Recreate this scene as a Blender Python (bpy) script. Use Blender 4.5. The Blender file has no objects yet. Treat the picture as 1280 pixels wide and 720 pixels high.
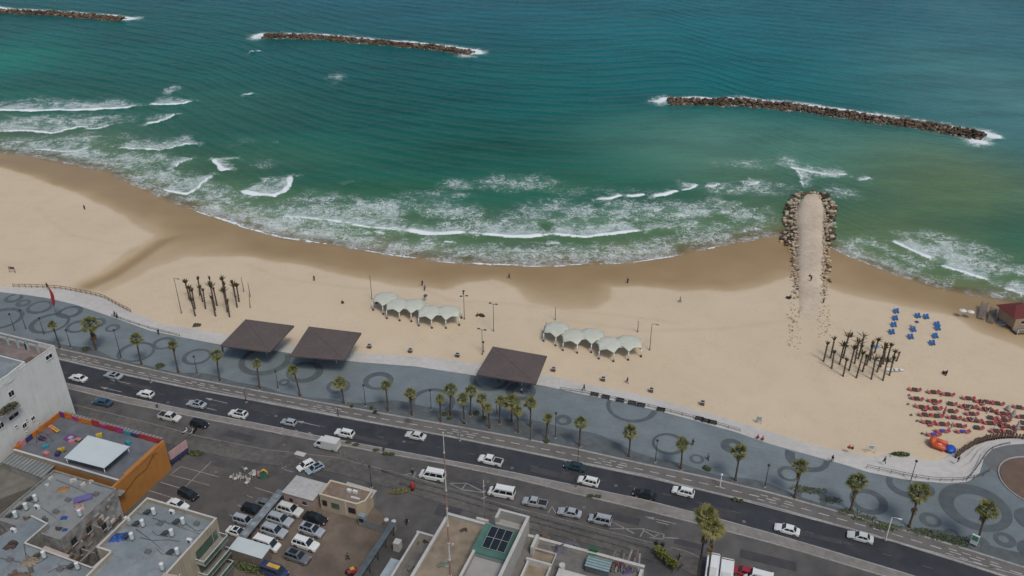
import bpy, math, random
import numpy as np
from mathutils import Vector, Matrix
R = math.radians
random.seed(7); rng = np.random.default_rng(5)
scene = bpy.context.scene
COL = scene.collection
FOC, TH, CH = 1100.0, R(30), 122.0

# ---------- survey: a sight line of the photograph cut with a level plane ----------
def P(u, v, z=0.0):
    x = (u-640)/FOC; y = -(v-360)/FOC
    d = (x, math.cos(TH)+y*math.sin(TH), -math.sin(TH)+y*math.cos(TH))
    t = (z-CH)/d[2]
    return (d[0]*t, d[1]*t)
def Q(x, y, z):
    dz = z-CH; f = y*math.cos(TH)-dz*math.sin(TH); up = y*math.sin(TH)+dz*math.cos(TH)
    return 640+FOC*x/f, 360-FOC*up/f
def height_to(x, y, z0, vtop):
    lo, hi = z0, z0+60
    for _ in range(40):
        m = (lo+hi)/2
        if Q(x, y, m)[1] > vtop: lo = m
        else: hi = m
    return lo-z0
def PL(pts, z=0.0): return [P(u, v, z) for u, v in pts]

# ---------- scene helpers ----------
def tag(o, label=None, cat=None, group=None, kind=None):
    if label: o['label'] = label
    if cat: o['category'] = cat
    if group: o['group'] = group
    if kind: o['kind'] = kind
    return o
def thing(name, label, cat, loc=(0, 0, 0), rz=0.0, group=None):
    o = bpy.data.objects.new(name, None); COL.objects.link(o)
    o.empty_display_size = .3
    o.location = loc; o.rotation_euler = (0, 0, rz)
    return tag(o, label, cat, group)
def copy_tree(o, parent=None):
    c = o.copy(); COL.objects.link(c)
    if parent: c.parent = parent
    for ch in list(o.children): copy_tree(ch, c)
    return c

class MB:
    def __init__(s): s.v = []; s.f = []; s.m = []; s.sm = []
    def add(s, vs, fs, mi=0, smooth=False):
        n = len(s.v); s.v += [tuple(p) for p in vs]
        for f in fs: s.f.append(tuple(i+n for i in f)); s.m.append(mi); s.sm.append(smooth)
        return s
    def box(s, c, d, rz=0.0, mi=0, tilt=None):
        x, y, z = d[0]/2, d[1]/2, d[2]/2
        m = Matrix.Rotation(rz, 3, 'Z')
        if tilt: m = m @ Matrix.Rotation(tilt[1], 3, tilt[0])
        vs = [Vector(c)+m @ Vector(p) for p in ((-x,-y,-z),(x,-y,-z),(x,y,-z),(-x,y,-z),(-x,-y,z),(x,-y,z),(x,y,z),(-x,y,z))]
        return s.add(vs, [(0,3,2,1),(4,5,6,7),(0,1,5,4),(1,2,6,5),(2,3,7,6),(3,0,4,7)], mi)
    def prism(s, poly, z0, z1, mi=0, mtop=None):
        n = len(poly)
        a = sum(poly[i][0]*poly[(i+1)%n][1]-poly[(i+1)%n][0]*poly[i][1] for i in range(n))
        if a < 0: poly = poly[::-1]
        vs = [(p[0], p[1], z0) for p in poly]+[(p[0], p[1], z1) for p in poly]
        s.add(vs, [tuple(range(n-1, -1, -1))]+[(i, (i+1)%n, n+(i+1)%n, n+i) for i in range(n)], mi)
        s.add([(p[0], p[1], z1) for p in poly], [tuple(range(n))], mi if mtop is None else mtop)
        return s
    def tube(s, pts, rad, n=8, mi=0, smooth=True, caps=True):
        pts = [Vector(p) for p in pts]
        if not hasattr(rad, '__len__'): rad = [rad]*len(pts)
        vs = []
        for i, p in enumerate(pts):
            t = (pts[min(i+1, len(pts)-1)]-pts[max(i-1, 0)]).normalized()
            a = t.cross(Vector((0, 0, 1))) if abs(t.z) < .9 else t.cross(Vector((1, 0, 0)))
            a.normalize(); b = t.cross(a)
            for k in range(n):
                th = 2*math.pi*k/n
                vs.append(p+(a*math.cos(th)+b*math.sin(th))*rad[i])
        fs = [(i*n+k, i*n+(k+1)%n, (i+1)*n+(k+1)%n, (i+1)*n+k) for i in range(len(pts)-1) for k in range(n)]
        if caps: fs += [tuple(range(n-1, -1, -1)), tuple((len(pts)-1)*n+k for k in range(n))]
        return s.add(vs, fs, mi, smooth)
    def cyl(s, c, r, h, n=12, mi=0, r2=None):
        r2 = r if r2 is None else r2
        return s.tube([(c[0], c[1], c[2]), (c[0], c[1], c[2]+h)], [r, r2], n, mi, False)
    def blob(s, c, r, seed=0, jit=.2, mi=0, smooth=False, sub=1):
        rr = random.Random(seed); vs, fs = ICO[sub]
        s.add([(c[0]+v[0]*r[0]*(1+rr.uniform(-jit, jit)), c[1]+v[1]*r[1]*(1+rr.uniform(-jit, jit)), c[2]+v[2]*r[2]*(1+rr.uniform(-jit, jit))) for v in vs], fs, mi, smooth)
        return s
    def patch(s, c4, s0, s1, t0, t1, off=.015, th=.02, mi=0):
        a, b, c, d = [Vector(p) for p in c4]
        n = (b-a).cross(d-a).normalized()
        def q(x, y): return (a*(1-x)+b*x)*(1-y)+(d*(1-x)+c*x)*y
        lo = [q(s0, t0), q(s1, t0), q(s1, t1), q(s0, t1)]
        vs = [p-n*th for p in lo]+[p+n*off for p in lo]
        return s.add(vs, [(4,5,6,7),(0,1,5,4),(1,2,6,5),(2,3,7,6),(3,0,4,7)], mi)
    def mesh(s, name, mats):
        me = bpy.data.meshes.new(name); me.from_pydata([tuple(v) for v in s.v], [], s.f)
        for m in (mats if isinstance(mats, (list, tuple)) else [mats]): me.materials.append(m)
        me.polygons.foreach_set('material_index', s.m); me.polygons.foreach_set('use_smooth', s.sm)
        me.update(); return me
    def build(s, name, mats, parent=None):
        o = bpy.data.objects.new(name, s.mesh(name, mats)); COL.objects.link(o)
        if parent: o.parent = parent
        return o
import bmesh
ICO = {}
for _s in (1, 2):
    _b = bmesh.new(); bmesh.ops.create_icosphere(_b, subdivisions=_s, radius=1)
    ICO[_s] = ([tuple(v.co) for v in _b.verts], [tuple(v.index for v in f.verts) for f in _b.faces]); _b.free()

# ---------- materials ----------
def lin(c):
    return tuple(((x/255)/12.92 if x/255 <= .04045 else ((x/255+.055)/1.055)**2.4) for x in c)
MATS = {}
def mat(name, col, rough=.8, var=.25, scale=1.5, bump=0.0, bscale=8.0, metal=0.0, spec=.5, space='Object', detail=5, col2=None):
    """base colour varied by two scales of noise; a light bump"""
    if name in MATS: return MATS[name]
    m = bpy.data.materials.new(name); m.use_nodes = True; MATS[name] = m
    nt = m.node_tree; N = nt.nodes; L = nt.links; b = N['Principled BSDF']
    b.inputs['Roughness'].default_value = rough; b.inputs['Metallic'].default_value = metal
    b.inputs['Specular IOR Level'].default_value = spec
    if space == 'World': src = N.new('ShaderNodeNewGeometry').outputs['Position']
    else: src = N.new('ShaderNodeTexCoord').outputs['Object']
    n1 = N.new('ShaderNodeTexNoise'); n1.inputs['Scale'].default_value = scale; n1.inputs['Detail'].default_value = detail; L.new(src, n1.inputs['Vector'])
    n2 = N.new('ShaderNodeTexNoise'); n2.inputs['Scale'].default_value = scale*.13; n2.inputs['Detail'].default_value = 3; L.new(src, n2.inputs['Vector'])
    a = N.new('ShaderNodeMath'); a.operation = 'ADD'; L.new(n1.outputs[0], a.inputs[0]); L.new(n2.outputs[0], a.inputs[1])
    r = N.new('ShaderNodeMapRange'); r.inputs[1].default_value = .72; r.inputs[2].default_value = 1.28; L.new(a.outputs[0], r.inputs[0])
    mx = N.new('ShaderNodeMix'); mx.data_type = 'RGBA'; L.new(r.outputs[0], mx.inputs[0])
    c2 = col2 if col2 else tuple(min(1, x*(1+var)) for x in col)
    c1 = tuple(x*(1-var) for x in col) if not col2 else col
    mx.inputs[6].default_value = (*c1, 1); mx.inputs[7].default_value = (*c2, 1)
    L.new(mx.outputs[2], b.inputs['Base Color'])
    if bump:
        nb = N.new('ShaderNodeTexNoise'); nb.inputs['Scale'].default_value = bscale; nb.inputs['Detail'].default_value = 4; L.new(src, nb.inputs['Vector'])
        bp = N.new('ShaderNodeBump'); bp.inputs['Strength'].default_value = bump; bp.inputs['Distance'].default_value = .1
        L.new(nb.outputs[0], bp.inputs['Height']); L.new(bp.outputs[0], b.inputs['Normal'])
    return m
def striped(name, c1, c2, period, axis='X', rough=.6, metal=0.0, duty=.5):
    """corrugation / boards: a bump plus a colour line along one object axis"""
    if name in MATS: return MATS[name]
    m = mat(name, c1, rough, .2, 1.2, metal=metal)
    nt = m.node_tree; N = nt.nodes; L = nt.links; b = N['Principled BSDF']
    base = b.inputs['Base Color'].links[0].from_socket
    tc = N.new('ShaderNodeTexCoord'); sp = N.new('ShaderNodeSeparateXYZ'); L.new(tc.outputs['Object'], sp.inputs[0])
    d = N.new('ShaderNodeMath'); d.operation = 'DIVIDE'; d.inputs[1].default_value = period; L.new(sp.outputs[axis], d.inputs[0])
    f = N.new('ShaderNodeMath'); f.operation = 'FRACT'; L.new(d.outputs[0], f.inputs[0])
    g = N.new('ShaderNodeMath'); g.operation = 'GREATER_THAN'; g.inputs[1].default_value = duty; L.new(f.outputs[0], g.inputs[0])
    mx = N.new('ShaderNodeMix'); mx.data_type = 'RGBA'; L.new(g.outputs[0], mx.inputs[0]); L.new(base, mx.inputs[6]); mx.inputs[7].default_value = (*c2, 1)
    L.new(mx.outputs[2], b.inputs['Base Color'])
    pp = N.new('ShaderNodeMath'); pp.operation = 'PINGPONG'; pp.inputs[1].default_value = .5; L.new(f.outputs[0], pp.inputs[0])
    bp = N.new('ShaderNodeBump'); bp.inputs['Strength'].default_value = .6; bp.inputs['Distance'].default_value = .05; L.new(pp.outputs[0], bp.inputs['Height']); L.new(bp.outputs[0], b.inputs['Normal'])
    return m

def overlay(m, kind, amount, col=(.03, .03, .03), scale=1.0):
    """dirt streaks running down a wall, joints in paving, or stains on asphalt, mixed over the base colour"""
    nt = m.node_tree; N = nt.nodes; L = nt.links; b = N['Principled BSDF']; base = b.inputs['Base Color'].links[0].from_socket
    pos = N.new('ShaderNodeNewGeometry').outputs['Position']; mp = N.new('ShaderNodeMapping'); L.new(pos, mp.inputs[0])
    def rng(v, a, c, o0=0.0, o1=1.0):
        r = N.new('ShaderNodeMapRange'); r.inputs[1].default_value = a; r.inputs[2].default_value = c; r.inputs[3].default_value = o0; r.inputs[4].default_value = o1; L.new(v, r.inputs[0]); return r.outputs[0]
    if kind == 'streak':
        mp.inputs['Scale'].default_value = (1.3*scale, 1.3*scale, .11*scale); t = N.new('ShaderNodeTexNoise'); t.inputs['Scale'].default_value = 1.4; t.inputs['Detail'].default_value = 6; t.inputs['Roughness'].default_value = .65; L.new(mp.outputs[0], t.inputs['Vector']); f = rng(t.outputs[0], .48, .72, 0, amount)
    elif kind == 'joints':
        mp.inputs['Rotation'].default_value = (0, 0, R(20)); mp.inputs['Scale'].default_value = (scale,)*3; t = N.new('ShaderNodeTexBrick'); t.inputs['Scale'].default_value = 1; t.inputs['Mortar Size'].default_value = .022; t.inputs['Brick Width'].default_value = 1.0; t.inputs['Row Height'].default_value = .5
        L.new(mp.outputs[0], t.inputs['Vector']); f = rng(t.outputs['Fac'], 0, 1, 0, amount)
    else:
        mp.inputs['Scale'].default_value = (scale, scale, scale); t = N.new('ShaderNodeTexNoise'); t.inputs['Scale'].default_value = .22; t.inputs['Detail'].default_value = 8; t.inputs['Roughness'].default_value = .7; L.new(mp.outputs[0], t.inputs['Vector']); f = rng(t.outputs[0], .50, .66, 0, amount)
    mx = N.new('ShaderNodeMix'); mx.data_type = 'RGBA'; L.new(f, mx.inputs[0]); L.new(base, mx.inputs[6]); mx.inputs[7].default_value = (*col, 1); L.new(mx.outputs[2], b.inputs['Base Color'])
asphalt_dark = mat('asphalt_new', (.034, .038, .044), .85, .22, .35, .3, 12, space='World', spec=.3)
asphalt = mat('asphalt_worn', (.086, .083, .080), .9, .3, .3, .4, 10, space='World', spec=.25)
bike = mat('bike_asphalt', (.125, .117, .110), .9, .18, .5, .2, 12, space='World', spec=.25)
kerbm = mat('kerb_concrete', (.27, .265, .25), .85, .25, 1.5, .2, 8, space='World', spec=.3)
medm = mat('median_paving', (.19, .18, .165), .9, .2, .8, .2, 8, space='World', spec=.3)
promm = mat('promenade_paving', (.148, .180, .188), .8, .16, .22, .15, 14, space='World', spec=.35)
ringm = mat('ring_paving', (.080, .096, .101), .85, .18, .7, .15, 14, space='World', spec=.3)
promd = mat('edge_paving', (.088, .102, .106), .85, .22, .6, .2, 10, space='World', spec=.3)
stepm = mat('pale_steps', (.44, .43, .40), .8, .1, .7, .1, 8, space='World', spec=.3)
linem = mat('road_paint', (.36, .355, .34), .7, .35, 3, space='World')
oldline = mat('worn_road_paint', (.22, .215, .205), .8, .4, 3, space='World')
soil = mat('dusty_lot', (.135, .108, .085), .95, .35, .22, .5, 5, space='World', spec=.2)
carpark = mat('car_park_asphalt', (.085, .078, .073), .9, .2, .2, .4, 10, space='World', spec=.25)
rock = mat('rock', (.095, .070, .050), .95, .5, .9, .8, 3, space='World', spec=.2)
rockp = mat('rock_pale', (.19, .15, .115), .95, .45, 1.2, .8, 3, space='World', spec=.2)
white = mat('white_paint', (.55, .57, .56), .6, .06, .4)
metal_g = mat('grey_metal', (.16, .17, .17), .5, .15, 2, metal=.4)
metal_d = mat('dark_metal', (.045, .045, .045), .5, .15, 2, metal=.3)
tyrem = mat('tyre_rubber', (.015, .015, .016), .85, .2, 6)
rimm = mat('wheel_rim', (.3, .31, .32), .35, .1, 6, metal=.7)
glassm = mat('car_glass', (.012, .018, .022), .08, .2, 2, spec=.6)
lampm = mat('headlight_glass', (.6, .62, .62), .2, .1, 4)
tailm = mat('tail_light', (.3, .015, .012), .3, .1, 4)
blackm = mat('black_plastic', (.02, .02, .021), .6, .2, 4)
trunkm = mat('palm_trunk', (.085, .066, .05), .95, .35, 4, .8, 20)
frondm = mat('palm_frond', (.06, .075, .018), .7, .2, 1.4, col2=(.26, .23, .07))
deadm = mat('palm_dead_skirt', (.10, .070, .035), .95, .3, 2, col2=(.19, .125, .06))
treebase = mat('tree_surround', (.20, .175, .15), .9, .25, 4)
skin = mat('skin', (.36, .22, .15), .6, .08, 5)
hairm = mat('dark_hair', (.02, .015, .012), .7, .2, 9)
overlay(asphalt_dark, 'stain', .55, (.058, .058, .06)); overlay(asphalt, 'stain', .55, (.11, .104, .098)); overlay(asphalt, 'stain', .45, (.045, .045, .045), .45)
overlay(carpark, 'stain', .5, (.05, .046, .043), 1.6); overlay(soil, 'stain', .6, (.085, .078, .068), 1.2); overlay(promm, 'joints', .22, (.07, .08, .08), .4); overlay(promm, 'stain', .30, (.105, .125, .13), .7); overlay(medm, 'stain', .4, (.12, .115, .105), 2)
def cloth(name, c): return mat('cloth_'+name, c, .9, .15, 5)
def paint(name, c, metal=.15):
    m = mat('paint_'+name, c, .32, .05, 1.5, metal=metal, spec=.5)
    m.node_tree.nodes['Principled BSDF'].inputs['Coat Weight'].default_value = .25
    return m
WHITE = paint('white', (.62, .64, .62), 0); SILVER = paint('silver', (.36, .39, .41), .15); BLACK = paint('black', (.014, .016, .017))
GREYP = paint('grey', (.15, .16, .165), .2); BLUE = paint('blue', (.05, .10, .15), .3); TEAL = paint('teal', (.03, .065, .075), .3)
OFFW = paint('off_white', (.50, .52, .49), 0); RED = paint('red', (.30, .02, .03), 0)

ORD = ('first second third fourth fifth sixth seventh eighth ninth tenth eleventh twelfth thirteenth fourteenth fifteenth sixteenth '
       'seventeenth eighteenth nineteenth twentieth').split()
def ordn(i): return ORD[i] if i < 20 else 'twenty-'+ORD[i-20] if i < 29 else 'thirty-'+ORD[i-30] if 30 <= i < 39 else 'thirtieth'

# ---------- surveyed lines ----------
def ext(w, d0=None, d1=None, L=700):
    a0 = R(162) if d0 is None else R(d0); a1 = R(-20) if d1 is None else R(d1)
    return [(w[0][0]+L*math.cos(a0), w[0][1]+L*math.sin(a0))]+list(w)+[(w[-1][0]+L*math.cos(a1), w[-1][1]+L*math.sin(a1))]
Apx = [(0,418),(80,437),(128,447.5),(176,459),(240,473),(320,488),(400,502.7),(480,517),(560,531),(640,545.6),(720,561),(800,579),(880,595.8),(960,615),(1040,637.3),(1120,660),(1200,684),(1280,709)]
Bpx = [(0,434),(80,450),(160,469),(240,485.6),(320,500.6),(400,516),(480,530.6),(560,545),(640,561),(720,577.5),(800,594),(880,612.7),(960,632),(1040,654.5),(1120,677),(1200,702),(1280,728)]
Cpx = [(0,462),(90,480.6),(160,496.5),(240,513.5),(320,529),(400,545.5),(480,560.3),(560,575.3),(640,590.3),(720,607),(800,623.5),(880,643.5),(960,665.5),(1040,689),(1120,713),(1200,738)]
Dpx = [(0,470),(95,488),(160,504.5),(240,520.5),(320,536),(400,551.5),(480,566.5),(560,580.5),(640,597.5),(720,617.5),(800,636.5),(880,656.5),(960,677.5),(1040,700.5),(1120,724.5),(1200,750)]
Epx = [(0,490),(95,507),(175,526),(250,546),(330,562),(420,572),(520,598),(640,634),(720,654),(800,675),(860,690),(920,720)]
Fpx = [(0,365),(33,368.5),(62,373),(94,380.6),(140,396),(187,413),(225,421),(272,430),(330,436),(390,446),(450,452.5),(520,458),(580,467),(632,475),(680,482),(720,491),(770,501),(820,512.5),(870,526),(920,540),(960,554),(1010,568),(1060,582),(1085,590),(1135,600),(1185,604),(1210,602),(1224,592),(1230,572),(1240,561),(1258,556),(1285,554)]
Gpx = [(0,359.5),(45,360),(78,362),(112,368),(130,373),(156,387),(200,405.5),(235,411),(282,419),(330,428),(390,436),(452,442.5),(520,447),(560,449.7),(590,455),(632,462),(675,467),(720,479),(800,494.5),(820,500),(895,520),(957,539),(1022,559),(1090,572.5),(1115,567),(1135,570),(1155,577.5),(1177,576),(1195,565),(1220,552),(1255,546),(1285,548)]
Hpx = [(0,191),(43,197),(93,207),(130,214),(165,232),(200,248),(235,261),(300,283),(350,298),(426,309),(480,319),(526,325),(580,330),(640,333),(700,333),(746,331.5),(793,328),(852,319),(912,306),(979,294),(1010,300),(1039,309),(1066,323),(1100,336),(1143,352),(1186,366),(1206,371),(1240,374),(1285,384)]
Aw = ext(PL(Apx, .12)); Bw = ext(PL(Bpx, .12)); Cw = ext(PL(Cpx, .1)); Dw = ext(PL(Dpx, .1)); Ew = ext(PL(Epx, .1))
ZG, ZH = -1.0, -2.6
Fw = ext(PL(Fpx, .12)); Gw = ext(PL(Gpx, ZG)); Hw = ext(PL(Hpx, ZH))
def arr(w): w = sorted(w); return np.array([p[0] for p in w]), np.array([p[1] for p in w])
gx, gy = arr(Gw); hx, hy = arr(Hw)
def smooth_curve(xx, yy, k=1.5):
    # light smoothing so the shore has no corners
    X = np.arange(-1000, 1000, 1.0); Y = np.interp(X, xx, yy)
    n = int(k*3); ker = np.exp(-(np.arange(-n, n+1)/k)**2); ker /= ker.sum()
    Yp = np.pad(Y, n, mode='edge'); return X, np.convolve(Yp, ker, 'valid')
GX, GY = smooth_curve(gx, gy, 1.2); HX, HY = smooth_curve(hx, hy, 4)
def yG(x): return np.interp(x, GX, GY)
def yH(x): return np.interp(x, HX, HY)
def sandz(x, y):
    t = (y-yG(x))/(yH(x)-yG(x))
    tt = np.clip((t-.35)/.65, 0, None)
    z = ZG-.15*np.clip(t, 0, 1)-(1.45)*np.where(tt < 1, tt**1.5, 1+(tt-1)*1.6)
    return z+.05*np.sin(x*.21+y*.13)*np.clip(t*4, 0, 1)*np.clip((1-t)*4, 0, 1)
def S(u, v):
    z = -1.1
    for _ in range(6):
        x, y = P(u, v, z); z = float(sandz(x, y))
    return x, y, z

def resample(w, n):
    w = np.array(w); d = np.r_[0, np.cumsum(np.hypot(*np.diff(w, axis=0).T))]
    t = np.linspace(0, d[-1], n); return np.c_[np.interp(t, d, w[:, 0]), np.interp(t, d, w[:, 1])]
def along(w, x0=-400, x1=400, step=1.0):
    """a surveyed line sampled by easting"""
    xs = np.arange(x0, x1+.01, step); a = arr(w); return list(zip(xs, np.interp(xs, *a)))
def offset(w, d):
    w = np.array(w); t = np.gradient(w, axis=0); t /= np.linalg.norm(t, axis=1)[:, None]
    return [(p[0]-q[1]*d, p[1]+q[0]*d) for p, q in zip(w, t)]
def strip(name, lo, hi, z, m, th=.3, parent=None, side=True):
    """a paved band between two lines, with its sides down to th below"""
    n = len(lo); mb = MB()
    vs = [(p[0], p[1], z) for p in lo]+[(p[0], p[1], z) for p in hi]
    fs = [(i, i+1, n+i+1, n+i) for i in range(n-1)]
    if side:
        vs += [(p[0], p[1], z-th) for p in lo]+[(p[0], p[1], z-th) for p in hi]
        fs += [(2*n+i, 2*n+i+1, i+1, i) for i in range(n-1)]+[(n+i, n+i+1, 3*n+i+1, 3*n+i) for i in range(n-1)]
    mb.add(vs, fs); return mb.build(name, m, parent)
def struct(o): o['kind'] = 'structure'; return o
def polylen(W): return float(np.hypot(*np.diff(np.array(W), axis=0).T).sum())
# ================= the setting =================
def inside(poly, X, Y):
    r = np.zeros(X.shape, bool); n = len(poly)
    for i in range(n):
        (x0, y0), (x1, y1) = poly[i], poly[(i+1) % n]
        if y0 == y1: continue
        c = ((y0 > Y) != (y1 > Y)) & (X < (x1-x0)*(Y-y0)/(y1-y0)+x0); r ^= c
    return r
def polyline_dist(w, X, Y):
    """distance, signed side (left positive), arc position 0..1"""
    w = np.array(w); D = np.full(X.shape, 1e9, np.float64); Sg = np.zeros(X.shape); T = np.zeros(X.shape); E_ = np.zeros(X.shape, bool)
    ln = np.hypot(*np.diff(w, axis=0).T); cum = np.r_[0, np.cumsum(ln)]
    for i in range(len(w)-1):
        a = w[i]; d = w[i+1]-a; L2 = (d**2).sum()
        t0 = ((X-a[0])*d[0]+(Y-a[1])*d[1])/L2; t = np.clip(t0, 0, 1)
        px, py = X-a[0]-t*d[0], Y-a[1]-t*d[1]; dd = np.hypot(px, py)
        k = dd < D
        D[k] = dd[k]; Sg[k] = (d[0]*(Y-a[1])-d[1]*(X-a[0]))[k]; T[k] = ((cum[i]+t*ln[i])/cum[-1])[k]
        if i == 0: E_[k] = (t0 < 0)[k]
        elif i == len(w)-2: E_[k] = (t0 > 1)[k]
        else: E_[k] = False
        if len(w) == 2: E_[k] = ((t0 < 0) | (t0 > 1))[k]
    return D, np.sign(Sg)*D, T, E_
def sdist(poly, X, Y):
    D = polyline_dist(list(poly)+[poly[0]], X, Y)[0]
    return np.where(inside(poly, X, Y), D, -D)
def vnoise(X, Y, s, seed=0):
    r = np.random.default_rng(seed); g = r.random((256, 256)); x = X/s+91.3; y = Y/s+57.7
    i, j = np.floor(x).astype(int), np.floor(y).astype(int); fx, fy = x-i, y-j; fx = fx*fx*(3-2*fx); fy = fy*fy*(3-2*fy)
    G = lambda a, b: g[a % 256, b % 256]
    return (G(i, j)*(1-fx)+G(i+1, j)*fx)*(1-fy)+(G(i, j+1)*(1-fx)+G(i+1, j+1)*fx)*fy
def fbm(X, Y, s, seed=0):
    return (vnoise(X, Y, s, seed)+.5*vnoise(X, Y, s/2.1, seed+1)+.25*vnoise(X, Y, s/4.3, seed+2))/1.75
def sstep(a, b, x): t = np.clip((x-a)/(b-a), 0, 1); return t*t*(3-2*t)

# --- city ground, roads ---
city_edge = along(Fw, -900, 900, 4)
mb = MB(); n = len(city_edge)
mb.add([(p[0], -500, -.02) for p in city_edge]+[(p[0], p[1]-.3, -.02) for p in city_edge], [(i, i+1, n+i+1, n+i) for i in range(n-1)])
struct(mb.build('ground', asphalt))
Fl, Al, Bl, Cl, Dl, El = [along(w, -400, 400, 2) for w in (Fw, Aw, Bw, Cw, Dw, Ew)]
A_in = along(offset(resample(Aw, 900), .0), -400, 400, 2)
promenade = struct(strip('promenade', A_in, Fl, .12, promm, .3))
def band(w, a, b, step=1.0):
    w = resample(w, 1400); return along(offset(w, a), -400, 400, step), along(offset(w, b), -400, 400, step)
struct(strip('bike_path', *band(Bw, .45, 6.9)[:1], Al, .06, bike)) if False else None
struct(strip('bike_path', Bl, Al, .10, bike))
lo, hi = band(Aw, -.22, .22); struct(strip('kerb', lo, hi, .15, kerbm))
lo, hi = band(Bw, -.25, .25); struct(strip('kerb', lo, hi, .15, kerbm))
Bmid = along(Bw, -400, 400, 2)
struct(strip('road', Cl, Bl, .004, asphalt_dark, side=False))
struct(strip('median', Dl, Cl, .14, medm))
lo, hi = band(Dw, -.1, .15); struct(strip('kerb', lo, hi, .16, kerbm))
lo, hi = band(Cw, -.15, .1); struct(strip('kerb', lo, hi, .16, kerbm))
# city-side pavement
sw = band(Ew, -4.2, 0); struct(strip('pavement', sw[0], sw[1], .08, mat('old_pavement', (.10, .095, .088), .9, .3, .8, .3, 8, space='World', spec=.2), .1))
lo, hi = band(Ew, 0, .22); struct(strip('kerb', lo, hi, .11, mat('city_kerb', (.16, .15, .135), .9, .3, 1.5, space='World'), .12))
# lane marks on the bike path: dashes, and broken double dashes now and then
mb = MB(); mid = resample(along(Bw, -230, 230, 1), 2); 
def frac_line(f, x0=-230, x1=230, step=.5):
    xs = np.arange(x0, x1, step); b = np.interp(xs, *arr(Bw)); a = np.interp(xs, *arr(Aw)); return np.c_[xs, b*(1-f)+a*f]
def dashes(mb, line, on, off, w, z, start=0):
    d = np.r_[0, np.cumsum(np.hypot(*np.diff(line, axis=0).T))]; s = start
    while s+on < d[-1]:
        p0 = [np.interp(s, d, line[:, k]) for k in (0, 1)]; p1 = [np.interp(s+on, d, line[:, k]) for k in (0, 1)]
        t = np.array(p1)-p0; t /= np.linalg.norm(t); nn = np.array([-t[1], t[0]])*w/2
        q = [p0-nn, p1-nn, p1+nn, p0+nn]; mb.add([(*v, z) for v in q], [(0, 1, 2, 3)]); s += on+off
dashes(mb, frac_line(.5), 1.9, 1.4, .2, .104)
for i in range(14):
    dashes(mb, frac_line(.30, -200+i*31, -192+i*31), 1.4, .9, .18, .104); dashes(mb, frac_line(.68, -199+i*31, -191+i*31), 1.4, .9, .18, .104)
dashes(mb, frac_line(.16), 90, .01, .13, .104)
o = mb.build('lane_marking', linem); struct(o)
mb = MB()
def road_line(f, lo, hi, x0, x1): xs = np.arange(x0, x1, .5); return np.c_[xs, np.interp(xs, *arr(lo))*(1-f)+np.interp(xs, *arr(hi))*f]
dashes(mb, road_line(.46, Cw, Bw, -230, 230), 1.6, 5.2, .12, .008)
struct(mb.build('lane_marking', mat('faint_paint', (.10, .105, .11), .8, .3, 3, space='World')))
def arrow(mb, u, v, s=1, z=.008):
    x, y = P(u, v); a = R(161 if s > 0 else -19)
    c, sn = math.cos(a), math.sin(a)
    for poly in ([(0,-.1),(4.2,-.1),(4.2,.1),(0,.1)], [(4.2,-.42),(6.1,0),(4.2,.42)], ):
        mb.add([(x+p[0]*c-p[1]*sn, y+p[0]*sn+p[1]*c, z) for p in poly], [tuple(range(len(poly)))])
mb = MB()
for u, v in ((163,480),(152,490),(284,504),(271,513),(400,533),(845,655)): arrow(mb, u, v)
def mark(mb, a, b, w=.16, z=.01):
    p, q = np.array(P(*a)), np.array(P(*b)); t = q-p; t = t/np.linalg.norm(t); nn = np.array([-t[1], t[0]])*w/2
    mb.add([(*v, z) for v in (p-nn, q-nn, q+nn, p+nn)], [(0, 1, 2, 3)])
for l in ([(483,587),(520,600)],[(483,587),(497,596)],[(497,596),(520,590)],[(520,590),(515,600)],[(530,592),(548,589)],[(562,604),(583,604)],[(583,604),(607,616)],[(583,604),(577,612)],[(577,612),(607,616)],[(562,604),(577,612)],
          [(765,652),(793,667)],[(762,661),(806,661)],[(806,661),(800,671)],[(803,662),(818,671)],[(818,671),(826,666)],[(808,662),(830,668)],[(830,668),(829,674)],[(829,674),(812,672)],[(829,672),(848,673)],[(685,641),(690,633)],[(695,642),(690,633)],[(820,652),(836,656)]):
    mark(mb, *l, w=.2)
# hatched chevrons at the nose of the median
for u, v in ((352,537),(369,540),(386,543)):
    mark(mb, (u, v-2), (u+5, v+1), .28, .165); mark(mb, (u+5, v+1), (u-3, v+5), .28, .165)
mark(mb, (338,540), (356,545), .2, .165)
struct(mb.build('road_marking', oldline))
# car park & dusty lot
def sheet(name, px, z, m):
    mb = MB(); w = PL(px, z)
    a = sum(w[i][0]*w[(i+1) % len(w)][1]-w[(i+1) % len(w)][0]*w[i][1] for i in range(len(w)))
    if a < 0: w = w[::-1]
    mb.add([(*p, z) for p in w], [tuple(range(len(w)))]); return struct(mb.build(name, m))
sheet('car_park', [(228,572),(352,604),(300,672),(255,700),(150,640)], -.012, carpark)
sheet('lot_ground', [(358,618),(400,612),(460,628),(492,655),(452,726),(285,760),(300,672)], -.012, soil)
sheet('sandy_verge', [(240,545),(330,562),(352,575),(300,575),(245,558)], -.008, mat('sandy_verge', (.17, .15, .115), .95, .4, .5, .3, 5, space='World'))
sheet('yard_ground', [(0,590),(60,600),(10,650),(-60,680),(-60,600)], -.010, soil)
mb = MB()
for l in ([(226,583),(273,596)],[(215,594),(262,606.5)],[(200,602.5),(225,610)],[(186,613),(215,622)],[(264,577),(232,608)],[(318,609),(346,618)],[(308,619),(316,622)],[(297,631),(303,634)],[(287,643),(292,646)],[(352,586),(365,579)],[(355,587),(367,590)],[(226,583),(212,594)]):
    mark(mb, *l, w=.17, z=-.006)
struct(mb.build('parking_line', oldline))

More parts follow.
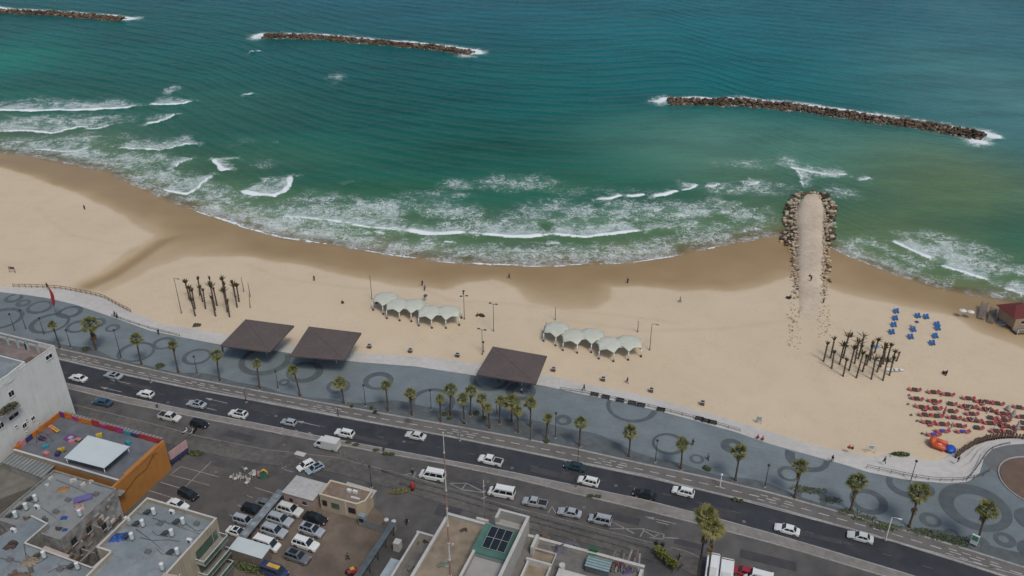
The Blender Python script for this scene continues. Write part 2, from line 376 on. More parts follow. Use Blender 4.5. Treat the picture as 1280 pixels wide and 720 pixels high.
pr = random.Random(21); mb = MB(); mh = MB()
for k, (u, v, L_, W_) in enumerate(((330,512,7,2.2),(455,548,11,1.2),(690,592,9,1.6),(900,640,6,2.4),(1010,668,12,1.1),(170,482,8,1.3),(300,545,7,2),(600,608,9,1.4),(780,648,6,2),(960,700,10,2.2),(560,640,5,3),(400,600,4,2),(860,680,5,1.4))):
    x, y = P(u, v); a = R(-19); c, sn = math.cos(a), math.sin(a); z = .0065 if k < 6 else -.012
    mb.add([(x+p*c-q*sn, y+p*sn+q*c, z) for p, q in ((-L_/2,-W_/2),(L_/2,-W_/2),(L_/2,W_/2),(-L_/2,W_/2))], [(0, 1, 2, 3)])
for (u, v) in ((345,520),(505,552),(770,607),(930,652),(210,503),(610,602),(730,634),(355,556),(530,620),(880,672),(270,590),(640,585)):
    x, y = P(u, v); up = v < np.interp(u, [p[0] for p in Cpx], [p[1] for p in Cpx]); z = .009 if up else -.010
    mh.add([(x+.36*math.cos(t_), y+.36*math.sin(t_), z) for t_ in np.linspace(0, 6.283, 17)[:-1]], [tuple(range(16))])
struct(mb.build('road_patch', mat('patched_asphalt', (.047, .047, .049), .9, .2, .8, space='World'))); struct(mh.build('manhole', mat('manhole_iron', (.12, .115, .11), .7, .2, 3)))
# darker edge paving beside the bike path, with a wavy boundary
mb = MB(); xs = np.arange(-120, 180, 1.0); a = np.interp(xs, *arr(Aw)); f = np.interp(xs, *arr(Fw))
wd = 1.3+2.2*sstep(-40, -15, xs)*(1-sstep(15, 45, xs))*2.0+.9*np.sin(xs*.16)+.5*np.sin(xs*.41)+1.5*sstep(60, 90, xs)
wd = np.clip(wd, .6, 9)
vs = [(x, y+.25, .124) for x, y in zip(xs, a)]+[(x, y+.25+w, .124) for x, y, w in zip(xs, a, wd)]; n = len(xs)
mb.add(vs, [(i, i+1, n+i+1, n+i) for i in range(n-1)]); o = mb.build('edge_paving', promd); struct(o); o['kind'] = 'structure'
# rings of dark paving (centre px, half width px, band m)
RINGS = [(473,476,19,1.3),(423,483,15,1.2),(381,465,23,1.5),(331,451,32,1.5),(246,446,18,.9),(170,440,23,.9),(205,429,14,.9),(141,410,9,.8),(88,390,15,1.1),(17,373,11,1.0),(29,379,9,1.0),(62,404,24,1.1),(2,398,26,1.2),(98,408,15,1.1),(120,404,12,.8),(50,384,16,1.0),
 (540,503,29,1.3),(612,474,25,1.2),(651,489,19,1.6),(704,525,10.5,1.0),(790,508,32,1.1),(836,555,21,.8),(871,574,9,.6),(915,557.5,14,1.6),(1009,572,27,1.6),(986,592,14,.8),(1015,622,19,1.1),(1086,627,23,1.3),(1133,606,24,1.4),(1155,612,13,.9),(1163,650,13,.9),(1219,634,42,2.3),(1292,650,22,2.0),(1222,680,15,1.2),(1256,675,13,1.0),(1290,688,17,1.2),(1190,668,9,.8),(355,478,7,.6),(700,550,12,.7),(1055,655,10,.7)]
mb = MB(); NS = 72
fx, fy = arr(Fw); ax_, ay_ = arr(Aw)
for k, (u, v, r, w) in enumerate(RINGS):
    cx, cy = P(u, v, .12); rad = P(u+r, v, .12)[0]-cx; z = .128+.0016*k
    for i in range(NS):
        a0, a1 = 2*math.pi*i/NS, 2*math.pi*(i+1)/NS
        ww = w*(1+.25*math.sin(a0+k))
        ww2 = w*(1+.25*math.sin(a1+k))
        q = [(cx+(rad)*math.cos(a0), cy+(rad)*math.sin(a0)), (cx+(rad)*math.cos(a1), cy+(rad)*math.sin(a1)), (cx+(rad-ww2)*math.cos(a1), cy+(rad-ww2)*math.sin(a1)), (cx+(rad-ww)*math.cos(a0), cy+(rad-ww)*math.sin(a0))]
        if any(p[1] > np.interp(p[0], fx, fy)-.1 or p[1] < np.interp(p[0], ax_, ay_)+.3 for p in q): continue
        mb.add([(*p, z) for p in q[::-1]], [(0, 1, 2, 3)])
        if mb.v[-1] and False: pass
o = mb.build('ring_paving', ringm); struct(o)
# brown disc at the plaza
cx, cy = P(1300, 603, .12); mb = MB(); rr_ = P(1345, 603, .12)[0]-P(1300, 603, .12)[0]
mb.cyl((cx, cy, .1), rr_, .12, 64); struct(mb.build('plaza_disc', mat('brown_paving', (.115, .075, .055), .9, .2, .6, space='World')))
mb = MB(); mb.tube([(cx+(rr_+.35)*math.cos(t), cy+(rr_+.35)*math.sin(t), .2) for t in np.linspace(0, 6.2832, 65)], .18, 6, caps=False)
struct(mb.build('plaza_kerb', kerbm))
# grey upper plaza
sheet('plaza', [(1226,574),(1236,562),(1258,557),(1300,554),(1400,560),(1400,585),(1275,585),(1262,598),(1245,590),(1238,586)], .126, mat('plaza_grey', (.115, .12, .12), .9, .15, .5, space='World'))

# --- pale steps down to the sand ---
n = 900; xs = np.concatenate([np.arange(-400, 120, 1.0), np.arange(120, 150, .25), np.arange(150, 400, 2.0)])
f = np.interp(xs, *arr(Fw)); g = yG(xs); mb = MB(); prof = [(0, .13), (.22, .13), (.22, -.12), (.45, -.12), (.45, -.40), (.68, -.40), (.68, -.70), (1.0, -.72), (1.06, -1.3)]
n = len(xs); vs = []
for t, z in prof:
    vs += [(x, a*(1-t)+b*t, z) for x, a, b in zip(xs, f-.05, g)]
fs = [(j*n+i, j*n+i+1, (j+1)*n+i+1, (j+1)*n+i) for j in range(len(prof)-1) for i in range(n-1)]
mb.add(vs, fs); struct(mb.build('steps', stepm))

# --- sand ---
xs = np.concatenate([np.arange(-1500, -340, 40), np.arange(-340, 340, .8), np.arange(340, 1500, 40)])
T = np.concatenate([np.linspace(-.03, 1.15, 170), [1.4, 2, 4, 12]])
X = np.repeat(xs[None], len(T), 0); g = yG(xs); h = yH(xs); Y = g[None]*(1-T[:, None])+h[None]*T[:, None]
Z = sandz(X, Y); Z = np.maximum(Z, -9)
Z += .10*(fbm(X, Y, 5, 3)-.5)*sstep(0, .05, T)[:, None]*(1-sstep(.7, .9, T))[:, None]
Z = np.where(T[:, None] < 0.001, -1.3, Z)
Ipx = [(-200,205),(0,208),(45,222),(100,243),(140,262),(168,280),(190,295),(188,303),(165,312),(140,330),(118,346),(95,357),(108,366),(130,370),(150,360),(187,340),(233,322),(310,321.7),(370,330),(426,343),(455,349),(493,358),(553,363),(586,351),(615,348),(645,360),(662,378),(705,389),(745,388),(766,374),(764,358),(800,357),(852,363),(919,365),(960,353),(985,344),(1050,366),(1100,378),(1153,387),(1195,396),(1216,412),(1250,425),(1300,445),(1500,480)]
Hpoly = [(x, y+12) for x, y in zip(np.arange(500, -500, -4.0), yH(np.arange(500, -500, -4.0)))]
wetpoly = PL(Ipx, -1.7)+Hpoly
near = (np.abs(X) < 345)
SD = np.full(X.shape, -50.0); SD[near] = sdist(wetpoly, X[near], Y[near])
SD = SD+2.2*(fbm(X, Y, 7, 11)-.5)
wet = (.55*sstep(-1.0, 1.0, SD)+.45*sstep(-2.5, 6, SD))*(.50+.50*sstep(.50, .92, (Y-g)/(h-g)+.2*(fbm(X, Y, 14, 5)-.5)))
# a dark damp gully where the storm drain runs out, and a faint tide line
gl = PL([(112,357),(140,345),(175,322),(205,300),(230,290)], -1.3); D = np.full(X.shape, 99.); D[near] = polyline_dist(gl, X[near], Y[near])[0]
wet = np.maximum(wet, .95*np.exp(-(D/3.6)**2)*near)
Z -= .35*np.exp(-(D/2.5)**2)
for pxs in ([(47,260),(60,275),(90,295),(140,305)],[(500,345),(560,375),(640,380),(760,393),(850,405)],[(310,330),(350,348),(460,362)],[(700,400),(800,415),(900,412),(990,400)]):
    D = np.full(X.shape, 99.); D[near] = polyline_dist(PL(pxs, -1.4), X[near], Y[near])[0]
    wet = np.maximum(wet, .12*np.exp(-((D+1.2*(fbm(X, Y, 4, 8)-.5))/.9)**2))
ny, nx = X.shape
def grid_mesh(name, X, Y, Z, m):
    ny, nx = X.shape; me = bpy.data.meshes.new(name); co = np.stack([X, Y, Z], -1).reshape(-1, 3).astype(np.float32)
    i, j = np.meshgrid(np.arange(nx-1), np.arange(ny-1)); a = (j*nx+i).ravel(); q = np.stack([a, a+1, a+nx+1, a+nx], -1).astype(np.int32)
    me.vertices.add(len(co)); me.vertices.foreach_set('co', co.ravel()); me.loops.add(q.size); me.loops.foreach_set('vertex_index', q.ravel())
    me.polygons.add(len(q)); me.polygons.foreach_set('loop_start', np.arange(0, q.size, 4, dtype=np.int32)); me.polygons.foreach_set('use_smooth', np.ones(len(q), bool))
    me.update(calc_edges=True); me.materials.append(m); o = bpy.data.objects.new(name, me); COL.objects.link(o); return o
def attr(o, name, A):
    a = o.data.attributes.new(name, 'FLOAT', 'POINT'); a.data.foreach_set('value', A.ravel().astype(np.float32))
def attr_col(o, name, A):
    a = o.data.attributes.new(name, 'FLOAT_COLOR', 'POINT'); a.data.foreach_set('color', A.reshape(-1).astype(np.float32))

class NT:
    def __init__(s, m): s.nt = m.node_tree; s.N = s.nt.nodes; s.L = s.nt.links; s.b = s.N['Principled BSDF']
    def n(s, t, ins=None, **kw):
        x = s.N.new('ShaderNode'+t)
        for k, v in kw.items(): setattr(x, k, v)
        for k, v in (ins or {}).items():
            if hasattr(v, 'links') and hasattr(v, 'is_output'): s.L.new(v, x.inputs[k])
            else: x.inputs[k].default_value = v
        return x
    def math(s, op, a, b=0.0, c=None, clamp=False):
        i = {0: a, 1: b}
        if c is not None: i[2] = c
        x = s.n('Math', i, operation=op); x.use_clamp = clamp; return x.outputs[0]
    def mix(s, f, a, b): x = s.n('Mix', {0: f, 6: a, 7: b}, data_type='RGBA'); return x.outputs[2]
    def rng(s, v, a, b, c=0.0, d=1.0): return s.n('MapRange', {0: v, 1: a, 2: b, 3: c, 4: d}, interpolation_type='SMOOTHSTEP').outputs[0]
    def noise(s, vec, sc, det=4, rough=.5): return s.n('TexNoise', {'Vector': vec, 'Scale': sc, 'Detail': det, 'Roughness': rough}).outputs[0]
    def attr(s, name): return s.n('Attribute', attribute_name=name)
sandm = bpy.data.materials.new('sand'); sandm.use_nodes = True; t = NT(sandm)
pos = t.n('NewGeometry').outputs['Position']; w = t.attr('wet').outputs['Fac']
dry = t.mix(t.noise(pos, .045, 5), (.475, .390, .270, 1), (.575, .475, .345, 1))
dry = t.mix(t.math('MULTIPLY', t.rng(t.noise(pos, 1.6, 6, .7), .5, .8), .14), dry, (.30, .22, .15, 1)); dry = t.mix(t.math('MULTIPLY', t.rng(t.noise(pos, .16, 6, .65), .45, .7), .16), dry, (.36, .28, .19, 1))
fp = t.n('TexVoronoi', {'Vector': pos, 'Scale': 1.1}).outputs['Distance']; dry = t.mix(t.math('MULTIPLY', t.math('MULTIPLY', t.rng(fp, .12, .30, 1, 0), t.rng(t.noise(pos, .07, 4, .6), .42, .62)), .30), dry, (.27, .205, .135, 1))
damp = t.mix(t.noise(pos, .12, 3), (.250, .162, .066, 1), (.320, .220, .100, 1))
t.L.new(t.mix(w, dry, damp), t.b.inputs['Base Color'])
t.L.new(t.rng(w, .45, 1, .95, .30), t.b.inputs['Roughness']); t.b.inputs['Specular IOR Level'].default_value = .3
bh = t.math('ADD', t.noise(pos, 1.3, 5, .6), t.math('MULTIPLY', t.noise(pos, 6, 3, .6), .35)); st = t.rng(w, .1, .8, .55, .04)
bp = t.n('Bump', {'Strength': st, 'Distance': .12, 'Height': bh}); t.L.new(bp.outputs[0], t.b.inputs['Normal'])
o = grid_mesh('sand', X, Y, Z, sandm); attr(o, 'wet', wet); struct(o)

# --- sea ---
xs = np.concatenate([-340-np.cumsum(np.geomspace(2, 900, 24))[::-1], np.arange(-340, 340.1, .8), 340+np.cumsum(np.geomspace(2, 900, 24))])
s = np.concatenate([np.arange(-9, 150, .75), 150+np.cumsum(np.geomspace(.8, 3.2, 190)), ]); s = np.concatenate([s, s[-1]+np.cumsum(np.geomspace(5, 1200, 22))])
X = np.repeat(xs[None], len(s), 0); Y = yH(xs)[None]+s[:, None]
core = np.zeros(X.shape); lace = np.zeros(X.shape); crest = np.zeros(X.shape)
sub = (np.abs(X) < 345) & (s[:, None] < 430); idx = np.where(sub.ravel())[0]
def stroke(pxs, L=8, I=.8, w=1.0, wob=1.0, cr=.5, ztop=ZH):
    W = PL(pxs, ztop); wx = [p[0] for p in W]; wy = [p[1] for p in W]
    m = 2.5*L+4; k = sub & (X > min(wx)-m) & (X < max(wx)+m) & (Y > min(wy)-m) & (Y < max(wy)+m)
    x, y = X[k], Y[k]; xx = x+wob*2.4*(fbm(x, y, 6, 21)-.5); yy = y+wob*2.4*(fbm(x, y, 6, 31)-.5)
    D, sd, T, en = polyline_dist(W, xx, yy)
    env = np.clip(np.minimum(T, 1-T)*6+.45, 0, 1)
    Lm = L*(.5+1.0*fbm(x, y, 11, 41))
    w = w*(.45+.75*fbm(x, y, 7, 77)); c = np.where(sd >= 0, np.exp(-(sd/(1.0*w))**2), np.exp(-(sd/(.5*w))**2))
    c = np.where(en, np.exp(-(D/(.6*w))**2), c)*I*env
    l = np.where(sd >= 0, np.exp(-(sd/Lm)**1.6), np.exp(-(sd/.5)**2)); l = np.where(en, np.exp(-(D/(1.5+.2*L))**2), l)*I*env
    core[k] = np.maximum(core[k], c); lace[k] = np.maximum(lace[k], l*.92)
    crest[k] = np.maximum(crest[k], cr*np.exp(-((sd-.8)/1.5)**2)*np.where(en, .0, 1)*env)
def lacep(u, v, ru, rv, I):
    cx, cy = P(u, v, ZH); rx = P(u+ru, v, ZH)[0]-cx; ry = abs(P(u, v-rv, ZH)[1]-cy)
    e = np.exp(-(((X-cx)/rx)**2+((Y-cy)/ry)**2)**1.2)*I*(.5+.9*fbm(X, Y, 9, 51)); lace[:] = np.maximum(lace, np.where(sub, e, 0))
ST = [([(-30,139),(0,138),(30,139),(60,139),(110,137.5),(150,136),(171,132)],13,.98,1.9),([(-30,166),(0,165),(40,165),(65,168),(80,164),(100,160),(122,158)],15,.85,1.2),
 ([(105,163),(125,161),(139,156)],6,.85,1),([(185,131),(205,131.5),(225,131),(242,126)],10,.9,1.5),([(181,156),(200,153.5),(222,143)],7,.9,1.4),([(145,186),(180,186.5),(200,188),(215,184),(246,180)],9,.9,1.1),
 ([(40,187),(75,190),(100,190),(116,182)],9,.75,1),([(205,213),(215,212),(225,205),(241,198)],8,.8,1),([(264,200),(272,206),(280,213),(291,212)],4,1,1.8),([(272,201),(284,200),(299,199)],3,.6,.9),
 ([(200,236),(215,240),(235,244),(250,235),(266,219)],9,.9,1.2),([(298,239),(320,244),(345,246),(358,240),(366,220)],10,.98,2.0),
 ([(0,190),(43,196),(93,206),(120,214),(137,217)],8,.62,.8),([(135,217),(165,232),(200,247),(233,261)],10,.5,.6),([(233,261.5),(270,272),(300,282),(350,297),(426,308.5)],17,.86,.8),
 ([(343,272),(380,273),(400,276),(426,277),(445,283),(498,287)],14,.85,1.0),([(507,289.5),(540,293),(583,292)],9,1,2.0),([(600,293),(640,296),(681,296)],11,1,1.8),([(688,294),(730,297),(770,293),(800,288)],12,1,1.8),([(800,288),(850,283),(880,280)],9,.6,.8),
 ([(462,291),(478,292)],2,.8,1),([(552,304),(568,306)],2,.8,1),([(681,305),(698,305)],2,.8,1),
 ([(426,308.5),(480,318.5),(526,324.5),(580,329.5)],12,.78,.7),([(580,329.5),(640,332.5),(700,332.5),(746,331)],10,.85,.8),([(746,331),(793,327.5),(852,318.5)],11,.82,.8),([(852,318.5),(912,305.5),(979,293.5)],7,.6,.6),
 ([(744,250),(760,249),(778,245)],4,1,1.5),([(783,247),(795,246),(806,243)],3,1,1.3),([(817,246),(832,244),(847,240)],4,1,1.6),([(850,240),(872,235)],4,.8,1),
 ([(852,239),(862,238),(873,232)],5,.9,1),([(881,233),(892,234),(900,230)],5,.85,1),([(926,228),(938,233),(952,227)],6,.8,.9),([(983,209),(1000,213),(1030,219),(1062,219)],7,.85,1.1),([(993,208),(1000,222),(1005,233)],4,.85,1.0),
 ([(912,260),(930,254)],5,.6,.8),([(880,250),(912,256)],4,.5,.6),([(966,205),(985,212)],3,.5,.7),([(1076,225),(1088,223)],2,.8,.9),
 ([(1111,301),(1135,312),(1168,326)],9,.95,1.3),([(1175,331),(1205,343),(1237,352)],16,.95,1.3),([(1252,360),(1270,366),(1300,376)],12,.85,1),([(1039,308),(1066,322.5),(1100,335.5),(1143,351.5)],11,.72,.7),([(1143,351.5),(1186,365)],8,.55,.6),
 ([(1030,285),(1045,280)],4,.5,.6),([(306,120),(312,119),(319,117)],2,.9,.9),([(312,65.5),(326,64)],2,.8,.9),([(410,98),(427,97)],6,.6,.8),([(345,180),(352,176)],4,.3,.4),([(426,233),(445,227)],4,.5,.6),
 ([(1120,10),(1128,9)],2,.4,.6)]
ST += [([(426,277),(445,283),(498,287.5),(508,289)],8,.8,.9),([(583,292),(600,293)],6,.8,1),([(680,296),(689,294.5)],6,.85,1),([(240,250),(290,262),(345,270),(400,277)],9,.55,.5),([(150,228),(185,236),(215,246)],8,.6,.5),([(0,178),(40,180),(90,176),(130,170)],8,.6,.5),([(0,152),(50,154),(110,150),(150,146)],8,.55,.5),([(300,268),(350,284),(430,297),(500,308)],9,.6,.5),([(500,308),(580,318),(660,321),(740,320)],9,.6,.5),([(740,320),(820,312),(900,297),(960,283)],8,.55,.5),([(520,268),(600,276),(690,278),(780,272)],9,.45,.4),([(800,262),(850,262),(900,268),(960,262)],8,.5,.5),([(100,204),(150,207),(195,200)],8,.65,.6),([(880,250),(930,262),(975,270)],8,.5,.5),([(1060,300),(1110,318),(1160,338)],9,.5,.5),([(1190,318),(1230,330),(1280,346)],10,.6,.6)]
for pxs, L_, I_, w_ in ST: stroke(pxs, L_, I_, w_)
for q in [(640,228,60,12,.50),(575,230,30,8,.45),(470,260,52,13,.66),(560,262,40,14,.60),(600,282,30,9,.6),(700,262,60,14,.62),(790,262,55,14,.62),(850,262,40,16,.55),(370,262,60,12,.62),(330,280,60,12,.6),(450,300,60,9,.6),(640,315,90,9,.6),(800,312,60,9,.6),(720,312,60,9,.55),
          (880,285,50,14,.5),(900,300,50,8,.5),(930,270,45,14,.5),(940,235,60,10,.5),(1030,216,35,6,.6),(985,200,14,10,.45),(1062,310,22,16,.6),(1195,318,60,20,.68),(1225,340,40,12,.62),(1100,330,45,12,.5),(1160,300,60,16,.38),(1080,222,10,8,.35),
          (450,306,140,9,.62),(560,318,120,8,.6),(380,292,90,10,.6),(740,322,90,8,.6),(650,275,60,9,.5),(100,192,60,9,.55),(240,245,50,10,.6),(900,285,60,14,.5),(60,150,70,8,.62),(30,178,60,8,.5),(110,176,40,7,.45),(160,200,70,12,.58),(190,222,60,14,.62),(230,228,30,14,.6),(215,112,10,7,.5),(150,225,40,8,.55),(330,205,25,8,.3),(420,98,14,8,.4),(300,178,30,8,.2),(310,290,60,10,.6),(150,172,50,8,.3)]:
    lacep(*q)
for q in [(60,185,90,10,.6),(150,210,60,10,.6),(250,240,50,12,.6),(120,150,60,8,.55),(400,250,50,10,.5),(880,262,60,12,.55),(760,240,80,8,.35),(930,205,60,8,.3),(1050,240,30,12,.35),(1240,370,40,10,.6),(540,245,60,8,.4)]: lacep(*q)
# the thin white hem of the last wave
hem = .62*np.exp(-((Y-yH(X)-.2+1.6*(fbm(X, Y, 9, 95)-.5))/.75)**2)*(.45+.75*fbm(X, Y, 13, 96)); core[:] = np.maximum(core, np.where(sub & (np.abs(X-75) > 9), hem, 0))
# wash round the breakwaters
BW = [[(-40,6),(0,14),(70,17),(120,21),(152,24)], [(331,45),(400,46.5),(470,53),(540,59),(588,66)], [(838,127),(930,128),(1000,135),(1080,147),(1150,156),(1228,170)]]
for k, w in enumerate(BW):
    W = PL(w, ZH); D, sd, T, en = polyline_dist(W, X[sub]+2.5*(fbm(X[sub], Y[sub], 4, 61)-.5), Y[sub]+3*(fbm(X[sub], Y[sub], 4, 71)-.5))
    up = np.where(sd > 0, np.exp(-(np.clip(D-3.6, 0, None)/4.2)**2)*1.05, np.exp(-(np.clip(D-4.5, 0, None)/.8)**2)*.42)
    up = up*(.55+.7*fbm(X[sub], Y[sub], 8, 81))
    c = core[sub]; core[sub] = np.maximum(c, np.where(D < 25, up, 0)); l = lace[sub]; lace[sub] = np.maximum(l, np.where(sd > 0, np.exp(-(np.clip(D-4, 0, None)/5)**2)*.75, np.exp(-(np.clip(D-4, 0, None)/2)**2)*.5))
for u, v, ru, rv, I in ((163,23,14,3,1.0),(322,46,12,4,.9),(585,68,14,4,.95),(824,127,14,5,.9),(1222,177,18,6,1.0)):
    cx, cy = P(u, v, ZH); rx = P(u+ru, v, ZH)[0]-cx; ry = abs(P(u, v-rv, ZH)[1]-cy)
    e = np.exp(-(((X-cx)/rx)**2+((Y-cy)/ry)**2))*I; core[:] = np.maximum(core, e*(.4+.8*fbm(X, Y, 4, 91))*sub); lace[:] = np.maximum(lace, e*.9)
# displacement: swells that steepen towards the shore
S_ = np.maximum(Y-yH(X), 0)
ph = S_*.52+.035*X+3.2*fbm(X, Y, 60, 14)
swell = .13*np.sin(ph+2*fbm(X, Y, 22, 44))*sstep(5, 60, S_)+.12*np.sin(S_*1.1+.25*X+4*fbm(X, Y, 25, 15))*sstep(3, 30, S_)
Z = ZH+swell+crest*sstep(1, 6, S_)+.05*(1-sstep(0, 6, S_))
far = s > 440; Z[far] = ZH
# water tint by depth and suspended sand; some patches also paint in a window reflection
def L3(c): return np.array(lin(c))
S0 = S_[..., None]; base = L3((76,112,80))*(1-sstep(12, 55, S0))+L3((26,90,76))*sstep(12, 55, S0)
base = base*(1-sstep(60, 170, S0))+L3((8,82,78))*sstep(60, 170, S0)
base = base*(1-sstep(190, 330, S0))+L3((12,84,94))*sstep(190, 330, S0)
shal = (1-sstep(0, 16, S_+6*(fbm(X, Y, 12, 17)-.5)))[..., None]; base = base*(1-.85*shal)+L3((112,108,76))*.85*shal
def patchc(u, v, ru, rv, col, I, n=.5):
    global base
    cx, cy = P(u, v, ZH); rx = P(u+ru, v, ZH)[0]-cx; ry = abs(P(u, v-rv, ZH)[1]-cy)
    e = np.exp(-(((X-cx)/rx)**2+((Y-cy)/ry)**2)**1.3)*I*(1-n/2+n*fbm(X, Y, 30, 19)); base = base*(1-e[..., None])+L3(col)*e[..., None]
patchc(1180,215,150,50,(98,112,72),.95); patchc(930,180,180,42,(92,130,112),.85); patchc(1130,290,100,45,(88,112,80),.7); patchc(560,200,260,22,(40,96,78),.3); patchc(80,172,120,22,(70,100,84),.5)  # pale patches at right mix murky shallows with a painted glass-reflection veil
patchc(260,140,160,30,(46,92,76),.5); patchc(300,200,120,22,(60,100,76),.5); patchc(1220,110,160,70,(82,122,122),.85); patchc(1240,30,90,40,(60,106,112),.6); patchc(900,50,260,60,(0,100,106),.7); patchc(0,75,70,30,(8,116,100),.7)  # the grey-green pair at upper right paints in the same reflection veil
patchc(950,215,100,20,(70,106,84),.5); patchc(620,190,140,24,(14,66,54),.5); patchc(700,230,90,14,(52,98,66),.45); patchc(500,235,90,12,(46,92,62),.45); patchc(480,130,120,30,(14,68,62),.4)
seam = bpy.data.materials.new('sea_water'); seam.use_nodes = True; t = NT(seam)
pos = t.n('NewGeometry').outputs['Position']
mp = t.n('Mapping', {'Vector': pos}); mp.inputs['Scale'].default_value = (.32, 1.0, 1); mp.inputs['Rotation'].default_value = (0, 0, R(4)); v1 = mp.outputs[0]
mp2 = t.n('Mapping', {'Vector': pos}); mp2.inputs['Scale'].default_value = (.6, 1.0, 1); mp2.inputs['Rotation'].default_value = (0, 0, R(-14)); v2 = mp2.outputs[0]
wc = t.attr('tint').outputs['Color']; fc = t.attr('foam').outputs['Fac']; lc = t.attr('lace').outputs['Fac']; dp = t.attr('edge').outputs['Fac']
# long streaks: shading of the swell slopes, darkened into the water colour
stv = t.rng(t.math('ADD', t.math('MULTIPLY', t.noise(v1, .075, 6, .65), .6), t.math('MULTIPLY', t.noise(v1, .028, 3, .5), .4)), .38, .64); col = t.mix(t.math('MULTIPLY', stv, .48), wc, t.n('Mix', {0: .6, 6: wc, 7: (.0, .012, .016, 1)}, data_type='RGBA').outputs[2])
# foam lace
warp = t.n('TexNoise', {'Vector': pos, 'Scale': .55, 'Detail': 3}).outputs['Color']
wv = t.n('VectorMath', {0: pos, 1: t.n('VectorMath', {0: warp, 'Scale': 4.6}, operation='SCALE').outputs[0]}, operation='ADD').outputs[0]
mp3 = t.n('Mapping', {'Vector': wv}); mp3.inputs['Scale'].default_value = (.8, 1.15, 1)
vo = t.n('TexVoronoi', {'Vector': mp3.outputs[0], 'Scale': .50}, feature='DISTANCE_TO_EDGE').outputs['Distance']
vo2 = t.n('TexVoronoi', {'Vector': mp3.outputs[0], 'Scale': 1.15}, feature='DISTANCE_TO_EDGE').outputs['Distance']
web = t.math('MAXIMUM', t.rng(vo, .0, .26, 1, 0), t.math('MULTIPLY', t.rng(vo2, 0, .22, 1, 0), .8))
fine = t.noise(pos, 1.9, 5, .7)
def ridge(sc, det, seed): n_ = t.n('TexNoise', {'Vector': mp3.outputs[0], 'Scale': sc, 'Detail': det, 'Roughness': .55, 'Distortion': .6}).outputs[0]; return t.math('ABSOLUTE', t.math('SUBTRACT', n_, .5))
lcn = t.math('MULTIPLY', lc, t.rng(t.noise(pos, .17, 4, .65), .35, .60, .28, 1.15))
wl = t.math('ADD', .004, t.math('MULTIPLY', lcn, .066))
rd = t.math('MINIMUM', ridge(.30, 3, 0), t.math('MULTIPLY', ridge(.85, 3, 1), 1.25))
lines = t.math('SUBTRACT', 1.0, t.math('DIVIDE', rd, wl), clamp=True)
lines = t.math('MULTIPLY', t.math('POWER', lines, .7), t.rng(lcn, .06, .45, 0, .85))
pat = t.math('ADD', t.math('MULTIPLY', web, .80), t.math('MULTIPLY', fine, .38))
thr = t.math('SUBTRACT', t.math('ADD', 1.0, t.math('MULTIPLY', t.noise(pos, .13, 3, .6), .30)), t.math('MULTIPLY', lc, .90))
lf = t.rng(t.math('SUBTRACT', pat, thr), -.04, .26)
lf = t.math('MULTIPLY', lf, t.rng(lc, .05, .9, .18, .74))
cf = t.rng(t.math('ADD', fc, t.math('MULTIPLY', t.math('SUBTRACT', t.noise(pos, .9, 4, .65), .5), .9)), .42, .72)
foam = t.math('MAXIMUM', t.math('MAXIMUM', t.math('MULTIPLY', lf, t.rng(lcn, .1, .7, .15, .6)), lines), cf, clamp=True)
haze_ = t.math('MULTIPLY', t.rng(lc, .05, .9), .27)
col = t.mix(haze_, col, (.22, .34, .31, 1))
col = t.mix(foam, col, (.66, .72, .73, 1)); t.L.new(col, t.b.inputs['Base Color'])
t.L.new(t.rng(foam, 0, 1, .24, .9), t.b.inputs['Roughness']); t.b.inputs['IOR'].default_value = 1.33; t.b.inputs['Specular IOR Level'].default_value = .20
h1 = t.noise(v1, .34, 4, .6); h2 = t.noise(v2, 1.25, 4, .65)
hh = t.math('ADD', t.math('MULTIPLY', h1, 1.5), t.math('MULTIPLY', h2, .22)); hh = t.math('ADD', hh, t.math('MULTIPLY', foam, .10))
bp = t.n('Bump', {'Strength': .8, 'Distance': .55, 'Height': hh}); t.L.new(bp.outputs[0], t.b.inputs['Normal'])
al = t.math('MAXIMUM', dp, t.math('MULTIPLY', foam, t.rng(dp, .0, .1))); t.L.new(al, t.b.inputs['Alpha'])
o = grid_mesh('sea', X, Y, Z, seam); attr(o, 'foam', core); attr(o, 'lace', lace)
attr(o, 'edge', .0+1.0*sstep(-1.5, 7, (Y-yH(X))+2.5*(fbm(X, Y, 7, 23)-.5))); attr_col(o, 'tint', np.concatenate([base*(np.array([1.32, 1.12, .98])*(1-sstep(30, 90, S0))+np.array([1.02, 1.14, 1.12])*sstep(30, 90, S0)), np.ones((*X.shape, 1))], -1)); struct(o)

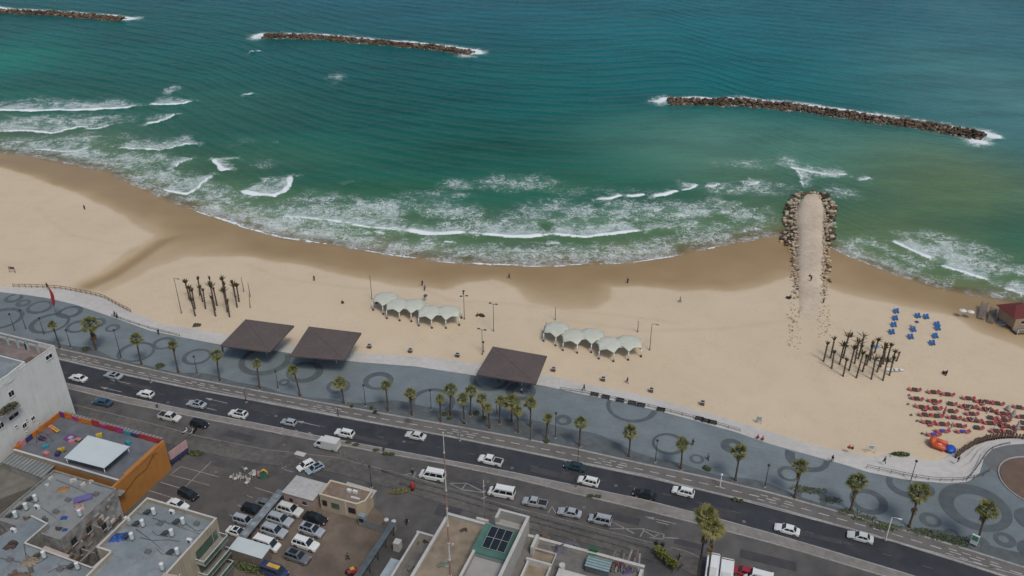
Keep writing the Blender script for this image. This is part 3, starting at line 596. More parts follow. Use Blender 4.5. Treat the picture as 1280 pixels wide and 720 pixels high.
# --- breakwaters: rubble mounds of boulders ---
def boulder_parts(root, items, mats, origin):
    """items: (centre, radii, seed, jitter, material); the hundred biggest are parts, the rest one stuff mesh"""
    items = sorted(items, key=lambda q: -q[1][0]); rest = MB()
    for k, (c, r_, sd_, jt, mi) in enumerate(items):
        if k < 100:
            b = MB(); b.blob((0, 0, 0), r_, sd_, jt, 0); o = b.build('boulder', mats[mi], root); o.location = (c[0]-origin[0], c[1]-origin[1], c[2]-origin[2])
        else: rest.blob((c[0]-origin[0], c[1]-origin[1], c[2]-origin[2]), r_, sd_, jt, mi)
    o = rest.build('boulders', mats, root); o['kind'] = 'stuff'
def rubble(name, W, half, top, label, group, mats, step=1.3, seed=1, z0=ZH):
    rr = random.Random(seed); mb = MB(); W = resample(W, max(4, int(polylen(W)/step)))
    W = [tuple(p) for p in W]; of = offset(W, 1.0); o0 = (*W[len(W)//2], z0); root = thing(name, label, 'breakwater', o0, 0, group); items = []
    for (x, y), (ox, oy) in zip(W, of):
        nx_, ny_ = ox-x, oy-y; k = -half
        hw = half*rr.uniform(.85, 1.08); k = -hw
        while k <= hw:
            zz = z0-.5+(top+.5)*(1-abs(k/half)**1.6)*rr.uniform(.65, 1.15); s = rr.uniform(.5, 1.2)
            items.append(((x+nx_*k+rr.uniform(-.6, .6), y+ny_*k+rr.uniform(-.6, .6), zz), (s, s*rr.uniform(.7, 1), s*rr.uniform(.6, .9)), rr.random(), .25, 0 if rr.random() < .85 else 1))
            k += rr.uniform(.9, 1.4)
    boulder_parts(root, items, mats, o0)
    n = len(W); L_ = offset(W, half*.75); R_ = offset(W, -half*.75); U = offset(W, half*.35); V = offset(W, -half*.35)
    vs = [(p[0]-o0[0], p[1]-o0[1], -2.5) for p in R_]+[(p[0]-o0[0], p[1]-o0[1], top*.5) for p in V]+[(p[0]-o0[0], p[1]-o0[1], top*.5) for p in U]+[(p[0]-o0[0], p[1]-o0[1], -2.5) for p in L_]
    mb.add(vs, [(j*n+i, j*n+i+1, (j+1)*n+i+1, (j+1)*n+i) for j in range(3) for i in range(n-1)]); mb.build('core', mats[0], root)
rubble('breakwater', PL(BW[0], ZH+.5), 4.3, 1.7, 'brown rock breakwater at the far left corner with white wash at its tip', 'rubble breakwaters offshore', [rock, rockp], seed=3)
rubble('breakwater', PL(BW[1], ZH+.5), 4.0, 1.6, 'low brown rock breakwater standing alone far offshore, nearer the left side', 'rubble breakwaters offshore', [rock, rockp], seed=4)
rubble('breakwater', PL(BW[2], ZH+.5), 4.4, 1.8, 'long brown rock breakwater offshore of the sandy jetty', 'rubble breakwaters offshore', [rock, rockp], seed=5)
# --- groyne: sand causeway between boulders ---
root = thing('jetty', 'sand topped jetty edged with boulders running from the beach into the surf', 'jetty', (*P(1012, 310, -1), -1.5))
ox, oy = root.location[0], root.location[1]
lf_ = PL([(1004,440),(1001,400),(1000,385),(999,345),(999,310),(998,280),(996,260),(1000,248),(1004,243)], -.9); rt_ = PL([(1018,440),(1022,400),(1026,385),(1028,345),(1030,310),(1031,280),(1033,260),(1030,248),(1026,243)], -.9)
mb = MB(); n = 60; A1, B1 = resample(lf_, n), resample(rt_, n); vs = []; K = 10; prng = random.Random(3)
for i in range(n):
    for k in range(K+1):
        f = (k/K-.5)*1.22+.5; p = A1[i]*(1-f)+B1[i]*f; zs = float(sandz(p[0], p[1])); up = float(sstep(6, 26, i)); e = 1-abs(2*k/K-1)**4
        zz = zs-.25+(max(zs+.22, -.72)-zs+.12*prng.random()+.16)*e*(.25+.75*up)
        vs.append((p[0]-ox, p[1]-oy, zz+1.5))
mb.add(vs, [(i*(K+1)+k, i*(K+1)+k+1, (i+1)*(K+1)+k+1, (i+1)*(K+1)+k) for i in range(n-1) for k in range(K)], smooth=True)
mb.build('sand_fill', mat('jetty_sand', (.46, .385, .29), .95, .15, .9, .5, 4, space='World'), root)
items = []; rr = random.Random(9)
def rocks(px, spread, cnt, sz, zt, z0=-1.1, pale=.55):
    W = resample(PL(px, z0), cnt)
    for p in W:
        for _ in range(2):
            s = rr.uniform(*sz); d = rr.uniform(-spread, spread); zz = zt+rr.uniform(-.3, .3)-.3*abs(d)/spread
            zz = max(zz, float(sandz(p[0], p[1]))+.05)
            items.append(((p[0]+d, p[1]+rr.uniform(-.8, .8), zz), (s, s*.85, s*.7), rr.random(), .25, int(rr.random() < pale)))
rocks([(997,372),(996,345),(996,310),(995,280),(993,260),(999,248),(1015,245),(1028,248),(1034,260),(1033,280),(1031,310),(1030,345),(1029,372)], .8, 120, (.24, .50), -1.0, pale=.95)
rocks([(989,305),(987,280),(986,262),(992,248)], 1.5, 48, (.45, .95), -1.8, -2, .35)
rocks([(980,300),(984,290)], 1.4, 14, (.4, .8), -2.1, -2, .3)
rocks([(1037,300),(1038,280),(1040,262),(1035,248)], 1.5, 46, (.45, .95), -1.8, -2, .35)
rocks([(1032,372),(1034,345),(1035,320),(1036,305)], .9, 26, (.3, .6), -1.7, -2, .8)
rocks([(993,372),(992,345),(991,320),(990,305)], .9, 22, (.3, .6), -1.6, -2, .85)
rocks([(993,244),(1015,241),(1035,244)], 1.5, 34, (.45, .95), -1.9, -2, .35)
rocks([(993,435),(993,400),(994,380)], 1.8, 40, (.12, .32), -1.15, pale=.9); rocks([(1030,420),(1030,400),(1031,380)], 1.8, 30, (.12, .3), -1.15, pale=.9)
boulder_parts(root, items, [rock, mat('boulder_tan', (.38, .31, .225), .95, .3, 1.2, .8, 3)], (ox, oy, -1.5))
# ================= vehicles =================
def loft(mb, st, mi=0, smooth=False, caps=True):
    n = len(st[0][1]); vs = []
    for x, ring in st: vs += [(x, p[0], p[1]) for p in ring]
    fs = [(i*n+k, (i+1)*n+k, (i+1)*n+(k+1) % n, i*n+(k+1) % n) for i in range(len(st)-1) for k in range(n)]
    if caps: fs += [tuple(range(n)), tuple((len(st)-1)*n+k for k in range(n-1, -1, -1))]
    mb.add(vs, fs, mi, smooth)
def ring(w, zb, zt, sh=.14):
    return [(-w*.88, zb), (-w, zb+.12), (-w, zt-sh), (-w*.90, zt), (w*.90, zt), (w, zt-sh), (w, zb+.12), (w*.88, zb)]
# kind: length, width, belt z, roof z, body stations (x frac, w frac, z top), cabin (belt x0,x1 ; roof x0,x1) fractions measured from the tail
CARS = {
 'sedan': dict(L=4.6, W=1.78, belt=.92, roof=1.44, st=[(0,.82,.80),(.04,.95,.92),(.16,1,.95),(.30,1,.95),(.72,1,.93),(.90,.96,.80),(.97,.88,.68),(1,.78,.58)], cab=(.13,.72,.26,.56)),
 'hatch': dict(L=4.0, W=1.72, belt=.95, roof=1.50, st=[(0,.86,.88),(.04,.96,.96),(.20,1,.97),(.72,1,.95),(.90,.96,.84),(.97,.88,.72),(1,.78,.6)], cab=(.02,.76,.10,.58)),
 'suv': dict(L=4.6, W=1.86, belt=1.05, roof=1.68, st=[(0,.88,.95),(.03,.96,1.05),(.20,1,1.07),(.72,1,1.06),(.92,.96,.96),(.98,.90,.82),(1,.82,.7)], cab=(.02,.75,.09,.60)),
 'pickup': dict(L=5.2, W=1.85, belt=1.05, roof=1.72, st=[(0,.93,1.02),(.02,.97,1.04),(.36,1,1.04),(.72,1,1.06),(.92,.97,.98),(.98,.9,.82),(1,.82,.7)], cab=(.37,.77,.39,.66)),
 'van': dict(L=5.1, W=1.95, belt=1.15, roof=2.05, st=[(0,.92,1.1),(.02,.97,1.15),(.20,1,1.16),(.80,1,1.14),(.93,.96,1.0),(.98,.9,.85),(1,.82,.7)], cab=(.005,.86,.03,.72)),
 'wagon': dict(L=4.4, W=1.8, belt=1.0, roof=1.78, st=[(0,.9,.95),(.03,.96,1.0),(.20,1,1.02),(.75,1,1.0),(.92,.96,.9),(.98,.9,.78),(1,.82,.65)], cab=(.01,.80,.04,.64)),
 'box_van': dict(L=5.6, W=2.0, belt=1.2, roof=2.1, st=[(0,.9,.9),(.02,.97,.95),(.20,1,.95),(.70,1,1.1),(.90,.97,1.05),(.98,.9,.9),(1,.82,.7)], cab=(.66,.92,.66,.80)),
}
def quadface(c, k):  # frustum corners: bottom 0..3, top 4..7 (rear right, front right, front left, rear left)
    return {'right': (c[0], c[1], c[5], c[4]), 'left': (c[2], c[3], c[7], c[6]), 'front': (c[1], c[2], c[6], c[5]), 'rear': (c[3], c[0], c[4], c[7])}[k]
CARMESH = {}
def car_parts(kind, sunroof=False):
    key = (kind, sunroof)
    if key in CARMESH: return CARMESH[key]
    K = CARS[kind]; L, W, bz, rz_ = K['L'], K['W']/2, K['belt'], K['roof']; x0 = -L/2; X_ = lambda f: x0+f*L
    parts = []
    b = MB(); loft(b, [(X_(f), ring(W*w_, .22, zt)) for f, w_, zt in K['st']])
    c0, c1, r0, r1 = [X_(f) for f in K['cab']]; wb, wt = W*.91, W*.70
    if kind in ('van', 'box_van'): wt = W*.84
    corners = [(c0, -wb, bz-.03), (c1, -wb, bz-.03), (c1, wb, bz-.03), (c0, wb, bz-.03), (r0, -wt, rz_), (r1, -wt, rz_), (r1, wt, rz_), (r0, wt, rz_)]
    b.add(corners, [(4,5,6,7),(0,1,5,4),(1,2,6,5),(2,3,7,6),(3,0,4,7)])
    if kind == 'pickup':   # open bed: sides around a dark floor
        pass
    if kind == 'box_van':
        b.box((X_(.33), 0, 1.55), (L*.63, W*2.04, 1.75)); b.box((X_(.33), 0, 2.44), (L*.60, W*1.9, .05))
    parts.append(('body', b.mesh('body', BLACK), 'paint'))
    g = MB(); g.patch(quadface(corners, 'front'), .03, .97, .04, .97); parts.append(('windshield', g.mesh('windshield', glassm), None))
    if kind != 'box_van':
        g = MB(); g.patch(quadface(corners, 'rear'), .06, .94, .14, .95); parts.append(('rear_window', g.mesh('rear_window', glassm), None))
    for sd_ in ('right', 'left'):
        g = MB(); c4 = quadface(corners, sd_); cuts = {'van': [(.05,.34),(.37,.66),(.69,.92)], 'box_van': [(.1, .85)], 'suv': [(.07,.30),(.33,.60),(.63,.90)], 'wagon': [(.07,.30),(.33,.60),(.63,.90)]}.get(kind, [(.10,.47),(.50,.88)])
        for a, e in cuts:
            if sd_ == 'left': a, e = 1-e, 1-a
            g.patch(c4, a, e, .14, .90)
        parts.append(('side_window', g.mesh('side_window', glassm), None))
    if sunroof:
        g = MB(); g.box(((r0+r1)/2+.1, 0, rz_+.012), ((r1-r0)*.62, wt*1.45, .03)); parts.append(('sunroof', g.mesh('sunroof', glassm), None))
    if kind in ('suv', 'van', 'wagon'):
        g = MB()
        for s_ in (-1, 1): g.box(((r0+r1)/2, s_*wt*.9, rz_+.03), ((r1-r0)*.85, .05, .06))
        parts.append(('roof_rail', g.mesh('roof_rail', metal_g), None))
    if kind == 'pickup':
        g = MB(); g.box((X_(.185), 0, 1.052), (L*.33, W*1.66, .03)); parts.append(('load_bed', g.mesh('load_bed', blackm), None))
        g = MB()
        for s_ in (-1, 1): g.box((X_(.19), s_*W*.9, 1.10), (L*.34, .07, .10))
        g.box((X_(.012), 0, 1.10), (.07, W*1.75, .10)); parts.append(('bed_rail', g.mesh('bed_rail', BLACK), 'paint'))
    wr = .33 if kind in ('sedan', 'hatch') else .37
    for fx_ in (.19, .81):
        for s_ in (-1, 1):
            t_ = MB(); t_.tube([(X_(fx_), s_*(W-.22), wr), (X_(fx_), s_*(W+.015), wr)], wr, 14, smooth=False)
            r_ = MB(); r_.tube([(X_(fx_), s_*(W-.02), wr), (X_(fx_), s_*(W+.03), wr)], wr*.6, 10, smooth=False)
            parts.append(('wheel', t_.mesh('wheel', tyrem), None, ('rim', r_.mesh('rim', rimm))))
    hz = K['st'][-2][2]-.10
    for s_ in (-1, 1):
        g = MB(); g.box((X_(.975), s_*W*.70, hz), (.16, W*.34, .15)); parts.append(('headlight', g.mesh('headlight', lampm), None))
        g = MB(); g.box((X_(.008), s_*W*.74, K['st'][0][2]-.16), (.10, W*.28, .20)); parts.append(('taillight', g.mesh('taillight', tailm), None))
        g = MB(); g.box((c1-.25, s_*(W+.06), bz+.06), (.16, .16, .12)); parts.append(('mirror', g.mesh('mirror', BLACK), 'paint'))
    for fb in (.992, .004): g = MB(); g.box((X_(fb), 0, .42), (.10, W*1.5, .18)); parts.append(('bumper', g.mesh('bumper', blackm), None))
    CARMESH[key] = parts; return parts
def car(kind, u, v, pt, label, head=161, sunroof=False, name=None, group=None, z=.0, cat=None, scale=1):
    # u,v: middle of the car seen at about half its height
    x, y = P(u, v, z+.75)
    nm = name or {'sedan': 'sedan', 'hatch': 'hatchback', 'suv': 'suv', 'pickup': 'pickup_truck', 'van': 'van', 'wagon': 'station_wagon', 'box_van': 'delivery_van'}[kind]
    r = thing(nm, label, cat or {'van': 'van', 'box_van': 'van', 'pickup': 'pickup'}.get(kind, 'car'), (x, y, z), R(head), group); r.scale = (scale,)*3
    for p in car_parts(kind, sunroof):
        o = bpy.data.objects.new(p[0], p[1]); COL.objects.link(o); o.parent = r
        if p[2] == 'paint': o.material_slots[0].link = 'OBJECT'; o.material_slots[0].material = pt
        if len(p) > 3:
            q = bpy.data.objects.new(p[3][0], p[3][1]); COL.objects.link(q); q.parent = o
    return r
MW = 'moving traffic on the coast road'
car('sedan', 97.5, 472, WHITE, 'white sedan on the dark road right beside the tall white building', 160, group=MW, z=.004)
car('sedan', 141.5, 469, SILVER, 'silver sedan with a dark roof panel beside the bike path, near the white building', 160, True, group=MW, z=.004)
car('hatch', 182, 492, WHITE, 'white hatchback on the dark road left of the silver car with blue tint', 162, group=MW, z=.004)
car('sedan', 128, 502, BLUE, 'blue sedan on the lower road near the playground roof', 164, group=MW)
car('sedan', 245.5, 504.5, SILVER, 'silver sedan with a dark panoramic roof between two white cars', 162, True, group=MW, z=.004)
car('suv', 297.5, 517, WHITE, 'white SUV with a large black sunroof on the dark road', 162, True, group=MW, z=.004, scale=.95)
car('hatch', 361, 527, SILVER, 'small silver hatchback alone in the lane beside the kerb chevrons', 162, group=MW, z=.004, scale=.9)
car('suv', 430.5, 541, WHITE, 'white SUV just above the white box van', 162, group=MW, z=.004, scale=.95)
car('sedan', 519.5, 544, OFFW, 'off-white sedan next to the tall mast top by the bike path', 162, group=MW, z=.004)
car('pickup', 613, 575, WHITE, 'white pickup truck with an empty dark load bed', 161, group=MW, z=.004)
car('sedan', 718.5, 582, TEAL, 'dark teal sedan close to the bike path kerb', 160, group=MW, z=.004)
car('suv', 735.5, 601, WHITE, 'white SUV beside the median below the teal sedan', 160, group=MW, z=.004, scale=.95)
car('sedan', 806, 617, BLACK, 'black sedan between two white SUVs on the dark road', 160, group=MW, z=.004)
car('suv', 854, 614, WHITE, 'white SUV right of the black sedan', 159, group=MW, z=.004, scale=.95)
car('sedan', 984, 661, WHITE, 'white sedan alone by the median at the lower right', 158, group=MW, z=.004)
car('sedan', 1075.5, 670.5, OFFW, 'off-white sedan, rightmost car on the dark road', 158, group=MW, z=.004)
car('pickup', 212, 520.5, OFFW, 'off-white pickup on the lower road heading right, bonnet to the right', -18, group=MW)
car('hatch', 249, 529, BLACK, 'black hatchback on the lower road beside parked scooters', -18, group=MW)
car('box_van', 409, 556, OFFW, 'white box van on the lower road by the median nose', 162, group=MW)
PK = 'vans and cars parked along the guard rail'
car('van', 540.5, 594, WHITE, 'white passenger van parked beside the red banner', 165, group=PK, scale=1.05)
car('van', 627, 615.5, WHITE, 'white passenger van parked second in the row, before the pickup', 165, group=PK, scale=1.05)
car('pickup', 668.5, 627.5, SILVER, 'silver pickup with a black load bed parked behind the white vans', 165, group=PK, scale=.95)
car('sedan', 712, 640, SILVER, 'silver sedan parked between a pickup and a pale wagon', 164, group=PK)
car('wagon', 750, 649, SILVER, 'pale silver high-roofed wagon parked last in the row by the rail', 163, group=PK)
car('hatch', 382, 581, WHITE, 'small white hatchback parked nose down beside a blue-striped car', -110+160-180-10, group='pair of small cars by the pink shed', scale=.95)
car('hatch', 393.5, 585, paint('ice_blue', (.30, .38, .44), .2), 'pale blue small hatchback parked beside the white one', -140, True, group='pair of small cars by the pink shed', scale=.95)
CP = 'cars in the marked car park'
car('suv', 235, 617, BLACK, 'black SUV parked across the painted bays', -28, group=CP, z=-.01, scale=.95)
car('sedan', 222.5, 630, WHITE, 'white sedan half hidden behind the beige roof parapet', -25, group=CP, z=-.01)
car('sedan', 333, 629, GREYP, 'dark grey sedan, topmost in the car park row by the carport', -20, group=CP, z=-.01)
car('hatch', 315, 636, BLACK, 'black hatchback second in the row by the carport', -20, group=CP, z=-.01, scale=1.05)
car('wagon', 305, 650, SILVER, 'silver wagon third in the row by the carport', -20, group=CP, z=-.01, scale=.95)
car('sedan', 297, 664.5, WHITE, 'white sedan nearest the beige building balcony', -20, True, group=CP, z=-.01)
LT = 'SUVs parked in the dusty lot'
car('suv', 362.5, 637, OFFW, 'off-white SUV beside the pink shed wall', -22, group=LT, z=-.01, scale=1.12)
car('suv', 350, 649.5, SILVER, 'silver SUV second in the left column of the dusty lot', -22, group=LT, z=-.01, scale=1.12)
car('suv', 342.5, 663.5, SILVER, 'silver SUV third in the left column, next to the white van', -22, group=LT, z=-.01, scale=1.12)
car('van', 334, 680, WHITE, 'white van at the foot of the left column behind the small shed', -22, group=LT, z=-.01)
car('sedan', 394, 647, BLACK, 'black car parked under the gatehouse wall', -22, True, group=LT, z=-.01, scale=1.05)
car('suv', 389.5, 662.5, SILVER, 'silver SUV with twin roof windows below the black car', -22, True, group=LT, z=-.01, scale=1.08)
car('suv', 382, 679.5, WHITE, 'white SUV in the middle of the right column of the dusty lot', -22, group=LT, z=-.01, scale=1.12)
car('suv', 371.5, 695.5, GREYP, 'grey SUV with twin roof windows at the bottom of the right column', -22, True, group=LT, z=-.01, scale=1.08)
car('van', 343, 714, paint('navy', (.03, .05, .12), .1), 'navy van with a yellow roof panel at the bottom edge by the shed', -22, group=LT, z=-.01)
yp = MB(); yp.box((0, 0, 2.08), (2.4, .8, .05)); vn = [o for o in bpy.data.objects if o.get('label', '').startswith('navy van')][0]; yp.build('roof_sign', cloth('yellow', (.5, .3, .04)), vn)
car('sedan', 4, 618, GREYP, 'dark grey car in the yard at the left edge', 60, group=None, z=-.01)
car('hatch', 930, 714, RED, 'red car beside the white buses at the bottom edge', 160, scale=1.0)
car('van', 948, 722, WHITE, 'white van right of the red car at the bottom edge', 160)
# two coaches seen from above
def bus(u, v, label):
    x, y = P(u, v, 2.9); r = thing('coach', label, 'bus', (x, y, 0), R(74), 'white coaches parked side by side')
    L, W, H = 9.5, 2.3, 2.9; b = MB()
    loft(b, [(-L/2, ring(W/2*.95, .35, H-.1, .3)), (-L/2+.15, ring(W/2, .35, H, .25)), (L/2-.5, ring(W/2, .35, H, .25)), (L/2-.1, ring(W/2*.96, .35, H-.25, .3)), (L/2, ring(W/2*.9, .4, H-.9, .3))]); b.build('body', WHITE, r)
    g = MB(); g.box((L/2-.02, 0, 1.75), (.12, W*.84, 1.2)); g.build('windshield', glassm, r)
    for s_ in (-1, 1): g = MB(); g.box((-.3, s_*(W/2+.005), 2.0), (L*.86, .05, .85)); g.build('side_window', glassm, r)
    g = MB(); g.box((-.2, 0, H+.10), (1.9, 1.5, .22)); g.build('air_conditioner', OFFW, r)
    g = MB(); g.box((L/2-.75, 0, H+.03), (.12, W*.9, .08)); g.build('roof_trim', blackm, r)
    for fx_ in (-L*.3, L*.3):
        for s_ in (-1, 1): t_ = MB(); t_.tube([(fx_, s_*(W/2-.3), .48), (fx_, s_*(W/2+.01), .48)], .48, 12, smooth=False); t_.build('wheel', tyrem, r)
bus(890, 714, 'white coach at the bottom edge beside the two tall palms'); bus(908, 721, 'white coach next to the red car at the bottom edge')
# scooters
def scooter(x, y, z, rz, col, label, group):
    r = thing('scooter', label, 'scooter', (x, y, z), rz, group)
    b = MB(); b.box((-.35, 0, .55), (.75, .28, .3)); b.box((.1, 0, .32), (.6, .26, .1)); b.box((.45, 0, .65), (.12, .34, .6)); b.build('body', col, r)
    b = MB(); b.box((-.35, 0, .74), (.7, .26, .1)); b.build('seat', blackm, r)
    b = MB(); b.tube([(.5, -.3, 1.0), (.5, .3, 1.0)], .03, 6); b.build('handlebar', blackm, r)
    for fx_ in (-.6, .6): b = MB(); b.tube([(fx_, -.06, .25), (fx_, .06, .25)], .25, 12, smooth=False); b.build('wheel', tyrem, r)
for (u, v, rz, c, l) in ((232,540.5,60,WHITE,'white scooter parked left of the pair on the sandy verge'),(240,542,70,OFFW,'off-white scooter in the scooter pair on the verge'),(244,540,80,BLACK,'black scooter at the right of the scooter pair')):
    scooter(*P(u, v, 0), 0, R(rz), c, l, 'scooters parked on the verge')

# ================= palms =================
def fan(mb, o, d, rad, rr, blades=9, spread=58, mi=0):
    """a fan leaf: petiole from o along d then a hand of blades"""
    o = Vector(o); d = Vector(d).normalized(); sidev = d.cross(Vector((0, 0, 1)))
    if sidev.length < .05: sidev = Vector((1, 0, 0))
    sidev.normalize(); up = sidev.cross(d)
    hub = o+d*rad*.42; w = .02*rad
    mb.add([o-sidev*w, o+sidev*w, hub+sidev*w, hub-sidev*w], [(0, 1, 2, 3)], mi)
    for k in range(blades):
        a = R(spread)*(2*k/(blades-1)-1); L = rad*.62*rr.uniform(.85, 1.1)*(1-.15*abs(a)); dd = d*math.cos(a)+sidev*math.sin(a)
        tip = hub+dd*L+Vector((0, 0, -.16*L*rr.uniform(.5, 1.6))); mid = hub+dd*L*.5; s2 = dd.cross(up).normalized()*L*.085
        mb.add([hub, mid-s2, tip, mid+s2+up*.02], [(0, 1, 2, 3)], mi)
def palm(x, y, z, h, cr, seed, label, group, skirt=.4, name='palm_tree', lean=None, nf=34, base=True):
    rr = random.Random(seed); r = thing(name, label, 'palm tree', (x, y, z), rr.uniform(0, 6), group)
    bx_, by_ = (rr.uniform(-.07, .07)*h, rr.uniform(-.07, .07)*h) if lean is None else lean
    pts = [(bx_*t*t+.15*math.sin(t*3+seed)*t*(1-t), by_*t*t, h*t) for t in (0, .06, .25, .5, .75, 1)]
    m = MB(); m.tube(pts, [.34, .25, .19, .17, .17, .21], 9); m.build('trunk', trunkm, r)
    top = Vector(pts[-1]); c = MB()
    for i in range(nf):
        a = i*2.39996+rr.uniform(-.2, .2); e = R(78-118*(i/nf)**.9+rr.uniform(-16, 16))
        fan(c, top, (math.cos(a)*math.cos(e), math.sin(a)*math.cos(e), math.sin(e)), cr*rr.uniform(.8, 1.12), rr)
    c.build('crown', frondm, r)
    if skirt > 0:
        c = MB()
        for i in range(int(26*min(1, skirt+.3))):
            a = i*2.39996; e = R(-55-rr.uniform(0, 25)); zz = rr.uniform(0, skirt)*cr
            fan(c, top-Vector((0, 0, .15+zz)), (math.cos(a)*math.cos(e), math.sin(a)*math.cos(e), math.sin(e)), cr*rr.uniform(.45, .7), rr, 6, 40)
        c.build('dead_fronds', deadm, r)
    if base:
        b = MB(); 
        for k in range(4):
            a = math.pi/2*k; b.box((.42*math.cos(a), .42*math.sin(a), .08), (.12, .96 if k % 2 == 0 else .72, .18), a)
        b.build('planter_edge', treebase, r)
    return r
PROM = [(75,435,404,1.5,.5),(120,438,401,2.5,1.6),(177,456,421,1.5,.3),(223,466,430,1.5,.4),(275,476,441,1.5,.3),(325,486,453,1.5,.2),(375,495,459,1.5,.2),(430,505,476,1.5,.3),(485,514,481,1.4,.3),(515,519,490,1.4,.7),(551,527,497,1.4,.2),(563,519,485,1.7,.3),(580.5,530,496,1.3,.2),(588,519,487,1.8,.3),
 (604,523,495,1.4,.3),(612,535.5,508,1.5,.3),(624.5,529,499,1.4,.4),(639.5,527,498,1.8,.3),(647.5,540.5,512,1.6,.4),(663,534,503,1.5,.3),(683,549,519,1.5,.3),(724,558,525,1.6,.3),(786,571,538,1.6,.3),(851,586,551,1.7,.3),(919,601,561,1.7,.5),(993,622,581,2.0,1.3),(1063,639,599,2.1,1.4),(1136,659,613,2.0,1.9),(1220,681,634,2.3,.6)]
for i, (u, v, vt, cr, sk) in enumerate(PROM):
    x, y = P(u, v, .12); h = height_to(x, y, .12, vt)-cr*.35
    if i == 0: q = 'palm nearest the white building, first of the promenade row from the left'
    elif i == len(PROM)-1: q = 'big green palm at the right end of the promenade row'
    else: q = '%s palm on the promenade counting from the left end%s' % (ordn(i), ', brown dead skirt' if sk > 1 else ', slim and small' if cr < 1.6 else '')
    palm(x, y, .12, h, cr*(.9+.3*((i*7 % 5)/4)), 100+i, q, 'palms along the promenade', sk, nf=30)
for k, (u, v, vt) in enumerate(((868,752,638),(879,762,655))):
    x, y = P(u, v, 0); h = height_to(x, y, 0, vt)-.8
    palm(x, y, 0, h, 2.2, 300+k, ['taller of the two tall shaggy palms beside the coaches', 'shorter of the two tall shaggy palms, nearer the coaches'][k], 'tall shaggy palms by the coaches', 2.2, nf=44, lean=(.3, .3))
# beach groves of transplanted date palms: bare stems with bound heads
def stem_palm(u, v, vt, seed, label, group, tuft=True):
    x, y, z = S(u, v); h = height_to(x, y, z, vt); rr = random.Random(seed)
    r = thing('young_palm' if tuft else 'bare_trunk', label, 'palm tree' if tuft else 'pole', (x, y, z-.1), rr.uniform(0, 6), group)
    lx, ly = rr.uniform(-.25, .25), rr.uniform(-.25, .25); H = h*(.80 if tuft else 1)
    m = MB(); m.tube([(0, 0, 0), (0, 0, .3), (lx*.4, ly*.4, H*.5), (lx, ly, H)], [.32, .20, .17, .19] if tuft else [.12, .10, .08, .06], 7); m.build('trunk', trunkm if tuft else metal_d, r)
    if tuft:
        c = MB(); n = rr.choice([9, 11, 14, 18]); op = rr.choice([14, 18, 24, 55]) if seed > 540 else rr.choice([8, 10, 14, 34])
        for i in range(n):
            a = i*2.39996; e = R(88-op*(i/n)-rr.uniform(0, 12)); L = h*.28*rr.uniform(.8, 1.15); d = Vector((math.cos(a)*math.cos(e), math.sin(a)*math.cos(e), math.sin(e)))
            o_ = Vector((lx, ly, H-.1)); s_ = d.cross(Vector((0, 0, 1))).normalized()*.13; mid = o_+d*L*.55; tip = o_+d*L+Vector((d.x, d.y, -.25))*.5*(op/50)
            c.add([o_, mid-s_, tip, mid+s_], [(0, 1, 2, 3)]); s3 = s_.cross(d).normalized()*.12; c.add([o_, mid-s3, tip, mid+s3], [(0, 1, 2, 3)])
        for k in range(int(h*5)): zz = .6+k*.18; aa = k*2.4; f_ = zz/H; c.add([(lx*f_+.42*math.cos(aa), ly*f_+.42*math.sin(aa), zz+.35), (lx*f_+.1*math.sin(aa), ly*f_-.1*math.cos(aa), zz-.1), (lx*f_-.1*math.sin(aa), ly*f_+.1*math.cos(aa), zz+.15)], [(0, 1, 2)]) if zz < H else None
        c.build('crown', mat('young_frond', (.055, .048, .018), .8, .2, 1.4, col2=(.11, .09, .04)), r)
LG = [[(237,374,349),(240.5,380,356),(244,386,361),(244.2,395,372)],[(250,369,346),(253.5,377,356),(257,386,361)],[(266,373,345),(269,388,352),(271.5,382,358),(269.5,395,370)],[(281,371,345),(283.5,381,352),(284.5,390,360),(287,396,374)],[(294,371,350),(296.5,384,353),(299,377,354)]]
for c_, colm in enumerate(LG):
    for r_, (u, v, vt) in enumerate(colm):
        stem_palm(u, v, vt, 400+c_*10+r_, '%s young palm from the sea in the %s column of the left beach grove' % (ordn(r_), ordn(c_)), 'left beach grove of young palms')
for k, (u, v, vt) in enumerate(((305,365,346),(313,371,353),(313,385,367))):
    stem_palm(u, v, vt, 460+k, '%s thin bare pole from the sea at the right end of the left beach grove' % ordn(k), 'bare poles in the left beach grove', False)
RG = [(235,415,212),(305,378,165),(315,485,305),(395,445,215),(430,382,120),(430,562,372),(490,505,255),(545,435,185),(563,578,300),(583,385,250),(625,515,345),(592,350,130),(665,450,240),(712,592,355),(700,400,210),(770,520,370),(745,330,170),(805,470,245),(828,605,380),(893,555,365),(830,440,225),(870,400,225),(925,430,290),(965,410,310)]
for k, (a, b, c_) in enumerate(sorted(RG)):
    stem_palm(1000+a/8, 400+b/8, 400+c_/8, 550+k, '%s young palm from the left in the dense right beach grove' % ordn(k), 'right beach grove of young palms')

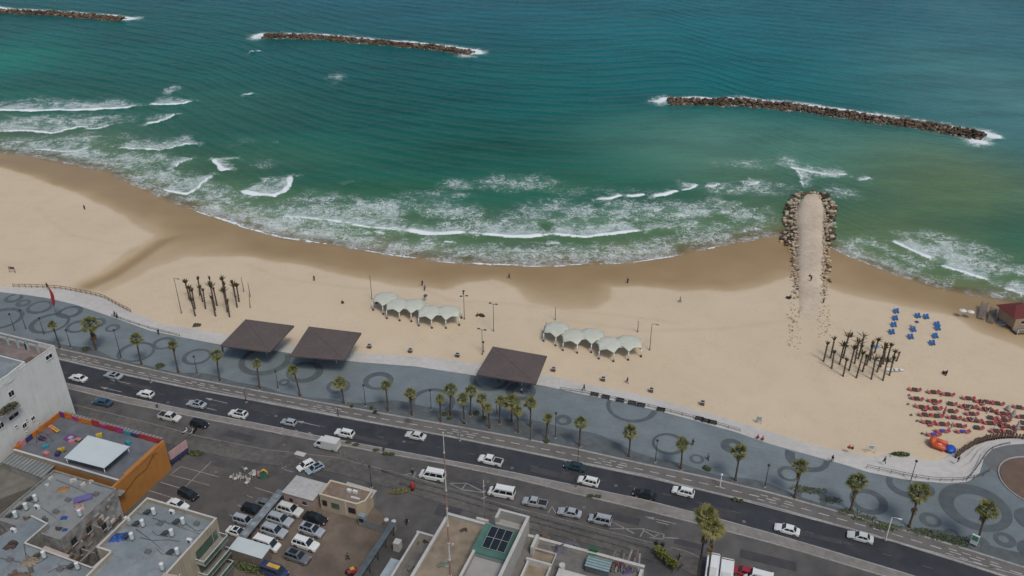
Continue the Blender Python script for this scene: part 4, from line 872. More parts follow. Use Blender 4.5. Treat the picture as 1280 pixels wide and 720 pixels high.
# ================= posts, lamps =================
def lamp(u, v, vt, kind, label, group=None, on='prom', name='street_lamp', m=None):
    if on == 'sand': x, y, z = S(u, v)
    else: x, y = P(u, v, .12 if on == 'prom' else 0); z = .1 if on == 'prom' else 0
    h = height_to(x, y, z, vt); r = thing(name, label, {'street_lamp': 'lamp post', 'pole': 'pole'}.get(name, name.replace('_', ' ')), (x, y, z), R(-20), group); m = m or metal_d
    b = MB(); b.tube([(0, 0, -.1), (0, 0, .5), (0, 0, h)], [.13, .09, .06], 8); b.build('post', m, r)
    b = MB(); b.cyl((0, 0, 0), .28, .18, 10); b.build('base', kerbm, r)
    if kind in ('double', 'triple'):
        for k in range(2 if kind == 'double' else 3):
            a = math.pi*k if kind == 'double' else 2.094*k; zz = h-.15 if kind == 'double' else h-1.2
            b = MB(); b.tube([(0, 0, zz-.3), (.75*math.cos(a), .75*math.sin(a), zz)], .045, 6); b.build('arm', m, r)
            b = MB(); b.box((.85*math.cos(a), .85*math.sin(a), zz+.02), (.62, .38, .16), a); b.build('lamp_head', m, r)
        if kind == 'triple': b = MB(); b.box((0, 0, h), (.5, .5, .3)); b.build('lamp_head', m, r)
    elif kind == 'single':
        b = MB(); b.tube([(0, 0, h-.1), (.5, 0, h+.15), (1.2, 0, h+.1)], .05, 6); b.build('arm', m, r)
        b = MB(); b.box((1.35, 0, h+.08), (.65, .28, .14)); b.build('lamp_head', white if m is white else metal_g, r)
    elif kind == 'ball':
        b = MB(); b.blob((0, 0, h+.1), (.28, .28, .3), 1, 0, sub=2); b.build('lamp_head', m, r)
    return r
BL = 'lamp posts on the beach'
lamp(603,443,411,'double','twin-armed lamp post at the corner of the right dark canopy',BL,'sand'); lamp(604.5,440,428,'ball','short post standing beside the twin-armed lamp',None,'sand','bollard_light')
lamp(617,414,379,'double','twin-armed lamp post between the two pale tents',BL,'sand'); lamp(580.5,399,364,'triple','three-armed lamp post right of the left pale tent',BL,'sand')
lamp(812,437.5,405,'single','lamp post just right of the right pale tent',BL,'sand'); lamp(227,391.5,348,'single','tall lamp post left of the left beach grove',BL,'sand')
BP = 'bare poles on the beach'
lamp(465,374,344,None,'bare pole at the left end of the left pale tent',BP,'sand','pole'); lamp(694,400,384,None,'bare pole behind the left end of the right pale tent',BP,'sand','pole')
lamp(797,415,401,None,'bare pole behind the right end of the right pale tent',BP,'sand','pole'); lamp(682.5,413,402,None,'short pole at the left foot of the right pale tent',BP,'sand','pole')
PR = [(19,415,393,'ball'),(33,413,388,'ball'),(55.5,419,398,'ball'),(89,435,413,'ball'),(152,449,413,'ball'),(247,468,446,None),(348,487,464,None),(457,508,482,None),(539,512,488,None),(621,518,503,None),(663,551,528,None),(694,548,517,None),(819,578,551,None),(956,609,582,None),(1138,602,577,None)]
for k, (u, v, vt, kd) in enumerate(PR): lamp(u, v, vt, kd or 'ball', '%s slim lamp post from the left on the grey promenade' % ordn(k), 'slim lamp posts on the promenade')
BK = [(189,478,458,metal_g),(308,503,486,metal_d),(423,521,509,metal_d),(575,551,525,metal_g),(722,584,555,metal_d),(1107,675,647,white)]
for k, (u, v, vt, m_) in enumerate(BK): lamp(u, v, vt, 'single', '%s arm lamp from the left on the kerb between bike path and road' % ordn(k), 'arm lamps between bike path and road', 'prom', m=m_)
lamp(900,608,594,'ball','white slim post by the promenade edge, between two palms',None,'prom','sign_post',m=white)
lamp(464.5,610,583,'ball','dark pole on the asphalt behind the beige gatehouse',None,'road','pole')
lamp(891,637,646,None,'',None) if False else None
for k, (u, v, vt) in enumerate(((720,610,600),(891,653,647),(480,566,561),(197,511,507))):
    lamp(u, v, vt, 'ball', '%s short post from the left on the median' % ordn(k), 'short posts on the median', 'road', 'bollard')
# ================= beach furniture =================
U = Vector((math.cos(R(-20)), math.sin(R(-20)))); V = Vector((-U.y, U.x))
# dark slatted canopies
slat = striped('canopy_slats', (.100, .078, .070), (.078, .060, .054), .5, 'Y', .7, duty=.6)
slat2 = mat('canopy_fascia', (.085, .066, .06), .7, .15, 2)
for k, (px, lb) in enumerate((([(307,399),(368,407),(337,440),(275,432)],'brown slatted square canopy, leftmost, near the left beach grove'),([(386,408),(452,416),(430,450),(362,445)],'brown slatted square canopy in the middle of the three'),([(616,433),(684,445),(670,480),(595,468)],'brown slatted square canopy standing alone further right, by the twin-armed lamp'))):
    w4 = PL(px, 5.0); cx = sum(p[0] for p in w4)/4; cy = sum(p[1] for p in w4)/4; r = thing('sun_canopy', lb, 'canopy', (cx, cy, -.3), 0, 'brown slatted canopies over the promenade edge')
    loc = [(p[0]-cx, p[1]-cy) for p in w4]; zt = 5.3
    b = MB(); q = loc[::-1]; b.prism(q, zt-.12, zt); b.build('roof', slat, r)
    b = MB()
    for i in range(4):
        p0, p1 = Vector(loc[i]), Vector(loc[(i+1) % 4]); m_ = (p0+p1)/2; d = p1-p0
        b.box((m_.x*.985, m_.y*.985, zt-.22), (d.length-.3, .14, .26), math.atan2(d.y, d.x))
    b.build('frame', slat2, r)
    for i in range(4):
        p = Vector(loc[i])*.40+Vector((0, 1.6)); b = MB(); b.tube([(p.x, p.y, 0), (p.x, p.y, zt-.15)], .14, 8); b.build('post', white if i == 2 else metal_g, r)
    b = MB()
    for i in (0, 1): 
        p0, p1 = Vector(loc[i])*.40+Vector((0, 1.6)), Vector(loc[(i+2) % 4])*.40+Vector((0, 1.6)); m_ = (p0+p1)/2; d = p1-p0; b.box((m_.x, m_.y, zt-.24-.01*i), (d.length, .16, .2), math.atan2(d.y, d.x))
    b.build('beam', slat2, r); b = MB(); p0, p1 = Vector(loc[0])*.99, Vector(loc[2])*.99; m_ = (p0+p1)/2; d = p1-p0; b.box((m_.x, m_.y, zt+.02), (d.length, .10, .05), math.atan2(d.y, d.x)); b.build('seam', slat2, r)
# pale wavy tents
memb = mat('tent_membrane', (.42, .44, .365), .8, .10, .5, col2=(.48, .50, .42))
def tent(centres, rad, label):
    pts = []
    for u, v in centres:
        x, y = P(u, v, 2.0); pts.append((x, y))
    cx, cy = pts[len(pts)//2]; z0 = float(sandz(cx, cy)); r = thing('shade_tent', label, 'tent', (cx, cy, z0), 0, 'pale wavy membrane tents on the sand'); used_ = []
    for m_, (x, y) in enumerate(pts):
        ox_, oy_ = x-cx, y-cy; rot = R(-90)+(R(12) if m_ % 2 else R(-6)); hz = .06*(m_ % 3); S6 = 6; NA, NR = 36, 8; vs = [(ox_, oy_, 3.35+hz)]
        for j in range(1, NR+1):
            g = j/NR
            for i in range(NA):
                ph = i/NA*S6; f = ph-round(ph); cor = 1-2*abs(f)     # 1 at a post, 0 midway between posts
                rr_ = rad*g*(math.cos(math.pi/6)/math.cos((ph % 1-.5)*math.pi/3))*(1-.10*(1-cor)*g)
                ze = 2.5+.62*math.sin(math.pi*abs(f)); z = 3.35+hz+(ze-3.35-hz)*g**3.0; a = rot+2*math.pi*i/NA
                vs.append((ox_+rr_*math.cos(a), oy_+rr_*math.sin(a), z))
        fs = [(0, 1+i, 1+(i+1) % NA) for i in range(NA)]+[(1+j*NA+i, 1+(j+1)*NA+i, 1+(j+1)*NA+(i+1) % NA, 1+j*NA+(i+1) % NA) for j in range(NR-1) for i in range(NA)]
        b = MB(); b.add(vs, fs, 0, True); top = b.build('membrane', memb, r); so_ = top.modifiers.new('thick', 'SOLIDIFY'); so_.thickness = .04
        for k in range(6):
            a = rot+math.pi/3*k; px, py = ox_+rad*math.cos(a)*.99, oy_+rad*math.sin(a)*.99
            if any(math.hypot(px-q[0], py-q[1]) < 1.6 for q in used_): continue
            if any(math.hypot(px-(q[0]-cx), py-(q[1]-cy)) < rad*.8 for n_, q in enumerate(pts) if n_ != m_): continue
            used_.append((px, py)); q = MB(); q.tube([(px, py, .3), (px, py, 2.4)], .13, 8); o = q.build('post', white, r); q = MB(); q.cyl((px, py, -.15), .27, .5, 10); q.build('foot', metal_d, o)
tent([(482,372),(497,380),(517,381),(537,389),(560,389)], 3.7, 'pale green wavy tent on white posts, left of the two')
tent([(696,410),(717,419),(740,418),(762,429),(786,427)], 3.7, 'pale green wavy tent on white posts, right of the two')

# bins on the sand, pale rim
for k, (u, v) in enumerate(((462,435),(513,440.5),(572,446),(692,464),(754,476),(814,490),(878,506))):
    x, y, z = S(u, v); r = thing('litter_bin', '%s square litter bin from the left on the sand beside the pale steps' % ordn(k), 'litter bin', (x, y, z), R(-15), 'square litter bins along the sand')
    b = MB(); b.box((0, 0, .45), (.85, .75, .95)); b.build('bin_body', mat('bin_brown', (.10, .075, .06), .8, .2, 4), r)
    b = MB(); 
    for s_ in (-1, 1): b.box((s_*.47, 0, .98), (.12, 1.0, .12)); b.box((0, s_*.44, .98), (.82, .12, .12))
    b.build('rim', stepm, r); b = MB(); b.box((0, 0, .9), (.8, .7, .06)); b.build('liner', metal_d, r)
x, y, z = S(948, 529); r = thing('notice_board', 'pale cyan notice board standing on the sand behind the promenade', 'sign', (x, y, z), R(-15))
b = MB(); b.box((0, 0, 1.25), (1.1, .08, 1.0)); b.build('panel', mat('cyan_panel', (.25, .36, .36), .6, .2, 4), r)
for s_ in (-1, 1): b = MB(); b.box((s_*.5, 0, .4), (.08, .08, 1.2)); b.build('leg', metal_g, r)
# frames
for (u, v, lb, c_) in ((16, 341, 'wooden frame with a small board standing on the left beach', 'wood'), (1088, 566, 'pale net frame standing on the sand above the curved railing', 'pale')):
    x, y, z = S(u, v); r = thing('signboard' if c_ == 'wood' else 'net_frame', lb, 'sign' if c_ == 'wood' else 'frame', (x, y, z), R(-10)); mm = trunkm if c_ == 'wood' else white
    for s_ in (-1, 1): b = MB(); b.box((s_*.9, 0, 1.0), (.1, .1, 2.0)); b.build('leg', mm, r)
    b = MB(); b.box((0, 0, 1.9), (1.9, .1, .12)); b.build('crossbar', mm, r)
    b = MB(); b.box((0, .06, 1.45), (1.4 if c_ == 'wood' else 1.0, .05, .7)); b.build('panel', mat('plum_panel', (.12, .08, .10), .7, .2, 4) if c_ == 'wood' else mat('pale_panel', (.30, .36, .38), .7, .2, 4), r)
# sun loungers (red) with dark low tables, closed parasols
def proto_lounger(name, fabric, L=1.75, back=.75, W=.62):
    r = thing(name, 'x', 'lounger', (0, 0, 0)); b = MB(); b.box((-.15, 0, .30), (L-.6, W, .10)); b.build('seat', fabric, r)
    b = MB(); b.box((L/2-.35, 0, .52), (back, W, .09), 0, 0, ('Y', R(-38))); b.build('backrest', fabric, r)
    b = MB(); 
    for s_ in (-1, 1): b.box((-.05, s_*.34, .24), (L-.4, .05, .06))
    b.build('frame', white, r)
    for sx in (-.6, .45):
        for s_ in (-1, 1): b = MB(); b.box((sx, s_*.30, .11), (.05, .05, .24)); b.build('leg', white, r)
    return r
redf = mat('red_fabric', (.42, .10, .095), .85, .25, 3); bluef = mat('blue_fabric', (.012, .09, .27), .85, .2, 3); darkf = mat('dark_table', (.06, .042, .034), .8, .3, 4); purple = mat('purple_fabric', (.06, .055, .28), .85, .2, 3)
plr = proto_lounger('beach_chair', redf, 1.25, .6, 1.0); plb = proto_lounger('sun_lounger', bluef, 1.8, .75)
tb = thing('low_table', 'x', 'table', (0, 0, 0)); b = MB(); b.box((0, 0, .48), (1.15, 1.2, .06)); b.build('tabletop', darkf, tb)
for sx in (-1, 1):
    for sy in (-1, 1): b = MB(); b.box((sx*.4, sy*.33, .22), (.06, .06, .45)); b.build('leg', darkf, tb)
first = {}
def place(proto, loc, rz, label, group):
    if proto.name not in first: first[proto.name] = 1; o = proto
    else: o = copy_tree(proto)
    o.location = loc; o.rotation_euler = (0, 0, rz); tag(o, label, None, group); return o
ROWS = [[(185,68),(370,92),(515,115),(720,155),(850,188),(905,190),(1010,205),(1230,245)],[(205,158),(380,182),(540,208),(690,235),(745,240),(885,262),(945,275),(1070,308),(1265,340)],[(255,242),(390,255),(550,282),(755,310),(940,348),(1080,372)],
 [(285,318),(405,330),(575,345),(735,365),(795,378),(935,402),(1030,410),(1110,435),(1265,400)],[(320,395),(460,412),(630,428),(805,448),(1000,482),(1125,492),(1275,455)]]
rr = random.Random(4)
for ri, row in enumerate(ROWS):
    for ci, (a, b_) in enumerate(row):
        x, y, z = S(1120+a/8, 480+b_/8); wide = .98+rr.uniform(-.08, .08); tilt = R(-8+rr.uniform(-7, 7))
        place(tb, (x, y, z), tilt, 'dark low table, %s from the left in the %s row of the red beach chairs' % (ordn(ci), ordn(ri)), 'dark low tables among the red chairs')
        for s_ in (-1, 1):
            if rr.random() < .06: continue
            place(plr, (x+s_*wide*math.cos(tilt), y+s_*wide*math.sin(tilt)+rr.uniform(-.15, .15), z), tilt+(0 if s_ > 0 else math.pi)+rr.uniform(-.2, .2), 'red beach chair on the %s side of the %s table in the %s row' % ('right' if s_ > 0 else 'left', ordn(ci), ordn(ri)), 'red beach chairs in rows')
        if rr.random() < .18:
            place(tb if False else plr, (x+rr.uniform(-.4, .4), y-.95, z), R(-90)+rr.uniform(-.3, .3), 'red beach chair on the near side of the %s table in the %s row' % (ordn(ci), ordn(ri)), 'red beach chairs in rows')
for k, (a, b_) in enumerate(((460,482),(665,487),(372,517))):
    x, y, z = S(1120+a/8, 480+b_/8); o = thing('beach_mat_table', '%s purple-blue low table from the left below the red chairs' % ordn((1, 2, 0)[k]), 'table', (x, y, z), R(-6), 'purple-blue low tables')
    b = MB(); b.box((0, 0, .48), (1.1, .9, .08)); b.build('tabletop', purple, o)
    for sx in (-1, 1):
        for sy in (-1, 1): b = MB(); b.box((sx*.45, sy*.36, .22), (.06, .06, .45)); b.build('leg', darkf, o)
    for s_ in (-1, 1): place(plr, (x+s_*1.1, y, z), 0 if s_ > 0 else math.pi, 'red beach chair on the %s side of the %s purple-blue table' % ('right' if s_ > 0 else 'left', ordn((1, 2, 0)[k])), 'red beach chairs in rows')
BLU = [(640,122),(635,157),(628,190),(618,226),(748,145),(790,150),(725,214),(712,250),(845,188),(847,207),(835,246),(820,281)]
nm_ = ['top of the left column','second of the left column','third of the left column','bottom of the left column','top of the middle column','right of the top middle pair','third of the middle column','bottom of the middle column','top of the right column','second of the right column','third of the right column','bottom of the right column']
for k, (a, b_) in enumerate(BLU):
    x, y, z = S(960+a/4, 360+b_/4)
    for s_ in (-1, 1): place(plb, (x+s_*.42, y+.1*s_, z), R(82)+rr.uniform(-.08, .08), 'blue sun lounger, %s one of the pair at the %s' % ('right' if s_ > 0 else 'left', nm_[k]), 'blue sun loungers in pairs')
def parasol_closed(u, v, vt, m, label, group, rad=.2, slant=0.0):
    x, y, z = S(u, v); h = height_to(x, y, z, vt); r = thing('closed_parasol', label, 'parasol', (x, y, z), 0, group); r.rotation_euler = (0, slant, 0)
    b = MB(); b.tube([(0, 0, -.1), (0, 0, h)], .035, 6); b.build('pole', white, r)
    b = MB(); b.tube([(0, 0, h*.25), (0, 0, h*.35), (0, 0, h*.8), (0, 0, h)], [rad*1.1, rad, rad*.6, .03], 8); b.build('folded_canopy', m, r)
GP = 'closed parasols among the red chairs'; grf = mat('pale_canvas', (.30, .29, .26), .85, .15, 3)
for (a, b_, c_, m_, l, rad, sl) in ((470,318,215,redf,'dark red closed parasol upright between the third and fourth rows',.3,.05),(455,130,75,redf,'short dark red closed parasol at the top row',.15,.05),(545,450,375,grf,'pale closed parasol below the middle of the red chairs',.2,.12),(865,215,180,white,'white closed parasol in the top row',.12,.35),(715,268,215,white,'white closed parasol leaning in the second row',.12,.35),
    (905,300,255,white,'white closed parasol leaning between the second and third rows',.12,.35),(755,380,335,white,'white closed parasol leaning in the fourth row',.12,.35),(965,460,400,white,'white closed parasol leaning near the palisade',.14,.35),(1150,345,250,grf,'large grey closed parasol at the right of the red chairs',.5,.15),(1195,470,380,grf,'large grey closed parasol near the palisade end',.5,.12),(1115,265,210,grf,'wide grey closed parasol in the upper right of the red chairs',.6,.05)):
    parasol_closed(1120+a/8, 480+b_/8, 480+c_/8, m_, l, GP, rad, sl)
def small_heap(u, v, w, h, m, name, label, cat, group=None, z=None, seed=1, dims=None, n=5):
    if z is None: x, y, z = S(u, v)
    else: x, y = P(u, v, z)
    rr = random.Random(seed); b = MB(); hard = name in ('clutter_heap', 'solar_panels', 'belongings', 'bag', 'log')
    if hard:
        for i in range(n+3):
            sx, sy, sz = w*rr.uniform(.18, .5), w*rr.uniform(.12, .35), h*rr.uniform(.25, .8)
            b.box((rr.uniform(-.5, .5)*w*.7, rr.uniform(-.5, .5)*w*.5, sz/2), (sx, sy, sz), rr.uniform(0, 3))
    else:   # draped sheet: a low crumpled surface
        NX = 9; vs = []; rg = [[rr.uniform(.1, 1) for _ in range(NX)] for _ in range(NX)]
        for i in range(NX):
            for k in range(NX):
                e = min(1, 1.6*(1-max(abs(2*i/(NX-1)-1), abs(2*k/(NX-1)-1)))); q = 1-.25*rr.random()
                vs.append((w*(i/(NX-1)-.5)*q, w*.7*(k/(NX-1)-.5)*q+.15*w*(i/(NX-1)-.5), .02+h*e*rg[i][k]))
        b.add(vs, [(i*NX+k, i*NX+k+1, (i+1)*NX+k+1, (i+1)*NX+k)[::-1] for i in range(NX-1) for k in range(NX-1)])
    o = b.build(name, m); o.location = (x, y, z); return tag(o, label, cat, group)
for k, (a, b_) in enumerate(((130,117),(120,205),(150,315),(210,373),(262,500),(350,573))):
    small_heap(1120+a/8, 480+b_/8, .8, .6, mat('grey_bag', (.14, .14, .11), .9, .3, 3), 'sand_bag', '%s small grey-green sack from the top beside the red chairs' % ordn(k), 'sack', 'grey-green sacks beside the chairs', seed=k)
# open white parasols near the hut
def parasol_open(u, v, zc, rad, m, label, group):
    x, y = P(u, v, zc-1.9); z = float(sandz(x, y)); r = thing('parasol', label, 'parasol', (x, y, z), 0, group); b = MB(); b.tube([(0, 0, -.2), (0, 0, zc)], .04, 6); b.build('pole', white, r)
    b = MB(); n = 8; vs = [(0, 0, zc+.25)]+[(rad*math.cos(2*math.pi*i/n), rad*math.sin(2*math.pi*i/n), zc-.2) for i in range(n)]+[(0, 0, zc+.21)]+[(rad*.99*math.cos(2*math.pi*i/n), rad*.99*math.sin(2*math.pi*i/n), zc-.26) for i in range(n)]
    b.add(vs, [(0, 1+i, 1+(i+1) % n) for i in range(n)]+[(n+1, n+2+(i+1) % n, n+2+i) for i in range(n)]+[(1+i, n+2+i, n+2+(i+1) % n, 1+(i+1) % n) for i in range(n)]); b.build('canopy', m, r)
parasol_open(1204, 387.5, 2.3, .95, white, 'white open parasol left of its twin by the rescue hut', 'white open parasols by the hut'); parasol_open(1214, 389, 2.2, .95, white, 'white open parasol right of its twin by the rescue hut', 'white open parasols by the hut')
parasol_open(1145.5, 404, 2.1, .6, mat('violet_cloth', (.07, .055, .13), .8, .4, 3), 'small violet parasol among the blue loungers', None)
parasol_open(524+8, 371, 2.0, .6, mat('violet_cloth', (.07, .055, .13), .8, .4, 3), 'small violet parasol on the sand behind the left pale tent', None)
# white boat hull and blue / white things under the palms
x, y, z = S(1119, 464); r = thing('rowing_boat', 'long white boat resting on the sand below the right beach grove', 'boat', (x, y, z), R(-2)); b = MB()
st = [(f*4.6-2.3, [(-w_, .45), (-w_*.6, .08), (0, 0), (w_*.6, .08), (w_, .45), (w_*.85, .42), (0, .28), (-w_*.85, .42)]) for f, w_ in ((0,.25),(.15,.5),(.5,.62),(.8,.42),(.95,.15),(1,.03))]; loft(b, st); b.build('hull', white, r); b = MB(); b.box((-.3, 0, .42), (.25, 1.0, .06)); b.box((.9, 0, .42), (.22, .8, .06)); b.build('bench', trunkm, r)
for (u, v, w_, m_, l, nme, ct) in ((1095,434,2.2,mat('blue_white_cloth', (.16, .24, .36), .8, .5, 1.2),'blue and white awning cloth heaped under the right beach grove','cloth_bundle','cloth'),(1109,450,1.8,white,'white tarpaulin bundled under the right beach grove','tarpaulin','tarpaulin'),(1113,450,1.2,grf,'pale canvas bundle beside the white tarpaulin','canvas_bundle','cloth'),(1089,443,1.2,mat('rosy_cloth', (.20, .12, .11), .9, .3, 2),'rosy cloth bundle in the middle of the right beach grove','blanket','blanket'),
    (986,373,1.6,darkf,'dark belongings piled at the left foot of the jetty','belongings','bags'),(246,407,2.4,mat('green_shrub', (.05, .06, .035), .9, .4, 3),'low dark shrub on the sand beside the left promenade','shrub','shrub'),(601,395,1.4,darkf,'dark bags left on the sand between two lamp posts','belongings','bags'),(428.5,379,.9,darkf,'small dark bag on the sand left of the left pale tent','bag','bag'),(1180,467,1.0,darkf,'dark upright bag standing alone above the red chairs','bag','bag')):
    small_heap(u, v, w_, .9, m_, nme, l, ct, seed=int(u))
# swimmers' ramps of weathered timber
for k, (p0, p1, l) in enumerate((((1226,397),(1232,377),'weathered wooden ramp beside the white parasols'),((1238,402),(1243,384),'weathered wooden ramp against the rescue hut'))):
    a = P(*p0, -1.4); c_ = P(*p1, -.3); d = Vector((c_[0]-a[0], c_[1]-a[1])); L = d.length; r = thing('wooden_ramp', l, 'ramp', (a[0], a[1], -1.7), math.atan2(d.y, d.x), 'weathered ramps by the hut'); b = MB()
    wood = mat('weathered_wood', (.17, .14, .115), .9, .3, 2)
    for i in range(int(L/.4)): b.box((i*.4, 0, .2+i*.4/L*1.2), (.34, 1.6, .07))
    b.build('deck', wood, r)
    for s_ in (-1, 1): b = MB(); b.tube([(0, s_*.8, .1), (L, s_*.8, 1.3)], .08, 6); b.build('stringer', wood, r)
    for i in (1, 2): 
        for s_ in (-1, 1): b = MB(); b.tube([(L*i/2, s_*.8, -1.2), (L*i/2, s_*.8, .2+.6*i)], .09, 6); b.build('post', wood, r)
# rescue hut
O = P(1273, 409, -.6); r = thing('lifeguard_hut', 'tan lifeguard hut with a dark red roof at the water edge on the right', 'hut', (O[0], O[1], -2.2), R(10)); W_, D_, Hh = 6.4, 6.5, 3.0; tan = mat('hut_wall', (.30, .225, .15), .85, .15, 1.5)
b = MB(); b.box((W_/2-1.5, D_/2, 1.3+Hh/2), (W_, D_, Hh)); b.build('wall', tan, r)
b = MB(); cx = W_/2-1.5; e = .7
b.add([(cx-W_/2-e, -e*.2, Hh+1.35), (cx+W_/2+e, -e*.2, Hh+1.35), (cx+W_/2+e, D_+e, Hh+1.35), (cx-W_/2-e, D_+e, Hh+1.35), (cx-.8, D_/2+.6, Hh+2.9), (cx+.8, D_/2+.6, Hh+2.9)], [(0,3,2,1),(0,1,5,4),(2,3,4,5),(1,2,5),(3,0,4)])
b.build('roof', striped('red_roof', (.13, .022, .02), (.09, .016, .015), .35, 'X', .8), r)
b = MB(); b.box((cx-.6, -.02, 2.95), (1.3, .1, .8)); o = b.build('window', glassm, r); b = MB(); b.box((cx-.6, -.06, 2.5), (1.6, .3, .08)); b.build('sill', white, o)
b = MB(); b.box((cx, -1.0, 1.2), (W_+.6, 2.2, .15)); b.build('deck', mat('weathered_wood', (.17, .14, .115), .9, .3, 2), r)
for i, s_ in enumerate((-1, -.33, .33, 1)): b = MB(); b.tube([(cx+s_*(W_/2), -1.9, -1), (cx+s_*(W_/2), -1.9, 2.1)], .09, 6); b.build('post', white if i in (0, 3) else trunkm, r)
for s_ in (-1, 1): b = MB(); b.tube([(cx+s_*(W_/2-.3), D_-.5, -2), (cx+s_*(W_/2-.3), D_-.5, 1.4)], .15, 6); b.build('stilt', trunkm, r)
b = MB(); b.tube([(cx-W_/2, -1.9, 2.05), (cx+W_/2, -1.9, 2.05)], .05, 6); b.build('handrail', white, r)
small_heap(1253, 405, 2.6, .9, mat('hut_clutter', (.33, .34, .36), .8, .6, 1.5), 'surf_gear', 'white rescue boards and gear heaped before the hut', 'gear', seed=77); small_heap(1272, 409, 1.5, 1.0, white, 'rescue_board', 'white rescue board lying right of the gear by the hut', 'board', seed=78, n=2)
# inflatable slide
x, y = P(1180, 560, -.8); r = thing('inflatable_slide', 'orange inflatable bouncer with a blue front and white star beside the palisade', 'inflatable', (x, y, -1), R(-35)); orange = mat('orange_vinyl', (.50, .085, .025), .5, .1, 2); bluev = mat('blue_vinyl', (.012, .07, .36), .5, .1, 2)
for (px, py, rad, ln, nme) in ((-1.0, 1.0, .55, 3.2, 'tube'), (-1.0, -1.0, .55, 3.2, 'tube')):
    b = MB(); b.tube([(px-ln/2+.2, py, .6), (px-ln/2+.4, py, .75), (px+ln/2-.4, py, .75), (px+ln/2-.2, py, .6)], [.25, rad, rad, .25], 12); b.build('side_tube', orange, r)
b = MB(); b.tube([(-2.3, -1.2, .9), (-2.4, -.5, 1.3), (-2.4, .5, 1.3), (-2.3, 1.2, .9)], [.4, .7, .7, .4], 12); b.build('back_tube', orange, r)
b = MB(); b.box((-.9, 0, .5), (2.6, 1.8, .45)); b.build('floor', orange, r)
b = MB(); b.blob((1.2, 0, .55), (1.15, 1.35, .62), 3, .03, sub=2, smooth=True); b.build('front_cushion', bluev, r)
b = MB(); vs = [( -.9+(.62 if i % 2 == 0 else .27)*math.cos(i*math.pi/5), (.62 if i % 2 == 0 else .27)*math.sin(i*math.pi/5), .74) for i in range(10)]; b.add([(-.9, 0, .80)]+vs, [(0, 1+i, 1+(i+1) % 10) for i in range(10)]); b.build('star', white, r)
# palisade of brown logs, curved
pal = resample(PL([(1194,573),(1204,565),(1217,557),(1232,552),(1250,549),(1268,549),(1284,552)], -.9), 34); r = thing('palisade', 'curved brown log palisade beside the red chairs', 'fence', (*pal[0], -1.0)); rr = random.Random(2); mlog = mat('log_brown', (.085, .058, .042), .95, .35, 3)
for p in pal:
    b = MB(); h = 1.9*rr.uniform(.85, 1.1); b.tube([(p[0]-pal[0][0], p[1]-pal[0][1], -.2), (p[0]-pal[0][0]+rr.uniform(-.1, .1), p[1]-pal[0][1]+rr.uniform(-.1, .1), h)], [.24, .2], 7); b.build('log', mlog, r)
b = MB(); b.tube([(p[0]-pal[0][0], p[1]-pal[0][1]-.3, 1.2) for p in pal], .12, 6); b.build('rail', mlog, r)
x, y, z = S(1283, 550); small_heap(1266, 551, .8, .7, white, 'tarpaulin', 'white cloth lying on the palisade rail', 'cloth', seed=5, n=3)
# planter hedge by the curved rail
x, y, z = S(1125, 571); r = thing('hedge_planter', 'green hedge in a pale stone planter above the curved railing', 'planter', (x, y, z), R(-5)); b = MB(); b.box((0, 0, .2), (4.2, 1.3, .5)); b.build('trough', stepm, r)
def leaves(mb, c, r_, n, rr, s=.12):
    for _ in range(n):
        while True:
            p = Vector((rr.uniform(-1, 1), rr.uniform(-1, 1), rr.uniform(-1, 1)))
            if .2 < p.length < 1: break
        p = Vector((c[0]+p.x*r_[0], c[1]+p.y*r_[1], c[2]+p.z*r_[2])); a = Vector((rr.gauss(0, 1), rr.gauss(0, 1), rr.gauss(0, 1))).normalized(); b2 = a.orthogonal().normalized()*s; a = a*s*1.5
        mb.add([p-a, p-b2, p+a, p+b2], [(0, 1, 2, 3)])
leafm = mat('hedge_leaf', (.035, .055, .02), .7, .3, 2, col2=(.09, .11, .04))
b = MB(); leaves(b, (0, 0, .75), (1.95, .55, .45), 600, random.Random(3), .13); b.build('hedge', leafm, r)
# railings
def railing(px, z, label, name='railing', h=1.05, gap=2.2, m=None, rails=(1.0, .55), rad=.045, cat='railing', group=None, zend=None):
    pts = [tuple(p) for p in PL(px, z)]; W = resample(pts, max(2, int(polylen(pts)/gap)+1)); r = thing(name, label, cat, (*W[0], z), 0, group); m = m or metal_d
    for p in W: b = MB(); b.tube([(p[0]-W[0][0], p[1]-W[0][1], -.15), (p[0]-W[0][0], p[1]-W[0][1], h)], rad, 6); b.build('post', m, r)
    for f in rails: b = MB(); b.tube([(p[0]-W[0][0], p[1]-W[0][1], h*f) for p in W], rad, 6); b.build('rail', m, r)
    return r
railing([(17,359.5),(45,360),(78,362),(112,368.5),(130,373),(156,387),(164,391)], -.85, 'brown wooden post and rail fence along the left promenade', 'wooden_fence', 1.15, 1.7, mat('fence_wood', (.13, .095, .065), .9, .3, 3), (1.0, .5), .075, 'fence')
railing([(1083,585.5),(1110,591),(1135,596.5),(1160,600.5),(1185,602.5),(1210,600.5),(1228,596),(1236,590)], .12, 'curved brown railing between the grey promenade and the pale steps', h=1.0)
railing([(1208,601),(1216,592),(1224,581),(1234,566),(1243,559),(1262,555)], .12, 'short curved railing at the foot of the grey plaza', h=.6)
railing([(700,488),(735,493),(770,500),(800,507),(840,516.5),(880,527),(925,540)], .0, 'long dark railing along the top of the pale steps', h=.9, gap=2.5)
railing([(140,396),(165,404.5),(190,412.5),(225,421)], .0, 'dark railing along the left steps of the promenade', h=.8, gap=3)
BN = [(743,493.5),(757,497),(775,501),(790,504.5),(801,507),(826,512.5),(874,524),(882,526.5),(890,528.5)]
